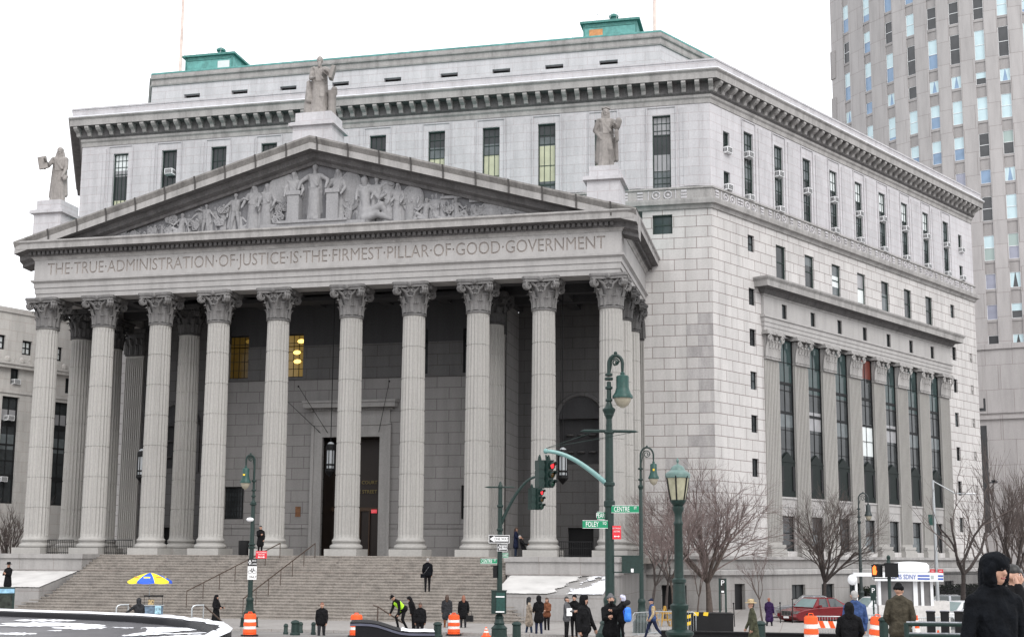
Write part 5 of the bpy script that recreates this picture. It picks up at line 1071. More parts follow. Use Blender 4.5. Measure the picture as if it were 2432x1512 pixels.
m=MB(); m.box(-.33,.28,-.2,.2,0,.9).box(-.35,.3,-.22,.22,.9,.94); m.build('cabinet_body',GREEN,o); MB().box(-.13,.22,-.24,-.2,.05,.85).build('cabinet_door',GREENL,o)
for z in (.06,.66): MB().box(-.15,.2,-.26,-.241,z,z+.05).build('strap',SIGNW,o)
# left lamp post
u2,d2=597,60; x,y,g2=G(u2,d2); f2=face(u2)
L2_=thing('street_lamp','green lamp post with curled top before the courthouse steps, bike lane sign attached','lamp post',(x,y,g2),f2); q2=lambda v: zat(v,d2)-g2
m=MB(); lamp_base(m,.13,1.0); m.tube([(0,0,1.4),(0,0,q2(1203)),(0,0,q2(1195)),(0,0,q2(1150)),(0,0,q2(1110))],[.12,.09,.065,.055,.05],12)
for v in (1205,1186,1172,1150,1300,1308): collar(m,q2(v),.07 if v<1200 else .1,1.6,.05)
m.lathe([(.07,q2(1212)),(.13,q2(1204)),(.14,q2(1202)),(.07,q2(1196))],(0,0,0),12); m.build('pole',GREEN,L2_,smooth=True); crook(L2_,q2(1118),.05,-1,vx(u2+20,u2,d2),.35,.92,.26)
MB().box(-.53,-.43,-.28,-.27,q2(1138),q2(1134)).build('yellow_tag',YEL,L2_)
m=MB(); m.lathe_sc([(.005,-.13),(.11,-.08),(.14,0),(.1,.06),(.005,.09)],(-.12,-.12,q2(1241)),10,(1.3,1,1)); m.build('camera_dome',WHITEP,L2_,smooth=True)
o,p=sign('parking_sign','red no stopping anytime sign on the left lamp post',L2_,620,1324,.52,.36,vx(620,u2,d2),SIGNR,0,-.16,vdp=d2)
for t,z,s in (('NO STOPPING',.1,.1),('ANYTIME',.0,.1)): lettering(t,s,SIGNW,o,(0,-.012,z),0,.7)
arrow(o,.2,-.11,.03)
o,p=sign('bike_lane_sign','black and white bike lane only sign with diamond and bicycle symbol',L2_,600,1358,.42,.98,vx(600,u2,d2),SIGNW,0,-.15,vdp=d2)
MB().box(-.21,.21,-.013,-.009,.14,.49).build('black_header',SIGNK,o)
m=MB(); m.add([(-.12,-.017,.44),(-.05,-.017,.315),(-.12,-.017,.19),(-.19,-.017,.315)],[(0,1,2,3)]); m.build('diamond',SIGNW,o); MB().add([(-.12,-.02,.38),(-.085,-.02,.315),(-.12,-.02,.25),(-.155,-.02,.315)],[(0,1,2,3)]).build('diamond_centre',SIGNK,o)
lettering('BIKE',.11,SIGNW,o,(.08,-.016,.39),0,.9); lettering('LANE',.11,SIGNW,o,(.08,-.016,.24),0,.9); lettering('ONLY',.15,SIGNK,o,(.03,-.014,-.37),0,.9)
m=MB()
for cx in (-.1,.1): m.tube([(cx+.08*math.cos(i*PI/8),-.014,-.13+.08*math.sin(i*PI/8)) for i in range(17)],.009,4,False)
for a,b in (((-.1,-.13),(-.04,.01)),((-.04,.01),(.07,.01)),((.07,.01),(.1,-.13)),((-.04,.01),(0,-.13)),((0,-.13),(.07,.01)),((.07,.01),(.05,.07)),((.05,.07),(.09,.07)),((-.05,.03),(-.0,.03))): m.tube([(a[0],-.014,a[1]),(b[0],-.014,b[1])],.009,4)
m.build('bicycle_symbol',SIGNK,o)
# right-hand bishop crook, far crook, lantern, cobra pole
def crookpost(label,u,dep,vtop,side,spanpx,sv0,shr,tone=GREEN):
    x,y,g=G(u,dep); o=thing('street_lamp',label,'lamp post',(x,y,g),face(u)); q=lambda v: zat(v,dep)-g
    H=zat(vtop,dep)-g; span=spanpx/F*dep; m=MB(); lamp_base(m,.13,1.1); m.tube([(0,0,1.5),(0,0,H-1.9),(0,0,H-1.85),(0,0,H-span*.65-.3)],[.105,.08,.06,.045],12)
    for z in (H-1.9,H-1.6,H-1.1,3.2,3.0): collar(m,z,.07,1.6,.05)
    m.lathe([(.07,H-2.1),(.12,H-1.95),(.13,H-1.92),(.06,H-1.82)],(0,0,0),12); m.build('pole',tone,o,smooth=True); crook(o,H-span*.65-.55,.045,side,span,.45,.9,shr,tone)
    return o
o=crookpost('green curled lamp post standing among the bare trees by the building corner',1523,58,1058,1,31,0,.25)
MB().box(.56,.64,-.17,-.16,7.45,7.55).build('yellow_tag',YEL,o)
crookpost('dark far lamp post with curled top before the flank of the courthouse',2043,80,1166,1,22,0,.24,plain('dark green black paint',(.018,.028,.028),.5))
u3,d3=1612,27; x,y,g3=G(u3,d3); LN=thing('lantern_post','green lantern post with domed cap and smoked glass panes, nearest lamp','lamp post',(x,y,g3),face(u3)); q3=lambda v: zat(v,d3)-g3
m=MB(); m.lathe([(.28,0),(.28,.9),(.26,.95),(.3,1.0),(.3,1.05),(.2,1.1)],(0,0,0),16); m.lathe([(.165,q3(1512)),(.16,q3(1450)),(.19,q3(1445)),(.2,q3(1436)),(.14,q3(1432)),(.125,q3(1385)),(.15,q3(1383)),(.15,q3(1376)),(.1,q3(1372)),(.085,q3(1250)),(.1,q3(1247)),(.1,q3(1242)),(.08,q3(1238)),(.08,q3(1222)),(.12,q3(1212)),(.12,q3(1205)),(.1,q3(1203)),(.14,q3(1198)),(.17,q3(1192)),(.17,q3(1189))],(0,0,0),16)
m.build('pole',GREEN,LN,smooth=True)
gl=plain('smoked lantern glass',(.36,.35,.25),.2,0,.3,5); m=MB(); m.lathe([(.155,q3(1190)),(.19,q3(1170)),(.235,q3(1140)),(.245,q3(1136))],(0,0,0),20); lg=m.build('lantern_glass',gl,LN,smooth=True)
for k in range(6):
    a=PI*2*k/6+.35; m=MB(); m.tube([(r*math.cos(a),r*math.sin(a),z) for r,z in ((.165,q3(1190)),(.2,q3(1170)),(.245,q3(1140)),(.26,q3(1132)))],.016,6); m.build('lantern_rib',BLACK,LN)
m=MB(); m.lathe([(.25,q3(1137)),(.265,q3(1136)),(.27,q3(1128)),(.265,q3(1126)),(.235,q3(1123)),(.16,q3(1118)),(.155,q3(1116)),(.13,q3(1110)),(.08,q3(1106)),(.03,q3(1104)),(.012,q3(1101)),(.03,q3(1097)),(.032,q3(1094)),(.015,q3(1090)),(.003,q3(1088))],(0,0,0),20); m.build('lantern_cap',plain('green grey dome paint',(.10,.17,.155),.4,0,.15,10),LN,smooth=True)
u4,d4=2223,75; x,y,g4=G(u4,d4); o=thing('street_lamp','plain grey steel lamp post with a flat white lamp head on a long arm','lamp post',(x,y,g4),face(u4)); q4=lambda v: zat(v,d4)-g4
m=MB(); m.tube([(0,0,0),(0,0,q4(1138))],[.12,.07],10); m.build('pole',STEEL,o,smooth=True); m=MB(); m.tube([(0,0,q4(1140)),(.4,-.1,q4(1150)),(1.2,-.3,q4(1170)),(2.0,-.4,q4(1173))],.04,6); m.build('lamp_arm',STEEL,o); m=MB(); m.lathe_sc([(.005,-.07),(.1,-.05),(.13,0),(.1,.06),(.005,.08)],(2.1,-.4,q4(1172)),12,(2.6,1.2,.7)); m.build('lamp_head',WHITEP,o,smooth=True)
for s in (-1,1):
    oo,p=sign('parking_sign','red parking sign on the %s side of the plain grey lamp post'%('left' if s<0 else 'right'),o,u4+s*8,1357,.3,.42,s*.22,SIGNR,0,-.1,'red parking signs on the grey post',vdp=d4)
    lettering('NO',.12,SIGNW,oo,(0,-.012,.1),0,.9); MB().box(-.11,.11,-.013,-.009,-.21,-.12).build('white_strip',SIGNW,oo)
MB().box(-.35,-.1,-.2,.2,q4(1245),q4(1220)).build('control_box',GREENL,o)
u5,d5=2110,42; x,y,g5=G(u5,d5); o=thing('signal_post','short dark post with turned finial holding two pedestrian signals','signal post',(x,y,g5),face(u5)); q5=lambda v: zat(v,d5)-g5
m=MB(); m.lathe([(.2,0),(.2,.3),(.12,.45),(.06,.6),(.055,q5(1338)),(.08,q5(1336)),(.06,q5(1331)),(.045,q5(1327)),(.065,q5(1323)),(.06,q5(1319)),(.02,q5(1316))],(0,0,0),12); m.build('post',GREEN,o,smooth=True); m=MB()
for v in (1338,1371): m.tube([(-.5,0,q5(v)),(.2,0,q5(v))],.018,6)
m.build('bracket',BLACK,o)
pedsignal('pedestrian signal with a lit orange hand on the finial post',o,vx(2083,u5,d5),0,q5(1368),.34,.4,R(-52),False,True); pedsignal('square black pedestrian signal seen from behind on the finial post',o,vx(2116,u5,d5),-.1,q5(1368),.42,.46,R(4))
# parking board
x,y,g_=G(1715,68); o=thing('parking_board','tall green parking board on two posts beside the big bare tree','sign',(x,y,g_),face(1715)); m=MB()
for s in (-.16,.16): m.box(s-.05,s+.05,-.05,.05,0,2.55)
m.build('post',GREEN,o); p=MB().box(-.11,.11,-.03,.03,1.75,2.55).build('panel',SIGNK,o); lettering('P',.4,SIGNW,p,(0,-.035,2.3)); MB().box(-.07,.07,-.034,-.031,1.8,1.9).build('white_strip',SIGNW,p)
x,y,g_=G(2071,66); o=thing('parking_board','small green parking board beside the far lamp post','sign',(x,y,g_),face(2071)); m=MB(); m.box(-.04,.04,-.04,.04,0,2.3); m.build('post',GREEN,o); p=MB().box(-.14,.14,-.07,-.04,1.5,2.3).build('panel',GREEN,o); lettering('P',.35,SIGNW,p,(0,-.075,2.0))
# ============================================================ bollards, barrels, cones
def bollard(label,u,dep,H=.92,r=.17,grp='green bollards along the kerb',mat=GREEN,zt_=None):
    x,y,g=G(u,dep); H=(zt_-g) if zt_ is not None else H
    o=thing('bollard',label,'bollard',(x,y,g),0,grp); m=MB(); m.lathe([(r*1.25,0),(r*1.25,.08),(r,.12),(r*.95,H-.16),(r*.8,H-.14)],(0,0,0),18); m.build('shaft',mat,o,smooth=True)
    m=MB(); m.lathe([(r*.8,H-.15),(r*1.12,H-.14),(r*1.15,H-.1),(r*1.0,H-.06),(r*.7,H-.02),(r*.2,H),(.005,H+.005)],(0,0,0),18); m.build('cap',mat,o,smooth=True); return o
for u,dep,vt,lb in ((706,54,1476,'green bollard left of the red haired woman in black'),(1042,54,1478,'green bollard between the black granite bench and the orange barrel'),(1228,50,1476,'green bollard right of the signal pole base'),(1803,45,1471,'green bollard in front of the man in the tan hat'),(2093,42,1460,'green bollard beside the man in the olive jacket')): bollard(lb,u,dep,zt_=zat(vt,dep),r=.17 if u!=2093 else .15)
for u,dep,vt,lb in ((684,55,1484,'thin grey post left of the green bollard'),(749,55,1480,'thin dark post right behind the green bollard'),(719,57,1480,'short dark post tucked behind the green bollard')): bollard(lb,u,dep,r=.09,grp='thin posts by the steps',mat=GREEN,zt_=zat(vt,dep))
for i,(u,dep) in enumerate(((2205,47),(2238,47),(2271,47))):
    x,y,g=G(u,dep); o=thing('security_bollard','black square security bollard, %s of three behind the snowy railing'%('leftmost','middle','rightmost')[i],'bollard',(x,y,g),face(u),'black square bollards'); m=MB(); H=zat(1446,dep)-g
    m.box(-.15,.15,-.15,.15,0,H-.06).box(-.17,.17,-.17,.17,H-.06,H); m.build('post',BLACK,o); MB().box(-.165,.165,-.165,.165,H+.001,H+.02).build('snow_cap',plain('dirty snow',(.3,.3,.33),.8,0,.2,8),o)
def barrel(label,u,dep,vt=None,tilt=0,H=1.02,r=.27):
    x,y,g=G(u,dep)
    if vt: H=max(.95,min(1.25,zat(vt,dep)-g)); g=zat(vt,dep)-H
    o=thing('traffic_barrel',label,'traffic barrel',(x,y,gz(y)),(0,tilt,0),'orange and white traffic barrels'); H=H; k=H/1.0
    prof=[]; m=MB(); z=0; bands=[(0,.14,0),(.14,.3,0),(.3,.43,1),(.43,.59,0),(.59,.72,1),(.72,.92,0)]
    for i,(a,b,mi) in enumerate(bands):
        rr=lambda t: r*(1.0-.16*t); e=.012 if mi==0 else 0
        m.mat(mi).lathe([(rr(a)*.95,a*k),(rr(a)+e,a*k+.015),(rr(b)+e,b*k-.015),(rr(b)*.95,b*k)],(0,0,0),18)
    m.mat(0).lathe([(r*.8,.92*k),(r*.78,.95*k),(r*.3,.96*k),(.01,.965*k)],(0,0,0),16); m.build('drum',[ORANGE,REFL],o,smooth=True)
    h=MB(); h.tube([(-.09,0,.95*k),(-.07,0,1.02*k),(.07,0,1.02*k),(.09,0,.95*k)],.018,6); h.build('handle',ORANGE,o)
    b=MB(); b.lathe([(r*1.3,0),(r*1.3,.06),(r*.9,.09)],(0,0,0),16); b.build('rubber_base',BLACK,o); return o
barrel('orange and white barrel at the foot of the left lamp post',599,52,1467); barrel('orange and white barrel half hidden behind the black granite bench',850,53,1468); barrel('orange and white barrel in front of the woman with the white bag',1080,56,1469)
barrel('orange and white barrel before the red sedan and striped board',1922,46,1452); barrel('leaning orange and white barrel behind the woman in the black hood',2071,46,1450,R(6))
def cone(label,u,dep,vt):
    x,y,g=G(u,dep); H=zat(vt,dep)-g; o=thing('traffic_cone',label,'traffic cone',(x,y,g),.3,'orange traffic cones'); m=MB(); s=H/.9; m.mat(0).box(-.2,.2,-.2,.2,0,.05)
    for (a,b,mi) in ((.05,.4,0),(.4,.56,1),(.56,.68,0),(.68,.77,1),(.77,.9,0)): f=lambda z:.16*(1-z/.95)+.02; m.mat(mi).lathe([(f(a),a*s),(f(b),b*s)],(0,0,0),14)
    m.build('cone_body',[ORANGE,REFL],o,smooth=True)
cone('orange traffic cone left of the signal pole base',1156,55,1489); cone('tall orange traffic cone behind the man in the olive jacket',2172,47,1456); cone('orange cone between the black square bollards',2221,48,1490)
# ============================================================ steel barricades, striped board, yellow A frames
def barricade(label,u,dep,yaw,L=2.1,H=1.1):
    x,y,g=G(u,dep); o=thing('steel_barricade',label,'barricade',(x,y,g),yaw,'interlocking steel crowd barricades'); m=MB(); r=.021; h=L/2
    m.tube([(-h,0,.18),(-h,0,H-.12),(-h+.12,0,H),(h-.12,0,H),(h,0,H-.12),(h,0,.18),(-h,0,.18)],r,8); m.build('barricade_frame',STEEL,o,smooth=True)
    b=MB(); n=int(L/.11)
    for i in range(1,n): q=-h+L*i/n; b.tube([(q,0,.18),(q,0,H)],.009,5)
    b.build('barricade_bars',STEEL,o)
    for s in (-h*.7,h*.7): f=MB(); f.tube([(s,-.28,.02),(s,0,.19),(s,.28,.02)],.018,6); f.build('foot',STEEL,o)
barricade('steel barricade at an angle behind the walking man in the blue jacket',1535,56,face(1535)+R(55)); barricade('steel barricade right of the walking man, behind the lantern post',1595,57,face(1595)+R(-6))
barricade('steel barricade in front of the red sedan',1978,52,face(1978)+R(8)); barricade('steel barricade left of the black square bollards',2212,52,face(2212)+R(38)); barricade('steel barricade right of the square bollards, before the white car',2270,53,face(2270)+R(16)); barricade('steel barricade behind the leaning barrel',2080,55,face(2080)+R(-4))
x,y,g=G(1962,48); o=thing('striped_board','orange and white diagonally striped barrier board beside the barrel','barrier',(x,y,g),face(1962)+R(-10)); W=1.1; m=MB(); n=6; bz0,bz1=.72,.98
for i in range(n):
    a=-W/2+W*i/n; b=a+W/n; s=-.1; m.mat(i%2).add([(a,-.02,bz1),(b,-.02,bz1),(b-s,-.02,bz0),(a-s,-.02,bz0),(a,.02,bz1),(b,.02,bz1),(b-s,.02,bz0),(a-s,.02,bz0)],[(0,1,2,3),(7,6,5,4),(0,4,5,1),(3,2,6,7),(0,3,7,4),(1,5,6,2)])
m.build('board',[REFL,ORANGE],o)
for s in (-.4,.45): l=MB(); l.tube([(s,-.2,0),(s,.03,.9)],.018,6); l.tube([(s,.26,0),(s,.03,.9)],.018,6); l.build('leg',STEEL,o)
for i,(u,dd) in enumerate(((1577,66),(1603,66))):
    x,y,g=G(u,dd); o=thing('a_frame_barrier','yellow A frame barrier by the dark side door, %s one'%('left','right')[i],'barrier',(x,y,g),face(u)+R(10),'yellow A frame barriers'); 
    for a in (-.55,0,.55): m=MB(); m.tube([(a-.28,-.2,0),(a,0,1.15)],.045,6); m.tube([(a+.28,.2,0),(a,0,1.15)],.045,6); m.build('leg',OCHRE,o)
    m=MB(); m.box(-.8,.8,-.03,.03,.75,.88).box(-.8,.8,-.03,.03,.4,.5); m.build('rail',OCHRE,o)
# black construction box with striped tape and long steel beam
x,y,g=G(1690,60); o=thing('construction_box','black construction box with yellow and black hazard tape at its corner','construction box',(x,y,g),face(1690)+R(6)); m=MB(); m.box(-1.1,.9,-.6,.6,0,.95).box(-1.12,.92,-.62,.62,.95,1.0); m.prism([(-1.1,0),(-1.1,.5),(-.75,.95),(-.3,.95),(-.0,.0)],'y',-.72,-.6); m.build('box_body',BLACK,o); t=MB()
for i in range(4): t.mat(i%2).add([(-1.28+.0*i,-.73,.42+.16*i),(-1.08,-.73,.48+.16*i),(-1.08,-.73,.64+.16*i),(-1.28,-.73,.58+.16*i)],[(0,1,2,3)])
for i in range(3): t.mat(i%2).add([(-.95+.22*i,-.73,.9),(-.73+.22*i,-.73,.88),(-.7+.22*i,-.73,1.05),(-.92+.22*i,-.73,1.06)],[(0,1,2,3)])
t.build('hazard_tape',[YEL,BLACK],o)
x,y,g=G(1835,52); m=MB(); m.box(-4.6,3.4,-.16,.16,0,.05).box(-4.6,3.4,-.03,.03,.05,.38).box(-4.6,3.4,-.16,.16,.38,.43); tag(m.build('steel_beam',BLACK,None,(x,y,g),face(1835)+R(-2)),'long black steel beam lying along the kerb before the cars','beam')
# ============================================================ cars
TYRE=plain('tyre rubber',(.015,.015,.015),.8); CARG=plain('car window glass',(.03,.04,.04),.05,0,.1,2,0,.9); CARW=plain('car windscreen glass',(.20,.27,.27),.08,0,.1,2,0,.9); CHR=plain('chrome',(.55,.55,.56),.18,1,.03); RIM=plain('alloy rim',(.35,.35,.36),.3,.8)
def sedan(label,pos,rot,paint,L=4.7,W=1.8,H=1.44,suv=False):
    "nose towards local -x"
    o=thing('parked_car',label,'car',pos,rot,'cars parked by the courthouse'); a=L/2
    low=[(-a,.42),(-a+.05,.62),(-a+.5,.78),(-a+1.25,.88),(-.0,.93),(a-1.0,.95),(a-.25,.93),(a,.78),(a,.4),(a-.25,.24),(-a+.25,.22)]
    m=MB(); n=len(low); ws=[(-1,.90),(-.96,1),(.96,1),(1,.90)]; vs=[]
    for (t,s) in ws:
        for (x,z) in low:
            tap=1-.16*max(0,(abs(x)-a+.7)/.7)**2; vs.append((x*(1 if s==1 else .995),t*W/2*tap,.55+(z-.55)*s))
    fs=[tuple(range(n)),tuple(range(4*n-1,3*n-1,-1))]
    for r_ in range(3):
        for k in range(n): fs.append((r_*n+k,r_*n+(k+1)%n,(r_+1)*n+(k+1)%n,(r_+1)*n+k))
    m.add(vs,fs); body=m.build('body',paint,o,smooth=True)
    x0,x1,x2,x3=(-a+1.25,-.55,.75,a-.65) if not suv else (-a+1.2,-.7,a-.75,a-.2)
    wb,wt=W/2*.95,W/2*.74; c=MB(); zb,ztp=.9,H
    lo=[(x0,-wb),(x3,-wb),(x3,wb),(x0,wb)]; hi=[(x1,-wt),(x2,-wt),(x2,wt),(x1,wt)]
    c.add([(x,y_,zb) for x,y_ in lo]+[(x,y_,ztp-.04) for x,y_ in hi]+[((x1+x2)/2+(x-(x1+x2)/2)*.86,y_*.86,ztp) for x,y_ in hi],[(0,1,5,4),(1,2,6,5),(2,3,7,6),(3,0,4,7),(4,5,9,8),(5,6,10,9),(6,7,11,10),(7,4,8,11),(8,9,10,11)]); c.build('cabin',paint,o,smooth=True)
    def pane(name,p,q,r_,s,mat,ins=.12):
        P4=[Vector(t) for t in (p,q,r_,s)]; ce=sum(P4,Vector())/4; nn=(P4[1]-P4[0]).cross(P4[3]-P4[0]).normalized(); 
        if nn.dot(ce-Vector((0,0,.9)))<0: nn=-nn
        g=MB(); g.add([ce+(t-ce)*(1-ins)+nn*.012 for t in P4],[(0,1,2,3)]); g.build(name,mat,o,fix=False)
    z2=ztp-.04
    pane('windscreen',(x0,-wb,zb),(x0,wb,zb),(x1,wt,z2),(x1,-wt,z2),CARW,.1); pane('rear_window',(x3,-wb,zb),(x3,wb,zb),(x2,wt,z2),(x2,-wt,z2),CARG)
    xm=(x1+x2)/2
    for s in (-1,1):
        pane('side_window',(x0+.35,s*wb,zb+.03),(xm-.04,s*wb,zb+.03),(xm-.04,s*wt,z2),(x1+.03,s*wt,z2),CARG,.07); pane('side_window',(xm+.04,s*wb,zb+.03),(x3-.35,s*wb,zb+.03),(x2-.03,s*wt,z2),(xm+.04,s*wt,z2),CARG,.07)
        mr=MB(); mr.box(x1-.25,x1-.1,min(s*W*.5,s*W*.58),max(s*W*.5,s*W*.58),.92,1.06); mr.build('mirror',paint,o)
        h=MB(); h.box(-a+.02,-a+.3,min(s*W*.28,s*W*.44),max(s*W*.28,s*W*.44),.6,.74); h.build('headlight',CHR,o); t=MB(); t.box(a-.2,a-.015,min(s*W*.28,s*W*.45),max(s*W*.28,s*W*.45),.68,.85); t.build('tail_light',plain('red tail light',(.4,.01,.01),.25),o)
        for xw in (-a+.88,a-.95):
            w_=MB(); w_.lathe([(.19,-.1),(.31,-.1),(.33,-.06),(.33,.06),(.31,.1),(.19,.1)],(0,0,0),20); w_.xform(Matrix.Translation((xw,s*(W/2-.1),.33))@Matrix.Rotation(R(90),4,'X')); wo=w_.build('wheel',TYRE,o,smooth=True)
            r_=MB(); r_.lathe([(.02,-.06),(.2,-.07),(.2,.07),(.02,.06)],(0,0,0),14); r_.xform(Matrix.Translation((xw,s*(W/2-.09),.33))@Matrix.Rotation(R(90),4,'X')); r_.build('rim',RIM,wo,smooth=True)
    g=MB(); 
    for i in range(7): y_=-W*.2+W*.4*i/6; g.box(-a-.02,-a+.03,y_-.015,y_+.015,.5,.72)
    g.box(-a-.02,-a+.03,-W*.22,W*.22,.72,.75).box(-a-.02,-a+.03,-W*.22,W*.22,.47,.5); g.build('grille',CHR,o); MB().box(-a-.01,-a+.04,-W*.21,W*.21,.5,.72).build('grille_opening',BLACK,o); MB().box(-a-.03,-a+.0,-.2,.2,.34,.45).build('number_plate',SIGNW,o)
    return o
REDC=plain('dark red car paint',(.17,.012,.016),.18,.15,.04,3,0,.7); SILC=plain('silver car paint',(.36,.37,.39),.22,.6,.04,3); WHC=plain('white car paint',(.62,.63,.64),.2,0,.04,3); DKC=plain('dark grey car paint',(.05,.055,.06),.2,.4,.05,3)
def carat(label,u,dep,yaw,paint,**k): x,y,g=G(u,dep); return sedan(label,(x,y,g+.005),face(u)+yaw,paint,**k)
carat('dark red sedan with a chrome grille behind the barrel and striped board',1938,72,R(44),REDC); carat('silver sedan parked behind the red sedan under a bare tree',1925,76,R(4),SILC); carat('white sedan half hidden behind the man in the blue jacket',2080,74,R(30),WHC); carat('white car with green tinted windscreen right of the guard booth',2285,68,R(35),WHC); carat('black car parked in front of the hedge behind the guard booth',2142,78,R(10),plain('black car paint',(.012,.012,.014),.2,0,.05,3)); carat('pale silver car partly hidden between the guard booth and the hedge',2245,79,R(6),SILC); carat('dark grey car at the right edge behind the big hooded man',2452,60,R(20),DKC,suv=True,H=1.6)
# ============================================================ guard booth
x,y,g=G(2150,57); o=thing('guard_booth','white guard booth with USMS SDNY lettering and a white dome unit on its roof','guard booth',(x,y,g),face(2150)+R(4)); k=57/F; q=lambda v: zat(v,57)-g
m=MB(); xl,xr=-1.25,1.45; zf0,zf1=q(1376),q(1357)
for px in (xl+.05,.35,.62,1.02): m.box(px-.06 if px!=.35 else .24,px+.06 if px!=.35 else .42,-.75,-.63,q(1432),zf0)
m.box(xl,1.05,.9,1.0,0,zf0); m.box(xl,xl+.1,-.7,.9,0,zf0); m.build('booth_frame',WHITEP,o)
m=MB(); m.box(xl,1.08,-.8,.95,0,q(1432)); m.box(1.08,1.75,-.7,.7,0,q(1422)); m.build('booth_wall',plain('off white booth panel',(.58,.56,.54),.5),o)
MB().box(xl,1.05,-.67,-.65,q(1432),zf0).build('booth_glass',plain('booth glass',(.17,.165,.165),.08,0,.2,2),o)
f=MB().box(xl-.15,1.5,-1.05,1.1,zf0,zf1).build('roof_fascia',WHITEP,o)
BL=plain('blue sign lettering',(.03,.09,.40),.5); lettering('USMS SDNY',.29,BL,f,(-.2,-1.06,(zf0+zf1)/2),0,.72)
for a,b in ((.42,.92),(1.27,1.49)):
    for z in (-.07,.06): MB().box(a,b,-1.057,-1.051,(zf0+zf1)/2+z-.035,(zf0+zf1)/2+z+.035).build('blue_stripe',BL,f)
MB().box(.97,1.1,-1.057,-1.051,(zf0+zf1)/2-.08,(zf0+zf1)/2+.08).build('grey_badge',plain('grey badge',(.4,.45,.45),.5),f)
m=MB(); m.lathe_sc([(.005,0),(.5,0),(.56,.08),(.56,.3),(.48,.42),(.2,.47),(.005,.48)],(.18,-.2,zf1+.02),20,(1.45,1,1)); m.build('roof_unit',WHITEP,o,smooth=True); MB().box(-.75,-.4,-.5,-.35,zf1+.1,zf1+.25).build('camera',STEEL,o)
m=MB(); m.box(-2.3,xl-.1,-.9,.3,q(1366),q(1358)); m.tube([(-2.2,-.7,q(1366)),(-2.2,-.7,0)],.06,8); m.ball((-2.35,-.8,q(1374)),.22,10,7,(1,1,1.1)); m.build('side_canopy',WHITEP,o,smooth=True)
# ============================================================ food cart
x,y,g=G(366,65); o=thing('food_cart','small steel food cart at the foot of the steps','food cart',(x,y,g),face(366)); m=MB(); m.box(-.45,.55,-.4,.4,.35,.95); m.build('cart_body',plain('blue grey cart panel',(.12,.18,.25),.4,.2,.5,5),o); MB().box(-.5,.6,-.45,.45,.95,1.0).build('counter',STEEL,o); m=MB()
for (a,b) in ((-.4,-.38),(.5,.52)): m.box(a,b,-.4,.4,1.0,1.4)
m.box(-.42,.54,-.42,.42,1.4,1.46); m.build('canopy_frame',BLACK,o); MB().box(.15,.45,-.47,-.455,.55,.95).build('menu_panel',plain('pale blue menu',(.3,.5,.6),.5,0,.6,9),o); MB().box(-.2,.1,-.3,.1,1.0,1.25).build('snack_rack',plain('mixed snack packets',(.4,.3,.15),.5,0,.9,14),o)
for (a,b) in ((-.3,-.3),(.4,-.3)): w_=MB(); w_.lathe([(.1,-.03),(.2,-.03),(.2,.03),(.1,.03)],(0,0,0),16); w_.xform(Matrix.Translation((a,-.3,.2))@Matrix.Rotation(R(90),4,'X')); w_.build('wheel',TYRE,o,smooth=True)
u6=thing('umbrella','blue and yellow panelled umbrella over the food cart','umbrella',(x-.12,y-.1,g+1.0),face(366)); m=MB(); m.tube([(0,0,-.9),(0,0,1.55)],.02,8); m.build('umbrella_pole',STEEL,u6)
for k_ in range(8):
    mt=BLUE if k_%2 else YELU; c=MB(); vs=[]; nn=5
    for i in range(nn+1):
        t=i/nn; rr=1.12*t; z=1.6-.42*t**1.6
        for j in range(4): a=PI*2*(k_+j/3)/8+.2; sg=1-.05*math.sin(PI*j/3)*t; vs.append((rr*sg*math.cos(a),rr*sg*math.sin(a),z))
    for j in range(4): a=PI*2*(k_+j/3)/8+.2; vs.append((1.12*math.cos(a),1.12*math.sin(a),1.05 if 0<j<3 else 1.09))
    fs=[(i*4+j,i*4+j+1,i*4+j+5,i*4+j+4) for i in range(nn+1) for j in range(3)]; c.add(vs,fs); pc_=c.build('umbrella_panel',mt,u6,fix=False)
    a=PI*2*(k_+.5)/8+.2; b=MB(); b.box(-.16,.16,-.004,.004,-.05,.05); bo=b.build('panel_print',YELU if k_%2 else plain('orange print',(.7,.25,.03),.6),pc_,(.78*math.cos(a),.78*math.sin(a),1.36)); bo.rotation_euler=(R(-25),0,a+PI/2)
# ============================================================ handrails
RUST=plain('brown handrail bronze',(.07,.048,.036),.5,.2)
def handrail(label,a,b,n,mat,posts=True,h=.92,ext=None):
    a=Vector(a);b=Vector(b); o=thing('handrail',label,'handrail',a-Vector((0,0,h)),0,'handrails on the steps'); m=MB(); pts=[Vector((0,0,h)),b-a+Vector((0,0,h))]
    if ext: pts=ext+pts
    m.tube(pts,.035,8); m.build('rail',mat,o,smooth=True)
    for i in range(n): t=i/(n-1); p=(b-a)*t; q=MB(); q.tube([p+Vector((0,0,0 if t>0 else 0)),p+Vector((0,0,h))],.025,6); q.build('post',RUST,o)
def stepz(y): return max(-2.62,min(FZ,FZ-(-1.7-y)/tread*rise))
handrail('long bronze handrail up the left middle of the steps',(-3.94,-8.4,stepz(-8.4)+.95),(-1.1,-1.9,FZ+.75),7,RUST); handrail('long bronze handrail up the steps ending below the doorway',(-.09,-9.2,stepz(-9.2)+.95),(1.2,-1.9,FZ+.75),7,RUST)
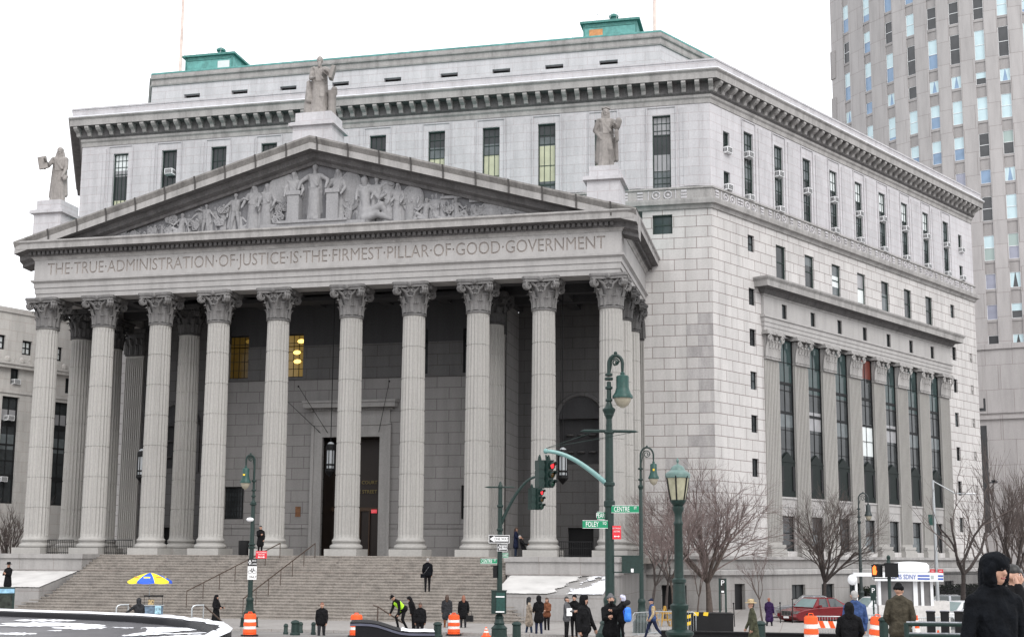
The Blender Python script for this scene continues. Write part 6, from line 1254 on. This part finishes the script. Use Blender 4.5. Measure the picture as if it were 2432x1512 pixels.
for u,lb in ((305,'short curved steel handrail left of the food cart'),(483,'short curved steel handrail right of the food cart')):
    x,y,g=G(u,56); z=zat(1443,56)-g; o=thing('handrail',lb,'handrail',(x,y,g),face(u)+R(20),'short steel handrails below the plaza'); m=MB(); m.tube([(-.42,0,z-.5),(-.42,0,z-.12),(-.36,0,z-.03),(-.25,0,z),(.0,0,z),(.12,0,z)],.035,8); m.build('rail',STEEL,o,smooth=True); m=MB(); m.tube([(.1,0,z),(1.0,.0,z-.75)],.035,8); m.build('sloping_rail',RUST,o); m=MB(); m.tube([(.1,0,z),(.1,0,0)],.03,6); m.tube([(-.42,0,z-.5),(-.42,0,0)],.03,6); m.build('post',STEEL,o)
x,y,g=G(1030,55); o=thing('handrail','dark sloping handrail end behind the black granite bench','handrail',(x-2.5,y,g),face(1030)); z=zat(1442,55)-g; m=MB(); m.tube([(-.2,0,z),(-.0,0,z-.05),(1.1,0,z-.75)],.035,8); m.tube([(0,0,z-.05),(0,0,0)],.03,6); m.build('rail',RUST,o)
# portico railings
def railing(label,x0,x1,y,z=FZ,h=.95):
    o=thing('iron_railing',label,'railing',((x0+x1)/2,y,z),0,'black iron railings between portico columns'); w_=(x1-x0)/2; m=MB(); m.box(-w_,w_,-.025,.025,h-.05,h).box(-w_,w_,-.02,.02,.08,.12).box(-w_,w_,-.02,.02,h*.55,h*.55+.03); m.build('rail',BLACK,o); b=MB(); n=int(2*w_/.13)
    for i in range(n+1): q=-w_+2*w_*i/n; b.box(q-.012,q+.012,-.012,.012,0,h)
    b.build('balusters',BLACK,o)
railing('black iron railing in the rightmost bay of the portico front',16.2,18.2,-.5); railing('black iron railing in the leftmost bay of the portico front',-18.1,-16.2,-.5); railing('black iron railing in the second bay from the left',-13.9,-11.95,-.5)
def lantern_hang(label,x,y,z):
    o=thing('hanging_lantern',label,'lantern',(x,y,z),0,'black hanging portico lanterns'); m=MB(); n=8; m.lathe([(.05,1.15),(.3,.95),(.34,.85),(.34,.62),(.28,.6)],(0,0,0),n); m.lathe([(.28,-.6),(.34,-.62),(.36,-.8),(.2,-1.0),(.06,-1.15),(.01,-1.2)],(0,0,0),n); m.tube([(0,0,1.1),(0,0,18.3-z)],.03,6)
    for k in range(n): a=2*PI*k/n; m.tube([(.29*math.cos(a),.29*math.sin(a),-.6),(.29*math.cos(a),.29*math.sin(a),.62)],.028,5)
    m.lathe([(.3,-.42),(.31,-.36),(.3,-.3)],(0,0,0),n); m.build('lantern_frame',BLACK,o); g=MB(); g.lathe([(.26,-.6),(.26,.6)],(0,0,0),n); g.lathe([(.2,.86),(.26,.9),(.2,1.08),(.08,1.16)],(0,0,0),n); g.build('lantern_glass',plain('milky lantern glass',(.5,.53,.55),.3,0,.05),o)
lantern_hang('black hanging lantern before the tall doorway',0.05,3.3,7.29); lantern_hang('black hanging lantern in the right bay of the portico',15.7,3.3,6.72); lantern_hang('black hanging lantern behind the left portico columns',-13.66,3.3,7.0)
m=MB(); m.lathe([(.3,0),(.32,.05),(.34,.9),(.3,.92),(.3,.86),(.02,.84)],(0,0,0),14); b_=tag(m.build('litter_bin',BLACK,None,(*onY(579,1300,-.9)[:1],-.9,FZ),smooth=True),'dark litter bin on the portico beside a column','litter bin')
# ============================================================ black granite pieces with snow
GRN=plain('polished black granite',(.006,.006,.008),.5,0,.2,6,0,.2); GRG=plain('grey wet granite',(.075,.073,.08),.35,0,.3,2.2)
x,y=P(150,22); zr0=-.05; o=thing('granite_fountain','huge black granite fountain basin rim streaked with snow, lower left','fountain',(x,y,gz(y)))
def rimline(t):
    # far rim of the basin in world coordinates, from the left edge round to the right tip
    us=[-260,0,200,330,420,480,520,548,556,550,520,440]; vs=[1452,1459,1464,1468,1473,1479,1485,1491,1497,1505,1518,1535]; ds=[24,23.2,22.6,22.2,21.8,21.3,20.6,19.8,19.0,18.0,16.8,15.6]
    k=t*(len(us)-1); i=min(int(k),len(us)-2); f=k-i; L_=lambda a:a[i]+(a[i+1]-a[i])*f; px,py_=P(L_(us),L_(ds)); return Vector((px,py_,zat(L_(vs),L_(ds))))
nn=66; rim=[rimline(i/nn) for i in range(nn+1)]; inn=[]
cen=Vector((*P(60,17),-.3)); m=MB(); vs=[]; pr_=[(0,-.02),(0,0),(.16,.005),(.3,-.0),(.34,-.04),(.36,None),(.36,None)]
drop=lambda t:.07+.035*min(1,t/.42)
for ii,p in enumerate(rim):
    d=(cen-p); d.z=0; d.normalize()
    vs.append((p.x-d.x*.05,p.y-d.y*.05,gz(p.y)-.1))
    for (a,b) in pr_: vs.append((p.x+d.x*a,p.y+d.y*a,p.z+(b if b is not None else -drop(ii/nn)-.02)))
k=len(pr_)+1; m.add(vs,[(i*k+j,(i+1)*k+j,(i+1)*k+j+1,i*k+j+1) for i in range(nn) for j in range(k-1)]); m.build('basin_rim',GRN,o,(-x,-y,-gz(y)),smooth=True)
m=MB(); vs=[]; ring=[]
for ii,p in enumerate(rim): d=(cen-p); d.z=0; d.normalize(); ring.append(Vector((p.x+d.x*.35,p.y+d.y*.35,p.z-drop(ii/nn))))
NR=14
for i,p in enumerate(ring):
    for j in range(NR+1): q=p.lerp(cen,j/NR); vs.append((q.x,q.y,q.z))
m.add(vs,[(i*(NR+1)+j,(i+1)*(NR+1)+j,(i+1)*(NR+1)+j+1,i*(NR+1)+j+1) for i in range(nn) for j in range(NR)]); m.build('basin_floor',GRG,o,(-x,-y,-gz(y)),smooth='all')
rn=random.Random(5)
m=MB(); vs=[]
for i,p in enumerate(rim):
    d=(cen-p); d.z=0; d.normalize(); t=i/nn; wd=.13+.05*math.sin(i*.9)+.05*rn.random()+(.05 if .36<t<.62 else 0)
    for (a,b) in ((-.02,.005),(.02,.03),(wd*.6,.045+.02*rn.random()*(t>.3)),(wd,.012)): vs.append((p.x+d.x*a,p.y+d.y*a,p.z+b))
m.add(vs,[(i*4+j,(i+1)*4+j,(i+1)*4+j+1,i*4+j+1) for i in range(nn) for j in range(3)]); m.build('rim_snow',SNOW,o,(-x,-y,-gz(y)),smooth='all')
def drift(u0,u1,v,thick,dep):
    "thin snow streak lying on the basin floor"
    m=MB(); n=22; vs=[]
    for i in range(n+1):
        t=i/n; u=u0+(u1-u0)*t; w_=thick*math.sin(PI*t)**.5*(.6+.6*rn.random()); a=P(u,dep+math.sin(t*9)*.06); 
        r=_fw+_r2*((u-1216)/F)-_u2*((v-PY)/F); vs_=[]
        for s in (-.5,.5):
            q=P(u,dep+s*w_); vs.append((q[0],q[1],zfl(q)+.008))
    m.add(vs,[(2*i,2*i+2,2*i+3,2*i+1) for i in range(n)]); m.build('snow_streak',SNOW,o,(-x,-y,-gz(y)),fix=False)
def zfl(q):
    best=min(ring,key=lambda p:(p.x-q[0])**2+(p.y-q[1])**2); d=(Vector((cen.x-best.x,cen.y-best.y))).length; e=(Vector((q[0]-best.x,q[1]-best.y))).length; return best.z+(cen.z-best.z)*min(1,e/max(d,.01))
for a in ((10,215,1481,.5,21.4),(130,330,1489,.45,20.8),(330,480,1482,.7,20.6),(-20,120,1495,.35,19.9),(0,270,1503,.25,19.3),(250,420,1495,.6,20.0),(380,520,1500,.6,19.2),(-10,90,1508,.3,18.8),(200,330,1512,.3,18.6),(40,190,1478,.4,22.0),(150,260,1484,.5,21.2),(60,240,1499,.2,19.9),(330,440,1505,.3,19.2),(300,470,1488,.35,20.9),(120,300,1493,.3,20.4),(-20,160,1486,.25,21.1),(400,530,1493,.3,19.8),(420,500,1507,.35,18.4)): drift(*a)
# black granite bench
u7,d7=935,21; x,y,g=G(u7,d7); o=thing('granite_bench','low curved black granite bench with snow on its step','bench',(x,y,g),face(u7)); q=lambda v: zat(v,d7)-g; ux=lambda u: vx(u,u7,d7)
top=[(838,1477),(862,1476.5),(884,1477.5),(900,1480),(920,1486),(938,1492),(955,1496.5),(975,1498.5),(1033,1499)]; poly=[(ux(a),q(b)) for a,b in top]; 
m=MB(); m.prism(poly+[(ux(1033),0),(ux(852),0),(ux(850),q(1483)),(ux(838),q(1480))],'y',-.45,.45); m.build('bench_body',GRN,o)
m=MB(); vs=[]
for i in range(30,41):
    t=i/40*(len(poly)-1); j=min(int(t),len(poly)-2); f=t-j; px=poly[j][0]+(poly[j+1][0]-poly[j][0])*f; pz=poly[j][1]+(poly[j+1][1]-poly[j][1])*f; hh=(.015+.03*rn.random()) if 6.0<t<7.0 or 7.4<t<7.8 else .004
    for (yy,k_) in ((-.4,.2),(-.15,1),(.15,1),(.4,.2)): vs.append((px,yy,pz+hh*k_+.001))
m.add(vs,[(i*4+j,i*4+4+j,i*4+5+j,i*4+1+j) for i in range(10) for j in range(3)]); m.build('bench_snow',SNOW,o,smooth='all')
MB().prism([(a,b-.02) for a,b in poly]+[(a,b-.055) for a,b in poly[::-1]],'y',-.47,-.448).build('rim_band',plain('blue grey wet granite edge',(.08,.085,.12),.25),o)
# snowy pipe railing at lower right
x,y=P(2330,22.5); g=gz(y); o=thing('pipe_railing','green pipe railing dusted with snow in the lower right foreground','railing',(x,y,g),face(2330)+R(-5)); q=lambda v: zat(v,22.5)-g
for va in (1479,1505): m=MB(); m.tube([(-1.32,.0,q(va+1)),(2.2,.0,q(va-6))],.042,10); r_=m.build('rail',GREEN,o,smooth=True); s=MB(); s.tube([(-1.32,.0,q(va+1)+.012),(2.2,.0,q(va-6)+.012)],.037,10); s.build('rail_snow',plain('grey frost',(.22,.23,.25),.8,0,.4,20),r_,smooth=True)
for px in (-1.32,.9,2.0): m=MB(); m.tube([(px,0,0),(px,0,q(1478))],.05,10); m.build('post',GREEN,o,smooth=True)
# left edge: display kiosk
x,y,g=G(12,50); o=thing('news_box','dark green display box with a pale blue header at the left edge','news box',(x,y,g),face(12)); H=zat(1404,50)-g; m=MB(); m.box(-.6,.44,-.3,.3,0,H); m.build('box_body',GREEN,o); MB().box(-.58,.42,-.32,-.301,H-.22,H-.05).build('header',plain('pale blue header',(.25,.45,.6),.4,0,.3,6),o); MB().box(-.5,.36,-.315,-.301,.1,H-.28).build('display_window',plain('dark display with posters',(.02,.025,.02),.2,0,.9,5),o)
# pigeon flying in front of the tower
x,y=P(2370,70); z=zat(1142,70); o=thing('pigeon','dark pigeon flying before the tower base at the right','bird',(x,y,z),face(2370)+R(70)); 
pm=blend([((0,-.12,0),(0,.1,.0),.05,.055,0),((0,-.14,.02),(0,-.19,.03),.035,.028,0),((0,-.2,.025),(0,-.235,.02),.012,.004,0),((0,.12,0),(0,.24,-.01),.04,.05,0)],[plain('pigeon feathers',(.04,.04,.045),.6,0,.3,12)],.014,'body'); link('body',pm,o)
for s in (-1,1): m=MB(); m.add([(s*.03,-.08,.03),(s*.2,-.1,.12),(s*.42,.0,.1),(s*.3,.09,.09),(s*.03,.08,.03)],[(0,1,2,3,4)]); w_=m.build('wing',plain('pigeon feathers',(.04,.04,.045)),o); sm=w_.modifiers.new('s','SOLIDIFY'); sm.thickness=.012
# ============================================================ trees
BARK=plain('tree bark',(.085,.066,.056),.9,0,.3,9,.3); BARKD=plain('dark wet bark',(.045,.036,.033),.9,0,.3,9,.3); TWIG=plain('reddish bare twigs',(.17,.13,.122),.9,0,.25,4); TWIGD=plain('grey brown bare twigs',(.10,.08,.073),.9,0,.2,4)
def bare_tree(label,u,dep,H,seed,fork=.27,tr=.22,spread=.75,nl=7,levels=5,bark=BARK,twig=TWIG,twist=.12,up=.55,lean=0,kids=3,dens=1.0):
    rn=random.Random(seed); x,y,g=G(u,dep); o=thing('bare_tree',label,'tree',(x,y,g-.02),rn.uniform(0,6),'leafless street trees'); tm=MB(); cm=MB()
    def limb(p,d,L,r,lv,m):
        n=5 if lv<3 else 3; pts=[p]; q=p.copy(); dd=d.copy()
        for i in range(n):
            dd=(dd+Vector((rn.uniform(-1,1),rn.uniform(-1,1),rn.uniform(-.4,1)*up))*twist*(1.2 if lv else .5)).normalized(); q=q+dd*L/n; pts.append(q.copy())
        r1=r*.55; m.tube(pts,[max(.0048,r+(r1-r)*i/n) for i in range(n+1)],7 if lv==0 else 5 if lv<2 else 3,False)
        if lv>=levels: return
        nk=kids if lv>0 else nl
        if lv>=2: nk=max(2,int(round(kids*dens)))
        for k in range(nk):
            t=rn.uniform(.35,1) if lv>0 else 1; i=min(n,max(1,int(t*n))); b=pts[i]; ax=(pts[i]-pts[i-1]).normalized()
            a=2*PI*(k+rn.random()*.7)/nk; s=ax.orthogonal().normalized(); s=(s*math.cos(a)+ax.cross(s)*math.sin(a)); sp=spread*rn.uniform(.55,1.15)*(1 if lv==0 else .75)
            nd=(ax+s*sp+Vector((0,0,.12*up))).normalized(); LL=L*(rn.uniform(.62,.85) if lv>0 else rn.uniform(.85,1.3)*(H*.34/L)); limb(b,nd,LL,r*(.5 if lv==0 else .55)*rn.uniform(.85,1.1),lv+1,tm if lv+1<2 else cm)
    limb(Vector((0,0,0)),Vector((lean,0,1)).normalized(),H*fork,tr,0,tm)
    tm.build('trunk',bark,o,fix=False,smooth='all'); cm.build('crown',twig,o,fix=False,smooth='all'); return o
bare_tree('large vase shaped bare tree with dense reddish twigs by the building corner',1683,77,9.0,21,.24,.24,.95,11,6,twist=.09,up=.45,kids=3,dens=1.0)
bare_tree('medium bare tree with forked dark limbs behind the silver sedan',1953,82,7.8,8,.27,.2,.8,7,6,BARKD,TWIGD,.1,.6,kids=3,dens=1.0)
for u,dd,H,s,lb,ln in ((1545,70,6.4,3,'small twisted bare tree just right of the green curled lamp post',-.12),(1578,72,7.0,4,'leaning bare tree with a curved trunk beside the dark side door',.35),(1602,74,6.6,15,'bare tree behind the lantern post with reddish twigs',-.1),(1655,74,4.2,16,'thin young bare tree left of the big vase shaped tree',0),(1808,72,4.0,17,'slender bare sapling beside the basement doorway',.05)):
    bare_tree(lb,u,dd,H,s,.33,.11 if H>5 else .06,.6,4,5 if H>5 else 4,BARKD if s in (3,4) else BARK,TWIG,.2,.7,ln,3)
bare_tree('gnarled bare tree with snaking dark branches right of the guard booth',2286,71,8.6,31,.34,.19,.95,4,5,BARKD,TWIGD,.3,.35,.1,2,1)
bare_tree('bare tree at the far right behind the hooded man',2398,78,9.2,33,.22,.2,.5,6,5,BARKD,TWIGD,.1,.8,0,3); bare_tree('tall thin bare tree against the tower base',2362,90,8.5,35,.25,.13,.45,5,5,BARK,TWIGD,.1,.8,0,3); bare_tree('bare tree against the tower base, right edge of the photo',2436,86,9.5,38,.25,.16,.5,5,5,BARK,TWIGD,.1,.8,0,3)
bare_tree('dark bare tree in front of the left stone building',14,92,7.8,41,.25,.22,.55,6,5,BARKD,TWIGD,.12,.8,0,3)
# hedges and iron fence before the flank
HG=plain('dark evergreen leaves',(.012,.017,.011),.9,0,.5,5,0,.1)
def hedge(label,s0,s1,off,h):
    p=RW((s0+s1)/2,off,-2.5); o=thing('hedge',label,'hedge',p,R60,'clipped hedges below the courthouse flank'); rn=random.Random(int(s0*7)); m=MB(); n=int((s1-s0)*420); hw=(s1-s0)/2
    for i in range(n):
        c=Vector((rn.uniform(-hw,hw),rn.uniform(-.45,.45),rn.uniform(.1,h)*(1+.08*math.sin(i)))); a=Vector((rn.uniform(-1,1),rn.uniform(-1,1),rn.uniform(-1,1))).normalized()*.1; b=a.orthogonal().normalized()*.05; m.add([c-a,c+b,c+a,c-b],[(0,1,2,3)])
    m.build('foliage',HG,o,fix=False); k=MB(); k.box(-hw+.1,hw-.1,-.35,.35,0,h*.85); k.build('inner_branches',BLACK,o)
hedge('dark hedge under the basement windows left of the guard booth',16,24,2.2,1.3); hedge('dark hedge under the basement windows right of the guard booth',25,39,2.2,1.3)
p=RW(33,3.2,-2.6); o=thing('iron_fence','tall thin iron fence with vertical bars before the flank','fence',p,R60); m=MB()
for i in range(110): q=-12+i*.22; m.box(q-.015,q+.015,-.015,.015,0,2.6)
m.build('fence_bars',BLACK,o); MB().box(-12,12,-.02,.02,2.3,2.36).box(-12,12,-.02,.02,.3,.36).build('fence_rail',BLACK,o)
for i,(u,dd,h) in enumerate(((1742,66,1.3),(1850,70,1.2),(1878,70,1.4))):
    x,y,g=G(u,dd); o=thing('metal_stake','thin dark stake in the tree bed, %s of three'%('left','middle','right')[i],'stake',(x,y,g),0,'stakes of the tree bed railing'); m=MB(); m.tube([(0,0,0),(.04*(i-1),0,h)],.025,6); m.ball((.04*(i-1),0,h),.05,6,5); m.build('stake',BLACK,o)
# ============================================================ people
A0=((.05,.12,.15,.1),(.05,.12,.15,.1)); POCK=((-.25,.3,.9,.5),(-.25,.3,.9,.5)); FOLD=((.35,.15,1.5,.9),(.35,.15,1.4,.9))
def fc(u,deg=0): return face(u)+R(deg)       # 0 = facing the camera, 180 = back to it
def mk(*a,**k): return person(*a,**k)
mk('person in a black hat and long black coat beside the left parapet',22,71,1.80,fc(22,-40),'black','black',coat=.5,arms=((.4,.12,1.7,.7),(.3,.12,1.6,.6)),hair=('hat','black'),zbase=zat(1347.7,71)-1.82)
mk('person in a dark hooded jacket beside the food cart, seen from behind',335,52.5,1.6,fc(335,-160),'char','black',hair=('hood','char'),puffy=1.15,arms=((.3,.3,.5,.1),(.7,.6,.4,-.2)),zbase=zat(1427,52.5)-1.63)
mk('person in a long black veil and robe near the foot of the steps',518,60,1.62,fc(518,60),'black','black',coat=.18,skirt=.2,arms=((.3,.3,1.2,.4),(.3,.3,1.2,.4)),hair=('veil','black'),zbase=zat(1417,60)-1.68)
mk('person with short red hair in a black coat walking towards the camera',768,54,1.70,fc(768,-6),'black','char',coat=.8,stride=(.22,-.2),knee=(.08,.25),arms=((-.15,.16,.2,.1),(.2,.16,.2,.1)),hair=('short','red'),zbase=zat(1434,54)-1.73)
w1,T,Hd,k=mk('person in a yellow green safety vest bending forward with a black cap',960,55,1.74,fc(960,-62),'black','black',coat=.86,lean=.8,puffy=1.25,stride=(.75,.2),knee=(1.0,.75),arms=((1.0,.1,.3,.1),(.7,.15,.3,.1)),hair=('cap','black'),vest='hivis',zbase=zat(1424,55)-1.33)
mk('person with a black hood crouching behind the worker in the safety vest',985,60,1.62,fc(985,-60),'black','black',lean=.35,hpit=.2,hair=('hood','black'),zbase=zat(1418,60)-1.62)
mk('person with curly brown hair in a zipped black jacket by the granite bench',1000,53,1.62,fc(1000,4),'black','black',arms=((.0,.18,.2,.1),(.0,.18,.2,.1)),hair=('short','brown'),skin=SKIND,zbase=zat(1433,53)-1.65)
pa,T,Hd,k=mk('person with brown hair in a dark coat seen from behind carrying a white bag',1063,62,1.66,fc(1063,176),'char','brown',coat=.55,puffy=1.25,arms=((-.05,.14,.12,.05),(.0,.16,.1,.05)),hair=('long','brown'),stride=(.1,-.12))
x,y=P(1072,61.6); o=thing('carrier_bag','white plastic bag carried by the woman in the dark coat','bag',(x,y,gz(y)+.32)); m=MB(); m.lathe_sc([(.02,0),(.13,.02),(.15,.12),(.12,.25),(.04,.38),(.02,.42)],(0,0,0),10,(1,.6,1)); m.build('bag_body',plain('white plastic',(.75,.75,.77),.4),o,smooth=True); m=MB(); m.tube([(0,0,.4),(-.03,0,.5),(.03,0,.5),(0,0,.4)],.008,4); m.build('handle',WHITEP,o)
mk('person with reddish hair in a short black coat seen from behind holding a handbag',1102,62,1.64,fc(1102,-172),'black','char',coat=.6,puffy=1.2,arms=((.1,.28,.2,.1),(.15,.16,.1,.05)),hair=('long','red'),stride=(-.1,.14))
x,y=P(1117,61.5); o=thing('handbag','square black handbag carried by the woman in the short black coat','bag',(x,y,gz(y)+.42)); m=MB(); m.box(-.17,.17,-.07,.07,0,.3).box(-.16,.16,-.08,-.07,.12,.28); m.build('bag_body',BLACK,o); m=MB(); m.tube([(-.1,0,.3),(-.07,0,.5),(.07,0,.5),(.1,0,.3)],.012,5); m.build('handle',BLACK,o)
mb_,T,Hd,k=mk('person climbing the steps in a dark suit with a shoulder bag',1016,68.5,1.80,fc(1016,178),'slate','black',coat=.82,stride=(.28,-.12),knee=(.35,.1),arms=((.1,.14,.25,.1),(-.1,.2,.5,.2)),hair=('short','grey'),zbase=zat(1409.5,68.5))
m=MB(); m.tube([T((-.13,-.1,1.47)),T((-.05,.13,1.3)),T((.12,.14,1.05)),T((.2,.1,.95))],.014,5); m.build('bag_strap',FB['grey'],mb_); m=MB(); m.box(.12,.36,.08,.2,.74,.95); m.build('shoulder_bag',FB['slate'],mb_)
mk('person in a dark coat standing on the portico by a column',617,76.5,1.76,fc(617,20),'black','black',coat=.55,hair=('short','black'),arms=((.5,.15,1.4,.6),(.1,.15,.4,.3)),zbase=FZ)
mk('person in a dark coat standing between two portico columns',1225,78,1.78,fc(1225,75),'navy','denim',coat=.5,hair=('long','brown'),hpit=.3,arms=((.5,.1,.9,.4),(.5,.1,.9,.4)),zbase=FZ)
mk('person in black sitting against a column base on the portico',1243,77,1.7,fc(1243,80),'black','black',sit=(1.2,1.9),lean=-.3,hair=('short','grey'),arms=((.5,.2,.7,.3),(.5,.2,.7,.3)),zbase=FZ-.02)
mk('person in a beige coat and dark hood talking below the snowy parapet',1257,57,1.66,fc(1257,100),'beige','denim',coat=.45,hair=('hood','char'),stride=(.16,-.12),arms=((.4,.1,.8,.4),(.5,.1,.8,.4)))
mk('person in a black jacket with dark hair next to the beige coat',1280,56,1.74,fc(1280,-150),'black','navy',coat=.62,hair=('hood','black'),stride=(-.08,.08),arms=((.15,.12,.4,.2),(.3,.12,1.0,.5)))
mk('person in a brown leather jacket and boots behind the black jacket',1299,60,1.6,fc(1299,-30),'brown','black',shoe='brown',coat=.8,hair=('long','brown'),arms=((.4,.12,1.4,.6),(.3,.15,1.2,.6)))
mk('person in a grey hooded jacket holding papers near the parapet wall',1346,54,1.74,fc(1346,70),'grey','black',coat=.74,hair=('short','black'),skin=SKINB if 'SKINB' in globals() else SKIN,arms=((.5,.12,1.1,.3),(.5,.12,1.1,.3)))
x,y=P(1352,53.7); tag(MB().box(-.12,.12,-.02,.02,-.16,.16).build('papers',[SIGNW],None,(x,y,gz(y)+1.12),face(1352)+.4),'white papers held by the person in the grey hooded jacket','papers')
mk('person in black coat, knit cap and tan boots holding a hand to the face',1364,54.5,1.80,fc(1364,-25),'black','black',shoe='brown',coat=.8,hair=('beanie','black'),arms=((.9,.15,2.1,.35),(.4,.12,1.2,.5)))
mk('person in a black puffer jacket and tight black hood walking right',1387,33,1.79,fc(1387,62),'black','black',coat=.84,puffy=1.18,stride=(.25,-.2),knee=(.1,.25),arms=((-.1,.22,.3,.05),(.25,.22,.25,.05)),hair=('hood','black'),vox=.014)
mk('bearded person in a grey knit cap and black leather jacket carrying a child',1450,33,1.80,fc(1450,22),'black','black',coat=.74,puffy=1.12,arms=((.6,.2,1.2,.2),(.75,.25,1.0,.45)),hair=('beanie','grey'),vox=.014,extra=lambda T,Hd,S:[(Hd((0,-.06,1.575)),Hd((0,-.075,1.55)),.05,.035,1)])
x,y=P(1478,32.6); mk('child in black with a lavender and fur hood held by the bearded person',1478,32.6,1.12,fc(1478,-75),'black','black',shoe='brown',coat=.7,puffy=1.25,hair=('hood','lav'),arms=((.9,.2,.5,.3),(.9,.2,.5,.3)),stride=(.3,.1),knee=(.3,.2),vox=.014,zbase=zat(1411,32.6)-1.16)
x,y=P(1487,32.4); m=MB(); 
o=thing('fur_hood','fluffy black fur hood hanging on the carried child','hood',(x,y,zat(1432,32.4)),0); link('fur',blend([((0,0,0),(.03,0,.04),.13,.13,0),((-.06,.03,-.05),(.08,.02,.03),.1,.12,0)],[plain('black fur',(.012,.011,.012),.95,0,.5,40,.8)],.02,'fur'),o); o.scale=(.55,.55,.55)
x,y=P(1490,32.1); o=thing('backpack','small bright blue child backpack','backpack',(x,y,zat(1473,32.1)),fc(1490,25)); o.scale=(.72,.72,.78); link('pack_body',blend([((-.03,0,.06),(-.02,0,.34),.11,.1,0,.7),((.04,0,.06),(.03,0,.34),.11,.1,0,.7),((0,-.05,.06),(0,-.05,.16),.09,.08,0)],[plain('bright blue nylon',(.02,.17,.62),.5,0,.2,12)],.018,'pack_body'),o); m=MB(); m.tube([(-.07,.05,.4),(-.1,.14,.3),(-.08,.08,.05)],.014,5); m.build('strap',BLUE,o)
mk('person in a blue and cream jacket and dark cap walking left with striped trousers',1548,54,1.74,fc(1548,-72),'blue','navy',coat=.86,stride=(.42,-.4),knee=(.1,.35),lean=.06,arms=((.1,.12,.5,.3),(.1,.12,.5,.3)),hair=('cap','navy'),sleeve='tan')
mk('person in a tan brimmed hat and long moss green coat',1787,39,1.68,fc(1787,-80),'green','green',coat=.35,lean=.1,stride=(.15,-.15),hair=('hat','tan'),arms=((.3,.12,.3,.1),(.1,.12,.3,.1)))
mk('person in a purple coat walking away by the tree bed',1824,67,1.56,fc(1824,160),'purple','char',coat=.4,puffy=1.15,stride=(.2,-.2),hair=('short','red'),arms=((.1,.2,.3,.1),(.1,.2,.3,.1)))
mk('person with dark hood and black coat seen from behind near the barrel',2013,27,1.68,fc(2013,178),'black','black',coat=.6,puffy=1.15,hair=('hood','black'),arms=((.2,.25,.7,.4),(.2,.25,.7,.4)),vox=.014)
mk('person with grey hair in a blue jacket seen from behind',2026,31,1.85,fc(2026,-168),'blue','khaki',zbase=-1.6,coat=.8,hair=('short','grey'),arms=((.05,.2,.2,.1),(.05,.2,.25,.1)),vox=.014)
mk('person in an olive jacket and black cap seen from behind',2132,26,1.83,fc(2133,172),'olive','jean',coat=.76,zbase=-1.31,puffy=1.1,hair=('beanie','black'),hyaw=-.4,arms=((-.05,.26,.6,.5),(-.05,.26,.6,.5)),vox=.012)
mk('person in a large dark hooded winter coat, closest to the camera at the right',2357,10.4,1.84,fc(2357,38),'slate','black',coat=.6,puffy=1.02,hair=('hood','slate'),hyaw=.25,hpit=.12,arms=((-.05,.22,.3,.15),(-.05,.2,.3,.15)),vox=.0095,zbase=zat(1314,10.4)-1.86)
mk('person in black behind the large hooded figure holding a hand to the ear',2403,13,1.74,fc(2403,70),'black','black',coat=.7,hair=('short','black'),arms=((1.2,.5,2.2,.2),(.1,.2,.3,.1)),vox=.014,zbase=zat(1338,13)-1.76)
